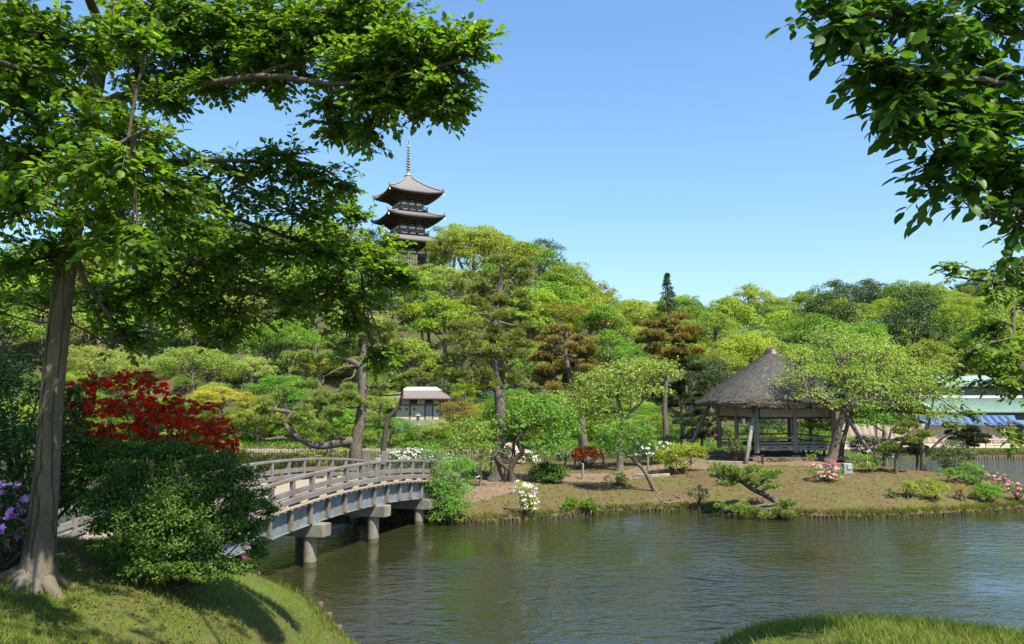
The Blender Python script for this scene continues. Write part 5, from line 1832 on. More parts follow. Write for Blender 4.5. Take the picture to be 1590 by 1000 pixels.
rb2 = [hb_(1480, 425, 32, 20, 8.7, 16), hb_(1540, 428, 45, 22, 8.8, 26), hb_(1590, 430, 36, 30, 9.0, 20), hb_(1560, 500, 40, 34, 8.8, 26), hb_(1600, 480, 30, 30, 9.0, 16), hb_(1510, 545, 34, 24, 8.7, 18), hb_(1565, 560, 44, 28, 8.8, 28),
       hb_(1490, 575, 20, 14, 8.7, 8), hb_(1540, 590, 30, 14, 8.8, 14), hb_(1590, 610, 26, 28, 8.9, 16), hb_(1500, 643, 14, 9, 8.6, 4), hb_(1560, 665, 14, 10, 8.7, 4), hb_(1588, 680, 14, 12, 8.7, 5),
       hb_(1540, 175, 50, 34, 8.6, 12), hb_(1500, 300, 34, 18, 8.5, 8), hb_(1560, 300, 36, 24, 8.6, 10), hb_(1575, 375, 26, 12, 8.7, 6), hb_(1480, 215, 26, 16, 8.5, 5), hb_(1590, 560, 26, 40, 9, 14)]
for (x, y, z, r, n) in [(10.5, 9.0, 8.0, 1.6, 40), (12, 10, 7.5, 1.6, 40), (9.4, 8.2, 7.6, 1.3, 30)]:
    rb2.append(((x, y, z), (r, r, r * .6), n))
for (px, py, rx, ry, D, n) in [(1650, 440, 50, 40, 9.0, 26), (1660, 520, 50, 50, 9.1, 28), (1650, 600, 50, 40, 9.0, 22), (1740, 470, 70, 70, 9.3, 34), (1740, 600, 60, 60, 9.2, 26), (1850, 420, 80, 90, 9.5, 36), (1850, 560, 70, 70, 9.4, 28), (1700, 360, 60, 50, 9.0, 22)]:
    rb2.append(hb_(px, py, rx, ry, D, n))
hero_tree("zelkova_tree", "lighter green sprays of a small leaved tree hanging in front of the copper roofs", "tree", np.array(rt2), [0.16, 0.13, 0.11, 0.07], rl2, rb2, M['spray_leaf'], M['bark'], r2, 31, 0.075, 11, 120, asp=0.55, hang=.25)
# ------------------------------------------------------------------ foreground shrubs
red = [(122, 608, 24, 17), (172, 600, 30, 14), (207, 590, 26, 12), (236, 604, 26, 15), (150, 638, 40, 20), (212, 634, 40, 20), (252, 652, 38, 20), (288, 636, 24, 15), (300, 668, 38, 19), (325, 636, 15, 10), (340, 664, 22, 15),
       (350, 690, 18, 20), (130, 672, 32, 17), (198, 676, 44, 18), (262, 694, 40, 17), (360, 702, 9, 16), (165, 697, 30, 12), (192, 583, 9, 9), (140, 590, 10, 8), (268, 622, 16, 9), (320, 700, 26, 16), (114, 640, 14, 22), (100, 620, 9, 9), (230, 583, 10, 6)]
make_shrub("azalea_bush", "tall azalea covered in deep red flowers behind the large green bush", (250, 900, 9.9),
           [(a, b, c, d, 9.9 + .12 * math.sin(a * .7)) for a, b, c, d in red],
           M['azalea_leaf'], "azalea", 0.035, 0.32, 5, flowers=[('red_flower', 0.027, 1.25, None)], base_zf=bnk_z, stems=2, csize=0.34, low=-.5, stem_r=.014, shell=.4)
grn = [(300, 765, 60, 30, 8.9), (245, 790, 60, 30, 8.7), (350, 775, 44, 30, 8.9), (392, 790, 34, 30, 8.9), (170, 735, 50, 26, 9.2), (215, 745, 50, 28, 9.0), (130, 725, 34, 22, 9.4), (275, 725, 50, 22, 9.1), (330, 728, 44, 20, 9.0), (370, 745, 34, 20, 9.0),
       (380, 835, 32, 26, 8.9), (398, 862, 18, 20, 9.0), (330, 830, 50, 30, 8.7), (270, 845, 60, 28, 8.6), (210, 850, 50, 24, 8.5), (180, 820, 40, 24, 8.6), (240, 880, 44, 16, 8.4), (310, 872, 50, 18, 8.6), (370, 878, 30, 14, 8.8), (160, 790, 34, 24, 8.8),
       (205, 810, 44, 24, 8.6), (290, 805, 54, 26, 8.6), (360, 808, 40, 24, 8.8), (408, 812, 16, 14, 8.9), (420, 795, 10, 8, 8.9), (150, 850, 18, 12, 8.5), (235, 705, 26, 12, 9.1), (300, 700, 24, 10, 9.1), (110, 745, 18, 14, 9.4), (200, 703, 44, 22, 9.4), (265, 705, 50, 22, 9.4), (335, 715, 34, 18, 9.3), (150, 705, 36, 24, 9.5), (120, 770, 26, 26, 9.4), (180, 770, 40, 24, 9.0), (300, 888, 50, 16, 8.5), (230, 892, 40, 14, 8.4), (355, 884, 32, 14, 8.7), (190, 878, 30, 14, 8.5)]
make_shrub("azalea_bush", "large dense green azalea bush with a few magenta flowers right of the pale trunk", (265, 905, 8.9), grn,
           M['azalea_leaf'], "azalea", 0.042, 1.5, 6, flowers=[('magenta_flower', 0.032, 0.012, (10, 11, 18, 22))], base_zf=bnk_z, stems=1, csize=0.36, low=-.4, stem_r=.016, shell=.35)
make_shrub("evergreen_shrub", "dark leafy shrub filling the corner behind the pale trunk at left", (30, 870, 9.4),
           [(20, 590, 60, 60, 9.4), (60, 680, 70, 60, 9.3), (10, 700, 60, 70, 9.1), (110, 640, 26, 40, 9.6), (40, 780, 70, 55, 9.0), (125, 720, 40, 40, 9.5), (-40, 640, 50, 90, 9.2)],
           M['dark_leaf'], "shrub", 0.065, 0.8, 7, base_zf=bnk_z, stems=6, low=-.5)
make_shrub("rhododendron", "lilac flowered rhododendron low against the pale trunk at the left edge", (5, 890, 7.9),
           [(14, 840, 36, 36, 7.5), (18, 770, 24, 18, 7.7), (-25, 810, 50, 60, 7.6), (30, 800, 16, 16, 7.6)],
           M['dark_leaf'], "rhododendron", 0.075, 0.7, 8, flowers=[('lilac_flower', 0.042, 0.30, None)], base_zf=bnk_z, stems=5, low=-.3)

# ------------------------------------------------------------------ island pines
make_pine("pine_tree", "big leaning pine at the bridge end with one long bare limb reaching left", [(551, 716, 32), (553, 690, 32), (560, 650, 32), (563, 610, 32), (562, 570, 32), (564, 550, 32.1), (570, 520, 32.2)], 0.27,
          [(480, 552, 46, 20, 31.8), (450, 560, 30, 18, 31.9), (520, 536, 34, 12, 32), (545, 525, 40, 16, 32.4), (475, 578, 26, 12, 31.6), (490, 598, 28, 12, 31.5), (530, 610, 38, 16, 31.6), (430, 625, 36, 16, 31.7),
           (480, 632, 40, 16, 31.4), (540, 628, 36, 16, 31.4), (400, 648, 38, 17, 31.8), (440, 655, 40, 14, 31.5), (500, 648, 40, 13, 31.3), (490, 665, 28, 9, 31.2), (590, 600, 18, 9, 32.3), (600, 510, 36, 16, 32.5), (572, 630, 14, 12, 32)],
          41, ln=0.17, dens=1.05, limbs=[
              ([(560, 570, 32), (545, 560, 31.9), (527, 555, 31.9), (512, 549, 31.8), (497, 551, 31.8)], 0.14, 0.04),
              ([(562, 568, 32), (540, 569, 31.8), (520, 575, 31.7), (503, 584, 31.6), (480, 583, 31.6)], 0.06, 0.02),
              ([(503, 584, 31.6), (500, 596, 31.5), (490, 602, 31.5)], 0.04, 0.015),
              ([(552, 570, 32), (548, 585, 31.8), (535, 590, 31.6), (530, 598, 31.6)], 0.05, 0.015),
              ([(548, 684, 32), (520, 689, 31.7), (495, 692, 31.4), (475, 686, 31.3), (450, 668, 31.2), (443, 655, 31.3), (452, 641, 31.4), (425, 637, 31.5)], 0.19, 0.05),
              ([(470, 684, 31.3), (440, 680, 31.3), (410, 682, 31.4), (400, 672, 31.5), (370, 672, 31.6)], 0.08, 0.03),
              ([(540, 683, 31.8), (515, 674, 31.5), (500, 668, 31.4)], 0.04, 0.015)], w=0.011)
make_pine("pine_tree", "tall layered pine standing alone in the middle of the island", [(768, 746, 33.5), (772, 710, 33.4), (777, 660, 33.3), (776, 620, 33.3), (770, 590, 33.4), (767, 550, 33.5), (764, 545, 33.5), (768, 500, 33.6), (776, 450, 33.8), (780, 415, 33.8)], 0.28,
          [(778, 410, 42, 13, 33.8), (755, 430, 34, 14, 33.6), (800, 428, 36, 12, 33.9), (740, 445, 34, 14, 33.5), (815, 440, 20, 9, 34), (770, 462, 50, 14, 33.7), (735, 470, 28, 11, 33.4), (810, 475, 34, 12, 33.9), (765, 492, 44, 14, 33.4), (800, 500, 30, 14, 33.9),
           (740, 510, 40, 15, 33.2), (720, 530, 34, 15, 33.1), (775, 520, 44, 14, 33.2), (805, 535, 32, 14, 33.8), (745, 545, 40, 13, 33.1), (790, 550, 38, 12, 33.5), (715, 555, 24, 10, 33.2), (735, 580, 34, 14, 33.0), (720, 590, 28, 12, 33.1), (800, 585, 32, 14, 33.6), (760, 597, 30, 9, 32.9), (815, 598, 18, 8, 33.6)],
          42, ln=0.19, dens=1.0, limbs=[([(766, 553, 33.4), (745, 552, 33.2), (722, 548, 33.1), (715, 540, 33.1)], 0.07, 0.02), ([(768, 545, 33.5), (785, 541, 33.5), (800, 548, 33.5), (815, 555, 33.6)], 0.06, 0.02),
              ([(766, 525, 33.5), (772, 507, 33.4), (775, 500, 33.4)], 0.06, 0.02), ([(776, 460, 33.8), (785, 448, 33.8), (790, 438, 33.8)], 0.05, 0.02)], w=0.012)
make_pine("pine_tree", "rounded ochre tipped pine with a dense layered crown right of the tall pine", [(905, 690, 47), (903, 660, 47), (897, 630, 47), (885, 590, 47), (878, 540, 47.2), (880, 510, 47.3)], 0.27,
          [(880, 515, 34, 12, 47.3), (860, 530, 34, 13, 47), (905, 530, 26, 12, 47.2), (880, 548, 50, 14, 46.8), (845, 555, 26, 14, 47), (915, 552, 18, 12, 47.2), (850, 580, 34, 14, 46.7), (890, 575, 40, 14, 46.7), (920, 570, 14, 12, 47), (845, 600, 28, 10, 46.8), (880, 602, 36, 11, 46.5), (870, 590, 52, 14, 47.8), (880, 560, 48, 20, 48)],
          43, 'needle_brown', ln=0.22, dens=1.5, candles=0.5, w=0.016)
make_pine("pine_tree", "ochre pine with a tall straight bare trunk left of the thatched roof", [(1033, 694, 48), (1034, 670, 48), (1032, 640, 48), (1034, 600, 48), (1042, 550, 48.2), (1050, 510, 48.3)], 0.21,
          [(1050, 495, 28, 12, 48.3), (1030, 508, 34, 13, 48), (1068, 515, 22, 14, 48.2), (1015, 525, 34, 14, 47.8), (1050, 528, 38, 14, 47.8), (1005, 545, 24, 12, 47.8), (1040, 552, 36, 13, 47.6), (1070, 545, 20, 14, 48)],
          44, 'needle_brown', ln=0.22, dens=1.5, candles=0.5, w=0.016)
make_pine("pine_tree", "dark lower pine crown directly behind the straight bare trunk left of the pavilion", [(1062, 690, 50), (1060, 640, 50), (1058, 590, 50), (1060, 560, 50)], 0.2,
          [(1060, 570, 34, 18, 50), (1075, 590, 24, 16, 50), (1050, 600, 36, 14, 50.2), (1080, 612, 26, 12, 50), (1060, 628, 36, 12, 49.8), (1020, 590, 26, 20, 50), (1010, 620, 26, 12, 50)], 45, 'needle_dark', ln=0.22, dens=1.3, candles=0.05, w=0.016)
make_pine("pine_tree", "leaning dark limbed pine close left of the cream house", [(592, 690, 52), (600, 660, 52), (610, 642, 52), (622, 625, 52), (624, 600, 52), (618, 560, 52.5)], 0.18,
          [(615, 540, 34, 14, 52.5), (640, 555, 26, 12, 52), (598, 572, 34, 16, 52), (640, 582, 34, 10, 51.8), (600, 594, 28, 10, 51.6), (570, 560, 30, 18, 53), (585, 612, 20, 10, 51.5)], 46, 'needle', ln=0.2, dens=1.1, candles=.1, w=0.015, bark='dark_bark')
make_pine("low_pine", "low spreading pine leaning over the water on the island's front slope", [(1215, 787, 29.6), (1200, 775, 29.6), (1180, 765, 29.7), (1162, 756, 29.8), (1148, 745, 29.8)], 0.14,
          [(1120, 728, 20, 9, 30), (1140, 735, 20, 9, 29.8), (1165, 730, 22, 9, 29.7), (1190, 740, 18, 8, 29.6), (1125, 752, 22, 9, 29.8), (1155, 748, 24, 8, 29.5), (1185, 757, 20, 8, 29.4), (1115, 740, 14, 8, 30), (1200, 735, 11, 8, 29.8)],
          47, ln=0.13, dens=1.15, candles=.15, w=0.010, limbs=[([(1212, 785, 29.5), (1190, 784, 29.2), (1160, 788, 29)], .08, .03)])
make_pine("low_pine", "flat pine boughs trailing over the log edging below the low spreading pine", [(1222, 790, 29.2), (1212, 788, 29), (1200, 789, 28.8)], 0.09,
          [(1205, 796, 24, 8, 28.5), (1170, 792, 26, 8, 28.6), (1140, 788, 26, 7, 28.8), (1220, 783, 16, 7, 28.9), (1190, 800, 14, 5, 28.3)], 48, ln=0.12, dens=1.3, candles=.05, w=0.010)
make_pine("small_pine", "small clipped pine with a slender bent trunk right of the thatched pavilion", [(1392, 735, 34.5), (1391, 715, 34.5), (1396, 700, 34.6), (1404, 685, 34.6), (1410, 672, 34.6)], 0.085,
          [(1412, 660, 17, 7, 34.6), (1395, 672, 18, 7, 34.4), (1420, 674, 20, 8, 34.7), (1405, 683, 22, 7, 34.4), (1380, 694, 14, 6, 34.6), (1385, 700, 16, 5, 34.5)], 49, ln=0.13, dens=1.4, candles=.05, w=0.011, bark='bark')
make_pine("small_pine", "dark low pine between the small clipped pine and the slender cherry", [(1424, 716, 39), (1424, 705, 39), (1420, 697, 39)], 0.09,
          [(1420, 693, 20, 8, 39), (1410, 702, 22, 8, 38.8), (1432, 703, 14, 8, 39)], 50, 'needle_dark', ln=0.15, dens=1.5, candles=0, w=0.013)
make_pine("small_pine", "dark flat topped pine against the beige sheets of the shed", [(1500, 712, 41), (1503, 695, 41), (1508, 680, 41), (1510, 672, 41)], 0.10,
          [(1508, 668, 20, 7, 41), (1492, 675, 18, 7, 41), (1525, 678, 18, 6, 41), (1505, 684, 24, 6, 40.8), (1490, 662, 20, 8, 41.2), (1515, 686, 12, 5, 40.8), (1500, 692, 12, 5, 41)], 51, 'needle_dark', ln=0.15, dens=1.5, candles=0, w=0.013)
make_pine("small_pine", "dark spreading pine in the shade left of the pavilion struts", [(1088, 700, 47), (1090, 685, 47), (1092, 665, 47)], 0.12,
          [(1085, 645, 26, 12, 47), (1105, 655, 20, 12, 47), (1075, 660, 26, 10, 46.8), (1095, 668, 26, 10, 46.6), (1080, 678, 22, 7, 46.8), (1108, 676, 14, 8, 47)], 52, 'needle_dark', ln=0.19, dens=1.5, candles=0, w=0.016)

# ------------------------------------------------------------------ island broadleaf trees
make_tree("plum_tree", "old plum tree with a black twisted trunk left of centre on the island", "plum tree", [(796, 748, 33), (793, 728, 33), (802, 712, 33), (811, 700, 32.9), (803, 686, 32.9), (810, 672, 32.9), (825, 660, 33)], 0.15,
          [(800, 650, 36, 26, 33), (850, 648, 40, 26, 33), (835, 628, 40, 18, 33.2), (870, 672, 30, 24, 32.8), (790, 672, 30, 14, 33.2), (855, 695, 34, 22, 32.6), (880, 650, 20, 16, 33.2), (770, 640, 20, 14, 33.4)], M['plum_leaf'], M['dark_bark'], 0.14, 0.8, 61,
          trunks2=[[(793, 732, 33), (780, 722, 32.9), (771, 712, 32.9), (770, 702, 32.9)], [(797, 715, 33), (797, 700, 33.1), (800, 680, 33.1), (812, 668, 33)], [(808, 692, 32.9), (822, 695, 32.8), (834, 690, 32.7)]], r1=0.05)
make_tree("young_tree", "thin leafy sapling close in front of the tall pine trunk", "tree", [(745, 755, 32.4), (747, 730, 32.4), (745, 700, 32.5), (740, 670, 32.6)], 0.05,
          [(735, 668, 34, 22, 32.6), (720, 690, 30, 24, 32.4), (750, 690, 28, 24, 32.5), (712, 660, 24, 14, 32.8), (750, 720, 20, 14, 32.4), (700, 700, 24, 20, 33)], M['hill_olive'], M['bark'], 0.11, 0.55, 62, r1=.02)
make_tree("cherry_tree", "open cherry tree with pale young leaves left of the pavilion", "cherry tree", [(962, 730, 39.5), (963, 710, 39.5), (964, 680, 39.5), (966, 655, 39.5), (962, 630, 39.6), (955, 612, 39.7)], 0.17,
          [(925, 592, 40, 18, 39.8, 1.1), (970, 580, 50, 22, 39.6, 1.1), (1010, 572, 36, 18, 39.4, 1.1), (960, 612, 46, 20, 39.2, 1.1), (910, 615, 26, 16, 40), (1000, 605, 40, 18, 39.2), (1040, 578, 22, 16, 39.3), (940, 640, 34, 16, 39.4), (920, 635, 30, 14, 39.8), (900, 640, 24, 20, 40.2)],
          M['cherry_young'], M['bark'], 0.16, 0.62, 63, trunks2=[[(966, 655, 39.5), (985, 635, 39.3), (1002, 618, 39.2), (1020, 600, 39.2)], [(960, 615, 39.6), (962, 595, 39.7), (966, 580, 39.8)]], r1=.06)
make_tree("camellia_tree", "small tree leaning left on the open slope with glossy bright leaves", "tree", [(1018, 762, 33.4), (1008, 745, 33.4), (998, 728, 33.4), (985, 715, 33.3), (978, 700, 33.3), (974, 690, 33.3)], 0.095,
          [(955, 678, 28, 22, 33.3), (985, 668, 30, 24, 33.2), (1000, 685, 18, 18, 33.4), (940, 695, 16, 16, 33.3), (965, 700, 20, 14, 33.1), (930, 672, 12, 10, 33.4)], M['plum_leaf'], M['bark'], 0.11, 0.75, 64,
          trunks2=[[(992, 722, 33.4), (996, 705, 33.5), (1003, 692, 33.5)], [(983, 712, 33.3), (972, 704, 33.2), (960, 695, 33.2)]], r1=.04)
make_tree("cherry_tree", "broad spreading cherry tree with pale leaves before the right half of the thatched roof", "cherry tree", [(1288, 718, 35.6), (1295, 700, 35.6), (1300, 675, 35.6), (1306, 652, 35.6), (1311, 632, 35.6)], 0.25,
          [(1310, 545, 60, 28, 36, 1.0), (1255, 578, 46, 17, 35.2, 1.0), (1220, 594, 30, 10, 34.8), (1360, 560, 54, 28, 36, 1), (1400, 590, 48, 26, 36, 1), (1310, 585, 56, 20, 35.4, 1), (1350, 605, 46, 20, 35.2), (1290, 520, 40, 20, 36.5), (1265, 612, 36, 11, 34.9), (1420, 615, 40, 18, 36), (1240, 556, 34, 15, 35.4), (1330, 630, 40, 14, 35.2), (1390, 625, 34, 14, 35.4), (1280, 628, 20, 10, 35.2), (1340, 535, 50, 20, 36.8)],
          M['cherry_young'], M['bark'], 0.13, 0.36, 65, trunks2=[[(1308, 640, 35.6), (1325, 628, 35.5), (1345, 622, 35.4), (1365, 612, 35.5)], [(1302, 635, 35.6), (1288, 625, 35.3), (1270, 615, 35.1), (1250, 608, 35)], [(1311, 632, 35.6), (1320, 608, 35.8), (1312, 590, 35.8), (1304, 570, 36)]], r1=.10, twigs=10)
make_tree("cherry_tree", "leafy slender cherry tree close behind the broad cherry trunk", "cherry tree", [(1305, 716, 38.5), (1308, 690, 38.5), (1316, 660, 38.5), (1322, 640, 38.5)], 0.14,
          [(1330, 640, 26, 12, 38.5), (1275, 660, 22, 22, 38.8), (1255, 650, 14, 20, 39), (1345, 645, 22, 10, 38.4), (1265, 690, 16, 16, 38.9)], M['plum_leaf'], M['bark'], 0.14, 0.7, 66)
make_tree("cherry_tree", "slender pale leaved cherry tree right of the small clipped pine", "cherry tree", [(1433, 722, 37), (1432, 700, 37), (1428, 680, 37), (1420, 650, 37), (1415, 620, 37)], 0.13,
          [(1420, 600, 36, 20, 37, 1), (1455, 615, 34, 22, 36.8), (1400, 630, 28, 16, 37), (1440, 645, 32, 16, 36.7), (1470, 590, 22, 18, 37), (1470, 640, 22, 12, 36.7), (1395, 655, 20, 10, 37.2), (1485, 660, 16, 9, 36.6), (1450, 580, 22, 14, 37.3), (1440, 675, 16, 10, 36.7)],
          M['cherry_young'], M['bark'], 0.14, 0.62, 67, trunks2=[[(1436, 708, 37), (1448, 695, 36.8), (1460, 683, 36.7), (1478, 672, 36.6)], [(1430, 685, 37), (1440, 665, 37), (1446, 640, 37), (1450, 615, 37)]], r1=.05)
make_tree("cherry_tree", "round cherry tree with a twin grey trunk before the beige sheet wall", "cherry tree", [(1374, 700, 47), (1373, 685, 47), (1372, 670, 47)], 0.17,
          [(1370, 655, 30, 14, 47), (1345, 650, 22, 12, 47), (1395, 655, 22, 12, 47)], M['plum_leaf'], M['bark'], 0.18, 0.7, 68, trunks2=[[(1377, 695, 47), (1381, 680, 47), (1383, 668, 47)]])
make_tree("cherry_tree", "pale cherry with a thick grey trunk behind the red topiary azalea", "cherry tree", [(908, 700, 44), (906, 680, 44), (901, 660, 44), (899, 648, 44)], 0.24,
          [(885, 640, 34, 14, 44), (915, 640, 26, 14, 44), (850, 635, 34, 16, 44.5), (880, 620, 40, 14, 44.6), (820, 625, 30, 14, 45)], M['cherry_young'], M['bark'], 0.17, 0.7, 69)

# ------------------------------------------------------------------ island shrubs, hedges and azaleas
make_shrub("clipped_hedge", "yellow green clipped hedge behind the bridge's left railing", (440, 722, 33.5),
           [(385, 714, 30, 14, 33.2), (430, 716, 34, 14, 33.8), (480, 711, 36, 13, 34), (520, 710, 30, 14, 34), (360, 705, 22, 22, 33), (395, 728, 40, 12, 32.8), (465, 726, 34, 12, 33.5), (510, 726, 30, 12, 33.6)], M['hedge_leaf'], "hedge", 0.075, 0.75, 71, stems=8)
make_shrub("feathery_shrub", "feathery light green shrub hanging over the bridge end and the water", (686, 790, 27.4),
           [(700, 730, 30, 22, 27.5), (680, 755, 26, 24, 27.3), (712, 760, 24, 24, 27.5), (690, 785, 28, 22, 27.1), (715, 790, 18, 18, 27.1), (672, 705, 16, 16, 27.5), (725, 725, 14, 20, 27.7), (690, 803, 24, 8, 26.9)],
           M['plum_leaf'], "shrub", 0.085, 0.7, 72, stems=9, csize=.36, aspect=.4, shell=.35)
make_shrub("azalea_bush", "white azalea mass behind the bridge's far railing", (645, 728, 37),
           [(640, 708, 38, 12, 37), (680, 711, 26, 12, 36.6), (605, 717, 24, 11, 37.2), (650, 722, 40, 9, 36)], M['dark_leaf'], "azalea", 0.08, 0.6, 73, flowers=[('white_flower', 0.075, 0.42, (0, 1, 2))], stems=4)
make_shrub("azalea_bush", "dark azalea with scattered white flowers between the feathery shrub and the tall pine", (730, 742, 32.5),
           [(728, 735, 20, 13, 32.5), (745, 738, 14, 10, 32.3)], M['dark_leaf'], "azalea", 0.07, 0.7, 74, flowers=[('white_flower', 0.07, 0.10, None)], stems=3)
make_shrub("azalea_bush", "pink and white azalea behind the black twisted plum trunk", (800, 720, 41),
           [(790, 702, 26, 13, 41), (815, 712, 24, 12, 40.8), (775, 712, 16, 12, 41)], M['dark_leaf'], "azalea", 0.09, 0.5, 75, flowers=[('pink_flower', 0.085, 0.2, (0,)), ('white_flower', 0.085, 0.28, (0, 1, 2)), ('magenta_flower', .08, .05, (2,))], stems=4)
make_shrub("azalea_bush", "single magenta azalea left of the tall pine trunk", (747, 720, 37),
           [(747, 713, 8, 8, 37)], M['dark_leaf'], "azalea", 0.08, 0.5, 76, flowers=[('magenta_flower', 0.09, 0.35, None)], stems=2)
make_shrub("round_bush", "dark green rounded bush on the path right of the plum trunk", (850, 748, 33.4),
           [(843, 735, 22, 15, 33.4), (866, 736, 18, 13, 33.3), (853, 728, 20, 10, 33.5), (853, 742, 22, 9, 33.2)], M['azalea_leaf'], "bush", 0.08, 1.5, 77, stems=3)
make_shrub("topiary_azalea", "small mushroom shaped azalea topped with orange red flowers", (911, 726, 38),
           [(911, 703, 22, 9.5, 38), (899, 708, 11, 8, 38), (925, 706, 11, 8, 38)], M['dark_leaf'], "azalea", 0.06, 0.6, 78, flowers=[('orange_flower', 0.065, 1.3, None)], stems=5, stem_r=.05, bark='bark')
make_shrub("azalea_bush", "white azalea just left of the red mushroom azalea", (874, 722, 38.5), [(873, 713, 12, 9, 38.5)], M['dark_leaf'], "azalea", 0.07, 0.6, 79, flowers=[('white_flower', 0.075, 0.28, None)], stems=3)
make_shrub("azalea_bush", "thin azalea with white and lilac flowers at the water's edge", (816, 800, 28.6),
           [(815, 762, 18, 11, 28.6), (818, 777, 18, 10, 28.5), (805, 752, 7, 6, 28.7), (825, 788, 12, 7, 28.3)], M['lime_leaf'], "azalea", 0.055, 0.28, 80, flowers=[('white_flower', 0.06, 0.22, None), ('lilac_flower', .06, .03, (0,))], stems=7)
make_shrub("small_shrub", "small sparse shrub at the path edge below the cherry", (957, 752, 34.4), [(955, 743, 18, 10, 34.4), (968, 746, 11, 7, 34.3)], M['hill_olive'], "shrub", 0.08, 0.6, 81, flowers=[('pink_flower', .05, .01, None)], stems=5)
make_shrub("azalea_bush", "white flowering azalea behind the leaning camellia", (1012, 720, 40.5),
           [(1000, 700, 24, 13, 40.6), (1030, 698, 20, 12, 40.6), (1010, 712, 28, 10, 40.4), (985, 708, 14, 12, 40.8)], M['dark_leaf'], "azalea", 0.09, 0.7, 82, flowers=[('white_flower', 0.085, 0.30, (0, 1, 3)), ('white_flower', 0.085, 0.06, (2,))], stems=4)
make_shrub("mounded_bush", "bright yellow green clipped bush shaped like a cloud left of the pavilion", (1050, 734, 36.2),
           [(1045, 706, 26, 16, 36.2), (1070, 703, 24, 14, 36.2), (1050, 724, 16, 11, 36.0), (1088, 706, 10, 9, 36.2), (1030, 714, 12, 10, 36.2)], M['lime_leaf'], "bush", 0.085, 0.95, 83, stems=4)
make_shrub("twiggy_shrub", "tall twiggy shrub with upright shoots before the pavilion's front corner", (1138, 718, 36.4),
           [(1136, 690, 13, 22, 36.4), (1130, 676, 6, 14, 36.4), (1143, 700, 12, 14, 36.3)], M['grey_leaf'], "shrub", 0.08, 0.55, 84, stems=14, csize=.3, stem_r=.018)
make_shrub("small_shrub", "upright small shrub near the water left of the low spreading pine", (1085, 788, 29.9),
           [(1080, 766, 11, 14, 29.9), (1092, 770, 8, 13, 29.8)], M['grey_leaf'], "shrub", 0.07, 0.6, 85, stems=6)
make_shrub("grass_clump", "clump of bright green grass leaves at the water's edge", (899, 793, 29.6), [(898, 783, 20, 10, 29.6), (884, 786, 12, 8, 29.6), (912, 786, 12, 8, 29.6)], M['bright_leaf'], "grass clump", 0.20, 1.3, 86, stems=0, aspect=.22, up=.1)
make_shrub("azalea_bush", "round azalea with pink and bright magenta flowers on the slope before the pavilion", (1284, 746, 32.6),
           [(1272, 732, 15, 13, 32.6), (1294, 734, 14, 13, 32.5), (1284, 740, 18, 8, 32.4), (1290, 723, 9, 7, 32.6)], M['bright_leaf'], "azalea", 0.06, 0.55, 87, flowers=[('pink_flower', 0.065, 0.24, (0, 1, 2)), ('magenta_flower', 0.07, 0.7, (3,))], stems=5)
make_shrub("azalea_bush", "green azalea with pale pink flowers right of the service box", (1345, 732, 34),
           [(1340, 716, 18, 11, 34), (1356, 718, 12, 9, 34), (1345, 725, 16, 7, 33.8)], M['bright_leaf'], "azalea", 0.075, 0.8, 88, flowers=[('pink_flower', 0.07, 0.07, (0, 1))], stems=4)
make_shrub("azalea_bush", "big dark azalea with faded white flowers behind the pale pink one", (1358, 716, 38),
           [(1345, 690, 24, 14, 38), (1372, 694, 22, 14, 37.8), (1360, 706, 26, 11, 37.6), (1332, 698, 14, 12, 38.2)], M['dark_leaf'], "azalea", 0.085, 0.75, 89, flowers=[('white_flower', 0.07, 0.07, None), ('pink_flower', .06, .03, None)], stems=4)
make_shrub("small_shrub", "tiny dark shrub with dry shoots on the open slope", (1382, 772, 31), [(1383, 766, 8, 7, 31)], M['dark_leaf'], "shrub", 0.06, 0.8, 90, stems=5)
make_shrub("low_bush", "left one of two yellow green bushes on the right slope", (1410, 772, 31.2), [(1408, 756, 13, 9, 31.2), (1418, 760, 11, 8, 31.2)], M['lime_leaf'], "bush", 0.065, 0.9, 91, stems=4)
make_shrub("low_bush", "larger yellow green bush right of the smaller one on the right slope", (1448, 777, 31.2), [(1440, 752, 15, 10, 31.4), (1455, 758, 15, 11, 31.3), (1448, 767, 14, 8, 31)], M['lime_leaf'], "bush", 0.065, 0.9, 92, flowers=[('pink_flower', .05, .012, None)], stems=4)
make_shrub("small_shrub", "thin little shrub with red tinted top near the right waterline", (1488, 775, 31.2), [(1488, 757, 10, 6, 31.2), (1490, 764, 7, 5, 31.2)], M['amber_leaf'], "shrub", 0.055, 0.6, 93, stems=5)
make_shrub("round_bush", "round bright green bush low on the right tip of the island", (1535, 778, 32.0), [(1533, 762, 21, 14, 32.0), (1540, 770, 16, 9, 31.8), (1520, 766, 12, 9, 32)], M['bright_leaf'], "bush", 0.07, 0.95, 94, stems=3)
make_shrub("grey_shrub", "tall grey green shrub on the crest at the right of the island", (1480, 732, 36.5),
           [(1478, 700, 22, 18, 36.5), (1500, 708, 14, 16, 36.4), (1462, 712, 14, 14, 36.5), (1485, 720, 22, 11, 36.2)], M['grey_leaf'], "shrub", 0.08, 0.85, 95, stems=6)
make_shrub("fern_shrub", "fresh green fern like shrub below the tall grey green shrub", (1470, 748, 34.4), [(1468, 735, 16, 8, 34.4), (1485, 738, 16, 7, 34.2)], M['plum_leaf'], "shrub", 0.085, 0.7, 96, stems=3)
make_shrub("round_bush", "deep green bush between the grey shrub and the island's right tip", (1512, 752, 34), [(1510, 732, 18, 16, 34.2), (1522, 740, 13, 13, 34), (1505, 745, 12, 8, 33.8)], M['plum_leaf'], "bush", 0.08, 0.85, 97, flowers=[('lilac_flower', .06, .006, None)], stems=4)
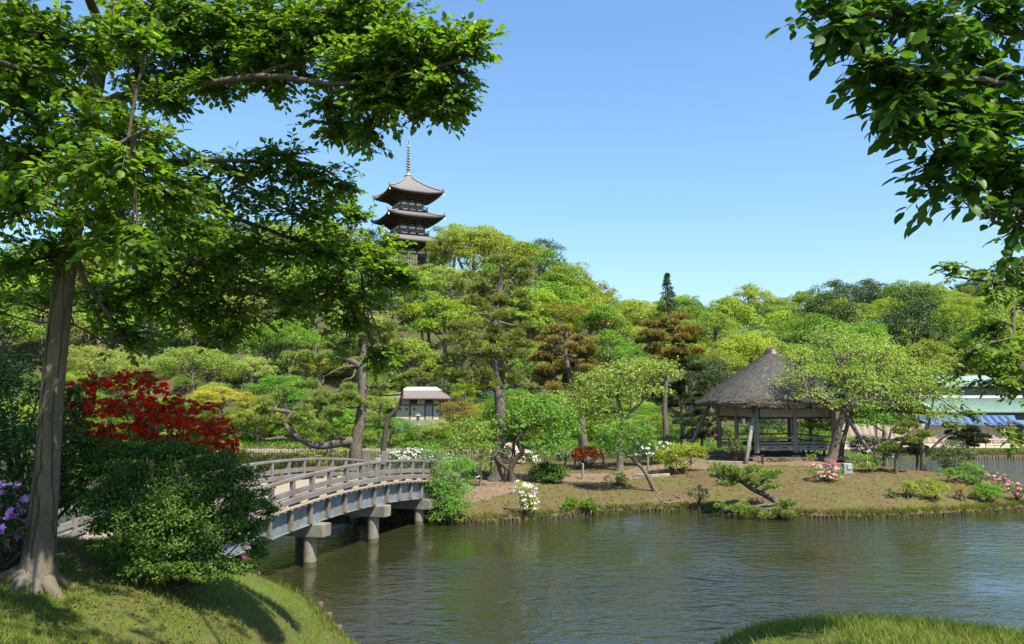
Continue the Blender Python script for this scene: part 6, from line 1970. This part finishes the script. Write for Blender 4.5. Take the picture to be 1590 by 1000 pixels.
make_shrub("azalea_bush", "faded pink azalea spilling over the back of the island tip", (1545, 762, 33.4), [(1545, 742, 18, 8, 33.5), (1558, 750, 14, 7, 33.3)], M['grey_leaf'], "azalea", 0.065, 0.7, 98, flowers=[('pink_flower', 0.06, 0.18, None)], stems=3)
make_shrub("azalea_bush", "azalea with pink flowers at the far right edge of the island", (1580, 778, 32.4), [(1578, 760, 17, 10, 32.4), (1590, 766, 16, 11, 32.2)], M['bright_leaf'], "azalea", 0.065, 0.8, 99, flowers=[('pink_flower', 0.065, 0.22, None), ('magenta_flower', .07, .03, (0,))], stems=3)
make_shrub("azalea_bush", "low azalea twig with a few pink flowers beside the low spreading pine", (1205, 757, 31.8), [(1198, 752, 9, 4, 31.8)], M['hill_olive'], "azalea", 0.05, 0.4, 100, flowers=[('pink_flower', .05, .05, None), ('magenta_flower', .05, .03, None)], stems=5)
make_shrub("fern_shrub", "sprouting green leaves at the foot of the broad cherry trunk", (1260, 716, 35.4), [(1259, 709, 7, 5, 35.4)], M['bright_leaf'], "shrub", 0.09, 0.8, 101, stems=2)
make_shrub("clipped_hedge", "yellow green hedge seen through the pavilion", (1225, 692, 47.5), [(1215, 680, 30, 9, 47.5), (1260, 682, 30, 9, 47.6), (1180, 684, 24, 8, 47.4)], M['lime_leaf'], "hedge", 0.11, 0.8, 102, stems=3)
make_shrub("evergreen_shrub", "dark rounded shrub seen between the pavilion's middle posts", (1200, 690, 46.5), [(1195, 664, 22, 16, 46.5), (1170, 672, 18, 14, 46.6)], M['dark_leaf'], "shrub", 0.11, 0.8, 103, stems=3)
make_shrub("round_bush", "bright leafy bush seen through the pavilion's right bay", (1255, 690, 44.5), [(1255, 664, 20, 18, 44.5), (1240, 676, 16, 12, 44.4), (1275, 676, 18, 14, 44.5)], M['bright_leaf'], "bush", 0.10, 0.7, 104, stems=4)
make_shrub("clipped_hedge", "low clipped hedge behind the white azaleas right of the pavilion", (1330, 700, 45), [(1320, 688, 26, 10, 45), (1365, 690, 24, 9, 45), (1290, 688, 20, 12, 45)], M['lime_leaf'], "hedge", 0.10, 0.8, 105, stems=3)

# roots and dead branches on the slope
rrng = np.random.default_rng(3)
rt_ = thing("bare_roots", "tangle of bare pale roots on the slope by the water", "roots", at(1045, 775, 30.6))
for k in range(11):
    a = at(rrng.uniform(1020, 1070), rrng.uniform(752, 785), rrng.uniform(30.4, 32))
    dv = np.append(rrng.standard_normal(2), 0) * .5 + np.array((-.35, -.5, 0))
    pts = []
    for s in np.linspace(0, 1, 6):
        p = a + dv * s * 1.5 + np.append(rrng.standard_normal(2) * .06, 0)
        p[2] = isl_z(p) + .03 - .06 * s
        pts.append(p)
    mb = MB(); mb.tube(smooth_line(pts, 3), np.linspace(rrng.uniform(.02, .034), .008, 16), 6); mb.build("root", M['root'], rt_, True)
# exposed surface roots on the near lawn
r3 = thing("surface_root", "brown surface root breaking through the near lawn at the bottom left", "root", gp(165, 985, 6.2))
for k, (pl) in enumerate([[(130, 965, 6.6), (165, 980, 6.3), (205, 990, 6.1), (250, 1003, 5.9)], [(150, 990, 6.2), (185, 985, 6.2), (215, 1002, 5.9)]]):
    pts = smooth_line([gp(*q) + UP * .01 for q in pl], 6)
    mb = MB(); mb.tube(pts, np.linspace(.045, .015, len(pts)), 8, True, .1, rrng); mb.build("root", M['root'], r3, True)
# short posts along the path
for k, (px, py, h, D, mt) in enumerate([(784, 748, 20, 33.2, 'black_iron'), (905, 746, 24, 34.5, 'post_wood'), (832, 722, 16, 38, 'post_wood'), (846, 720, 14, 38.4, 'post_wood'), (893, 722, 14, 38.6, 'post_wood'), (937, 725, 18, 38.4, 'post_wood'),
                                        (1006, 738, 20, 36, 'post_wood'), (1073, 726, 18, 36.8, 'black_iron'), (1184, 718, 14, 36.4, 'black_iron'), (1303, 708, 14, 38, 'black_iron'), (1012, 724, 12, 38, 'post_wood')]):
    a = at(px, py, D); z = isl_z(a); hh = h * m_per_px(D)
    mb = MB(); mb.lathe((a[0], a[1], 0), [(0.05, z - .2), (0.05, z + hh - .02), (0.04, z + hh), (0.001, z + hh + .004)], 9)
    o = mb.build("path_post", M[mt])
    o["label"] = ("short black iron post" if mt == 'black_iron' else "short grey wooden post") + [" left of the plum trunk", " at the path before the red azalea", " left behind the dark round bush", " right behind the dark round bush", " left of the red azalea", " right of the red azalea",
                  " beside the leaning camellia", " under the cloud shaped bush", " at the pavilion's front corner", " beside the broad cherry trunk", " before the white azalea by the camellia"][k]
    o["category"] = "post"
# sandstone kerbs along the path
for k, pl in enumerate([[(985, 743, 35), (1010, 745, 34.6), (1040, 742, 34.6)], [(1100, 722, 37), (1140, 722, 36.6), (1175, 722, 36.2)]]):
    pts = [at(*q) for q in pl]
    mb = MB()
    for a, b in zip(pts[:-1], pts[1:]):
        a, b = a.copy(), b.copy(); a[2], b[2] = isl_z(a) + .05, isl_z(b) + .05
        mb.beam(a, b, .12, .14)
    o = mb.build("path_kerb", M['pale_log']); o["label"] = ["low timber kerb of the path left of the cloud shaped bush", "low timber kerb of the path before the pavilion"][k]; o["category"] = "kerb"

# ------------------------------------------------------------------ far trees: a few crowns of each kind, copied
def crown_mesh(name, seed, leaf, lobes=46, n=5200, size=0.075, flat=0.85, lobe=0.30, kind='round'):
    rng = np.random.default_rng(seed)
    if kind == 'cone':
        h = rng.random(lobes) ** 0.8
        a = rng.uniform(0, 2 * math.pi, lobes)
        rad = (1 - h) * 0.55 * np.sqrt(rng.uniform(.5, 1, lobes))
        C = np.stack((np.cos(a) * rad, np.sin(a) * rad, -1 + h * 2.5), 1)
        ls = lobe * (0.45 + 0.75 * (1 - h))
    elif kind == 'open':
        d = unit(rng, lobes); d[:, 2] = d[:, 2] * .6 + .15
        C = d * rng.uniform(.35, 1.0, (lobes, 1)) * np.array((1.1, 1.1, flat))
        ls = lobe * rng.uniform(.6, 1.0, lobes)
    else:
        d = unit(rng, lobes * 2); d = d[d[:, 2] > -.55][:lobes]; lobes = len(d)
        C = d * rng.uniform(.55, .92, (lobes, 1)) * np.array((1, 1, flat))
        C[:, :2] *= 1 + .18 * np.sin(3 * np.arctan2(C[:, 1], C[:, 0]) + seed)[:, None]
        ls = lobe * rng.uniform(.6, 1.15, lobes)
    idx = rng.integers(0, lobes, n)
    d = unit(rng, n); d[:, 2] = np.where(d[:, 2] < -.35, -d[:, 2], d[:, 2])
    P = C[idx] + d * ls[idx, None] * np.array((1, 1, .72)) * rng.uniform(.6, 1.05, (n, 1))
    out = nrm(d + .3 * nrm(C[idx]))
    T, Nn = leaf_frames(rng, out, .5, .45, .1)
    L = size * rng.uniform(.6, 1.25, n)
    V, Ti = leaf_tris(P, T, Nn, L, L * .62)
    return mesh_np("crown", V, Ti, None, leaf), C


def trunk_mesh(seed, C, bark, hgt=2.2):
    rng = np.random.default_rng(seed)
    mb = MB()
    P = np.array([(0, 0, -hgt), (rng.normal(0, .05), rng.normal(0, .05), -hgt * .55), (rng.normal(0, .08), rng.normal(0, .08), -.6), (0, 0, .3)])
    mb.tube(smooth_line(P, 3), np.linspace(.07, .025, 10), 7)
    for q in C[rng.permutation(len(C))[:12]]:
        mb.tube(bez((0, 0, -.6 + rng.random() * .5), q, rng.standard_normal(3) * .08, 5), np.linspace(.026, .008, 5), 4, False)
    return mb.mesh("trunk", bark)


VAR = {}
def variant(key, seed, leaf, **kw):
    me, C = crown_mesh("crown", seed, M[leaf], **kw)
    tm = trunk_mesh(seed, C, M['bark'], kw.get('kind') == 'cone' and 1.6 or 2.2)
    VAR.setdefault(key, []).append((me, tm))
for i in range(2):
    variant('pale', 200 + i, 'hill_pale', lobes=60, n=6500, size=.060, lobe=.24, flat=.75)
    variant('yellow', 210 + i, 'hill_yellow', lobes=54, n=6000, size=.066, lobe=.26, flat=.8)
    variant('green', 220 + i, 'hill_green', lobes=50, n=6000, size=.066, lobe=.28, flat=.82)
    variant('olive', 230 + i, 'hill_olive', lobes=54, n=6000, size=.064, lobe=.26, flat=.85)
    variant('dark', 240 + i, 'hill_dark', lobes=44, n=6000, size=.066, lobe=.30, flat=.95)
    variant('gold', 250 + i, 'hill_gold', lobes=56, n=6000, size=.062, lobe=.25, flat=.7)
variant('open', 260, 'hill_pale', lobes=46, n=2000, size=.055, lobe=.20, kind='open', flat=.8)
variant('cone', 270, 'hill_dark', lobes=90, n=7000, size=.060, lobe=.20, kind='cone')
variant('bright', 280, 'bright_leaf', lobes=54, n=6500, size=.060, lobe=.26, flat=.75)
variant('amber', 290, 'amber_leaf', lobes=50, n=5500, size=.055, lobe=.24, flat=.7)
variant('lime', 295, 'lime_leaf', lobes=50, n=6000, size=.060, lobe=.27, flat=.85)
variant('fine', 300, 'hill_pale', lobes=80, n=11000, size=.042, lobe=.22, flat=.62)
variant('gfine', 305, 'gold_leaf', lobes=80, n=11000, size=.042, lobe=.22, flat=.62)
variant('bfine', 310, 'bright_leaf', lobes=80, n=11000, size=.042, lobe=.23, flat=.7)

trng = random.Random(77)
def far_tree(kind, pos, r, rh, label, group=None, name="broadleaf_tree", cat="tree", pick=None):
    """pos = crown centre; r, rh = crown half width and half height"""
    me, tm = VAR[kind][trng.randrange(len(VAR[kind])) if pick is None else pick]
    e = thing(name, label, cat, pos, group)
    e.scale = (r, r * trng.uniform(.9, 1.1), rh)
    e.rotation_euler = (0, 0, trng.uniform(0, 6.28))
    link("crown", me, e); link("trunk", tm, e)
    return e


# trees standing on the far shore and lower slopes, each placed by hand
MID = [
    ('fine', 300, 566, 72, 42, 68, "pale green cherry with drooping branches on the far shore, left of the yellow maple", "cherry tree"),
    ('fine', 225, 575, 60, 40, 70, "pale green cherry behind the top of the red azalea", "cherry tree"),
    ('fine', 390, 575, 40, 34, 71, "pale cherry just right of the drooping one on the far shore", "cherry tree"),
    ('fine', 150, 565, 60, 45, 72, "pale green tree right behind the pale leaning trunk", "tree"),
    ('gfine', 345, 620, 62, 28, 65.5, "golden yellow maple rising above the red azalea on the far shore", "maple tree"),
    ('gfine', 400, 645, 40, 24, 65, "small golden maple at the right of the larger golden maple", "maple tree"),
    ('bfine', 440, 610, 56, 36, 68, "bright green maple behind the left pine's lower boughs", "maple tree"),
    ('bfine', 450, 525, 44, 34, 78, "bright green maple showing above the left pine's top bough", "maple tree"),
    ('fine', 590, 625, 34, 30, 66, "pale green small tree left of the cream house", "tree"),
    ('bfine', 610, 665, 40, 22, 65.5, "leafy green shrub tree in front of the cream house", "tree"),
    ('lime', 560, 672, 34, 16, 65.3, "lime green shrub tree on the far shore behind the left pine trunk", "tree"),
    ('amber', 712, 640, 34, 28, 64.8, "amber tinted maple right of the cream house", "maple tree"),
    ('lime', 722, 612, 24, 22, 76, "lime green round tree touching the right end of the cream house roof", "tree"),
    ('yellow', 690, 500, 62, 46, 88, "yellow green tree above the cream house", "tree"),
    ('yellow', 655, 480, 40, 36, 94, "tall yellow green tree at the edge of the dark crown above the cream house", "tree"),
    ('olive', 640, 560, 46, 38, 84, "olive green tree just behind the cream house", "tree"),
    ('dark', 720, 570, 36, 36, 82, "dark evergreen tree behind the left side of the tall pine", "tree"),
    ('gold', 860, 490, 50, 30, 92, "gold topped evergreen between the tall pine and the ochre pine", "tree"),
    ('gold', 815, 505, 36, 26, 90, "gold tipped evergreen right behind the tall pine", "tree"),
    ('green', 880, 445, 50, 36, 112, "fresh green tree above the gold topped evergreen", "tree"),
    ('bright', 945, 545, 42, 40, 84, "bright green tree right of the ochre rounded pine", "tree"),
    ('green', 940, 500, 44, 30, 96, "fresh green tree on the slope above the open cherry", "tree"),
    ('green', 830, 575, 40, 40, 76, "green tree in the gap between the tall pine and the ochre pine", "tree"),
    ('bfine', 800, 625, 50, 26, 66, "leafy bright tree on the far shore behind the plum tree", "tree"),
    ('bright', 980, 560, 36, 34, 78, "bright green tree behind the open cherry", "tree"),
    ('olive', 1110, 515, 44, 34, 88, "olive tree behind the gap between ochre pine and thatched roof", "tree"),
    ('yellow', 1150, 555, 50, 42, 70, "yellow green tree touching the left slope of the thatched roof", "tree"),
    ('fine', 1165, 535, 48, 36, 76, "pale fluffy tree rising behind the thatched roof's left slope", "tree"),
    ('bright', 1265, 520, 54, 40, 80, "bright fluffy green tree directly behind the thatched roof's peak", "tree"),
    ('green', 1340, 530, 48, 36, 90, "fresh green tree behind the broad cherry's crown", "tree"),
    ('dark', 1100, 600, 40, 44, 64, "dark evergreen behind the left strut of the pavilion", "tree"),
    ('olive', 1120, 570, 40, 30, 66, "olive tree close left of the thatched roof", "tree"),
    ('dark', 1420, 520, 50, 44, 108, "dark evergreen in the hollow of the right hand slope", "tree"),
    ('olive', 1440, 560, 46, 34, 96, "brownish olive tree above the slender cherry", "tree"),
    ('green', 1520, 540, 46, 40, 100, "green tree rising behind the copper roofed hall", "tree"),
    ('yellow', 1480, 500, 40, 34, 118, "yellow green tree on the slope above the copper roofed hall", "tree"),
    ('dark', 300, 500, 70, 50, 92, "dark evergreen in the shadow behind the far shore's pale cherries", "tree"),
    ('dark', 430, 570, 50, 40, 80, "dark evergreen in the gap behind the bright maples", "tree"),
    ('dark', 560, 540, 60, 50, 88, "dark evergreen behind the left pine", "tree"),
    ('yellow', 505, 385, 50, 38, 122, "yellow tree on the hilltop left of the pagoda", "tree"),
    ('yellow', 60, 480, 70, 50, 96, "yellow green tree on the slope behind the pale trunk at left", "tree"),
    ('dark', 690, 625, 44, 34, 80, "shaded evergreen right behind the cream house", "tree"),
]
for kind, px, py, rx, ry, D, lab, cat in MID:
    far_tree(kind, at(px, py, D), rx * m_per_px(D) * 1.0, ry * m_per_px(D) * 1.12, lab, None, {"cherry tree": "cherry_tree", "maple tree": "maple_tree"}.get(cat, "broadleaf_tree"), cat)
far_tree('cone', at(1037, 478, 118), 30 * m_per_px(118) * 1.2, 40 * m_per_px(118) * .9, "tall pointed dark conifer on the skyline right of centre", None, "conifer", "conifer")
for k, (px, py, rx, ry, D) in enumerate([(735, 375, 56, 36, 128), (820, 400, 44, 28, 134), (905, 446, 36, 24, 140), (948, 468, 24, 16, 142)]):
    far_tree('open' if k in (2, 3) else 'pale', at(px, py, D), rx * m_per_px(D), ry * m_per_px(D),
             ["pale cherry on the hilltop touching the pagoda's right side", "pale round tree on the ridge right of the pagoda", "half bare thin tree on the falling ridge", "sparse low tree where the left ridge meets the sky"][k])

for k, (px, py, r_, D) in enumerate([(612, 414, 2.0, 131), (650, 412, 2.2, 130), (682, 398, 2.6, 133), (668, 408, 1.8, 128), (630, 420, 1.9, 127)]):
    far_tree(['bright', 'pale', 'green', 'yellow', 'olive'][k], at(px, py + 11, D), r_, r_ * .8, ["bright green bush at the left foot of the pagoda", "pale bush in front of the pagoda's base", "fresh green bush at the right foot of the pagoda",
             "yellow green bush just below the pagoda's right corner", "olive bush below the middle of the pagoda"][k], None, "bush", "bush")

# the wooded hillsides
WORDS = {'pale': "pale green", 'yellow': "yellow green", 'green': "fresh green", 'olive': "olive green", 'dark': "dark evergreen", 'gold': "gold tipped evergreen", 'open': "thin half bare", 'bright': "bright green"}
placed = []
pagxy = (GO[0], GO[1])
def clear(x, y, px):
    if (x - pagxy[0]) ** 2 + (y - pagxy[1]) ** 2 < 8.5 ** 2: return False
    # keep the line of sight to the pagoda's upper storeys open
    if 585 < px < 690 and 128 < y < 150: return False
    if H[0] - 7 < x < H[0] + 7 and y < 84: return False
    if px > 1430 and y < 98: return False
    return True
for row in range(34):
    D = 80 * (1.0 + row * 0.052)
    if D > 225: break
    step = 0.055 * 1.0
    az = -0.80 + (row % 2) * 0.035
    while az < 0.80:
        a2 = az + trng.uniform(-.02, .02)
        y = D * (1 + trng.uniform(-.025, .025)); x = a2 * y
        az += (7.8 / D) * trng.uniform(.85, 1.2)
        px = CX + F * a2
        rd, rz = ridge(px)
        if y > rd + 14 or not clear(x, y, px): continue
        if px < 900 and y < 84: continue
        if px >= 900 and y < 92: continue
        if len(placed) > 0 and min((x - q[0]) ** 2 + (y - q[1]) ** 2 for q in placed) < 5.6 ** 2: continue
        placed.append((x, y, px))
print("hill trees", len(placed))
for x, y, px in placed:
    right = px > 950
    kinds = (['green'] * 3 + ['olive'] * 4 + ['yellow'] * 3 + ['pale'] * 2 + ['dark'] * 3) if right else (['pale'] * 4 + ['green'] * 3 + ['yellow'] * 3 + ['olive'] * 2 + ['dark'] * 3 + ['gold'] * 1)
    k = trng.choice(kinds)
    z = lnd_z((x, y))
    r = trng.uniform(3.6, 5.6) * (0.75 if 585 < px < 690 and y < 135 else 1)
    h = r * trng.uniform(.75, 1.0)
    cz = z + h * 1.0 + trng.uniform(1.0, 3.0)
    if 560 < px < 720 and 100 < y < 130:
        # below the pagoda: stay under its first roof
        lim = EYE + (620 - (412 if px < 690 else 380)) / F * y
        cz = min(cz, lim - h * 1.0)
    where = [w for lim, w in ((300, "behind the leaning pale trunk"), (480, "behind the left tree's dark crown"), (585, "left of the pagoda"), (700, "below the pagoda"), (800, "right of the pagoda"), (900, "above the ochre pine"), (1000, "where the left hill falls"),
             (1100, "beside the tall pointed conifer"), (1220, "behind the thatched roof"), (1340, "behind the broad cherry"), (1450, "above the slender cherry"), (9999, "above the copper roofs")) if px < lim][0]
    t_ = (y - 80) / (rd - 80)
    lvl = "at the foot of the slope" if t_ < .35 else "halfway up the slope" if t_ < .72 else "high on the skyline"
    far_tree(k, (x, y, cz), r, h, "%s tree %s %s" % (WORDS[k], lvl, where), "trees on the wooded hills")

# fallen leaves under the near shrubs
n = 1300
fx = np.concatenate((-3.9 + .9 * np.random.default_rng(4).standard_normal(n), np.random.default_rng(5).uniform(-7, -1.5, n // 2)))
fy = np.concatenate((8.1 + .8 * np.random.default_rng(6).standard_normal(n), np.random.default_rng(7).uniform(4.8, 12, n // 2)))
fzz = bank_z(fx, fy)
kk = fzz > .2
fP = np.stack((fx[kk], fy[kk], fzz[kk] + .015), 1)
frg = np.random.default_rng(12)
fT, fN = leaf_frames(frg, np.tile(UP, (len(fP), 1)), 1.0, .3, 0)
fL = frg.uniform(.025, .06, len(fP))
fV, fTr = leaf_tris(fP, fT, fN, fL, fL * .5)
M['litter'] = leaf_mat("leaf_litter", (0.06, 0.028, 0.014), (0.14, 0.085, 0.040), .1, .8)
fo = link("leaf_litter", mesh_np("leaf_litter", fV, fTr, None, M['litter'])); fo["kind"] = "stuff"; fo["label"] = "fallen brown leaves under the near shrubs"
n = 5200
ig = np.random.default_rng(15)
ix, iy = ig.uniform(-6, 24, n), ig.uniform(27.5, 44, n)
iz = island_z(ix, iy); kk = iz > .16
iP = np.stack((ix[kk], iy[kk], iz[kk] + .02), 1)
iT, iN = leaf_frames(ig, np.tile(UP, (len(iP), 1)), 1.0, .3, 0)
iL = ig.uniform(.06, .16, len(iP))
iV, iTr = leaf_tris(iP, iT, iN, iL, iL * .45)
lo = link("leaf_litter", mesh_np("leaf_litter", iV, iTr, None, M['litter'])); lo["kind"] = "stuff"; lo["label"] = "dry leaves and twigs scattered over the island slope"
# ragged grass and weeds along the waterlines
wg = np.random.default_rng(19)
def weeds(line, zf, n_cl, hmin, hmax, w, name_label, inward, mat):
    c = line[wg.integers(0, len(line), n_cl)] + wg.standard_normal((n_cl, 2)) * .10
    c = np.repeat(c, 14, 0) + wg.standard_normal((n_cl * 14, 2)) * .07
    c[:, 1] += inward
    z = np.maximum(zf(c[:, 0], c[:, 1]), -.02)
    Pw = np.stack((c[:, 0], c[:, 1], z), 1)
    h = np.repeat(wg.uniform(hmin, hmax, n_cl), 14) * wg.uniform(.5, 1.2, len(Pw))
    a = wg.uniform(0, 2 * math.pi, len(Pw))
    s = np.stack((np.cos(a), np.sin(a), np.zeros(len(Pw))), 1) * w
    t = np.stack((wg.normal(0, .55, len(Pw)), wg.normal(-.25, .5, len(Pw)), np.ones(len(Pw))), 1)
    Vw = np.stack((Pw - s, Pw + s, Pw + t * h[:, None]), 1).reshape(-1, 3)
    ow = link("weeds", mesh_np("weeds", Vw, np.arange(len(Vw)).reshape(-1, 3), None, mat)); ow["kind"] = "stuff"; ow["label"] = name_label
weeds(IL, island_z, 700, .06, .24, .014, "ragged weeds along the island's log edging", .12, M['grass'])
weeds(IL, island_z, 500, .05, .18, .014, "dry weeds along the island's log edging", .15, M['dry_grass'])
kb_ = (BANK_LINE[:, 0] > -6) & (BANK_LINE[:, 0] < 8)
weeds(BANK_LINE[kb_], bank_z, 420, .08, .22, .006, "longer grass hanging over the near waterline", -.08, M['grass'])
far_tree('lime', at(676, 668, 69.5), 1.7, 1.1, "lime green bush before the stone footing of the cream house", None, "bush", "bush")
far_tree('green', at(652, 674, 68.5), 1.5, 1.0, "fresh green bush below the stone lantern", None, "bush", "bush")
# loose shrubs between the far shore and the woods
us = []
for i in range(2000):
    px = trng.uniform(-60, 1010); y = trng.uniform(67, 86)
    x = (px - CX) / F * y
    if H[0] - 5 < x < H[0] + 4 and y < 81: continue
    if H[0] - 6.5 < x < H[0] + 5 and y < 75 and trng.random() < .9: continue
    if us and min((x - q[0]) ** 2 + (y - q[1]) ** 2 for q in us) < 2.5 ** 2: continue
    us.append((x, y, px))
    k = trng.choice(['fine', 'fine', 'bfine', 'bfine', 'lime', 'lime', 'olive', 'green', 'dark', 'yellow', 'gfine'])
    r = trng.uniform(1.3, 2.3)
    z = lnd_z((x, y))
    where = [w for lim, w in ((110, "at the left edge"), (330, "behind the red azalea"), (480, "behind the left pine's long limb"), (600, "behind the left pine trunk"), (720, "round the cream house"), (860, "behind the tall pine"), (9999, "behind the open cherry")) if px < lim][0]
    far_tree(k, (x, y, z + r * .62), r, r * trng.uniform(.75, 1.0), "%s shrub %s %s" % ({'fine': "pale", 'bfine': "bright green", 'lime': "lime green", 'gfine': "golden"}.get(k, WORDS.get(k)), "near the far shore" if y < 75 else "under the wooded slope", where), "shrubs on the far shore", "shrub", "shrub")
print("far shrubs", len(us))
# ------------------------------------------------------------------ ground cover, lawns
def blades(name, P, hgt, width, mat, rng, lean=.5):
    n = len(P)
    a = rng.uniform(0, 2 * math.pi, n)
    s = np.stack((np.cos(a), np.sin(a), np.zeros(n)), 1) * width[:, None] * .5
    t = np.stack((rng.standard_normal(n) * lean, rng.standard_normal(n) * lean, np.ones(n)), 1)
    V = np.stack((P - s, P + s, P + t * hgt[:, None]), 1).reshape(-1, 3)
    o = link(name, mesh_np(name, V, np.arange(len(V)).reshape(-1, 3), None, mat))
    o["kind"] = "stuff"
    return o

grng = np.random.default_rng(8)
def scatter(n, x0, x1, y0, y1, zf, keep, dfall=None):
    x = grng.uniform(x0, x1, n); y = grng.uniform(y0, y1, n)
    if dfall:
        p = np.clip((dfall / np.maximum(y, .1)) ** 2, 0, 1); k = grng.random(n) < p; x, y = x[k], y[k]
    z = zf(x, y)
    k = keep(x, y, z)
    return np.stack((x[k], y[k], z[k] - .005), 1)
def lawn_keep(x, y, z):
    patch = wob(x, y, 1.9, .4) + .6 * wob(x, y, 5.1, 2)
    return (z > 0.12) & (patch > grng.uniform(-1.0, .55, len(x)))
P = np.concatenate((scatter(330000, -9, 0.0, 4.6, 18, bank_z, lawn_keep, 7.0), scatter(170000, 0.2, 7.5, 4.2, 9.5, bank_z, lawn_keep, 5.5)))
g = blades("grass", P, grng.uniform(.03, .095, len(P)), grng.uniform(.004, .009, len(P)), M['grass'], grng, .55)
g["label"] = "short mown grass on the near bank"; 
P = np.concatenate((scatter(110000, -9, 0.0, 4.6, 18, bank_z, lambda x, y, z: z > .1, 7.0), scatter(26000, 0.2, 7.5, 4.2, 9.5, bank_z, lambda x, y, z: z > .1, 5.5)))
blades("dry_grass", P, grng.uniform(.02, .055, len(P)), grng.uniform(.004, .008, len(P)), M['dry_grass'], grng, .8)["label"] = "dry grass stems in the near lawn"
P = scatter(90000, -14, 24, 26, 44, island_z, lambda x, y, z: (z > .15) & (wob(x, y, .8, 1) + .5 * wob(x, y, 2.7, 3) > grng.uniform(-.6, .9, len(x))))
blades("grass", P, grng.uniform(.02, .06, len(P)), grng.uniform(.012, .024, len(P)), M['dry_grass'], grng, .9)["label"] = "thin brownish turf on the island slope"
P = scatter(26000, -14, 24, 26, 44, island_z, lambda x, y, z: (z > .13) & (z < .75) & (wob(x, y, .6, 4) > grng.uniform(-.2, 1.1, len(x))))
blades("grass", P, grng.uniform(.03, .09, len(P)), grng.uniform(.012, .024, len(P)), M['grass'], grng, .7)["label"] = "greener grass near the island's waterline"
P = scatter(60000, -40, 50, 57, 78, land_z, lambda x, y, z: (z > .3) & ((x < 22) | (y > 68)))
blades("ground_cover", P, grng.uniform(.12, .45, len(P)), grng.uniform(.08, .16, len(P)), M['bright_leaf'], grng, 1.0)["label"] = "bright green leafy ground cover on the far shore"
P = scatter(14000, 27.5, 44, 57.2, 60, land_z, lambda x, y, z: z > .2)
blades("grass", P, grng.uniform(.05, .2, len(P)), grng.uniform(.04, .08, len(P)), M['grass'], grng, .7)["label"] = "green grass strip on the right shore"
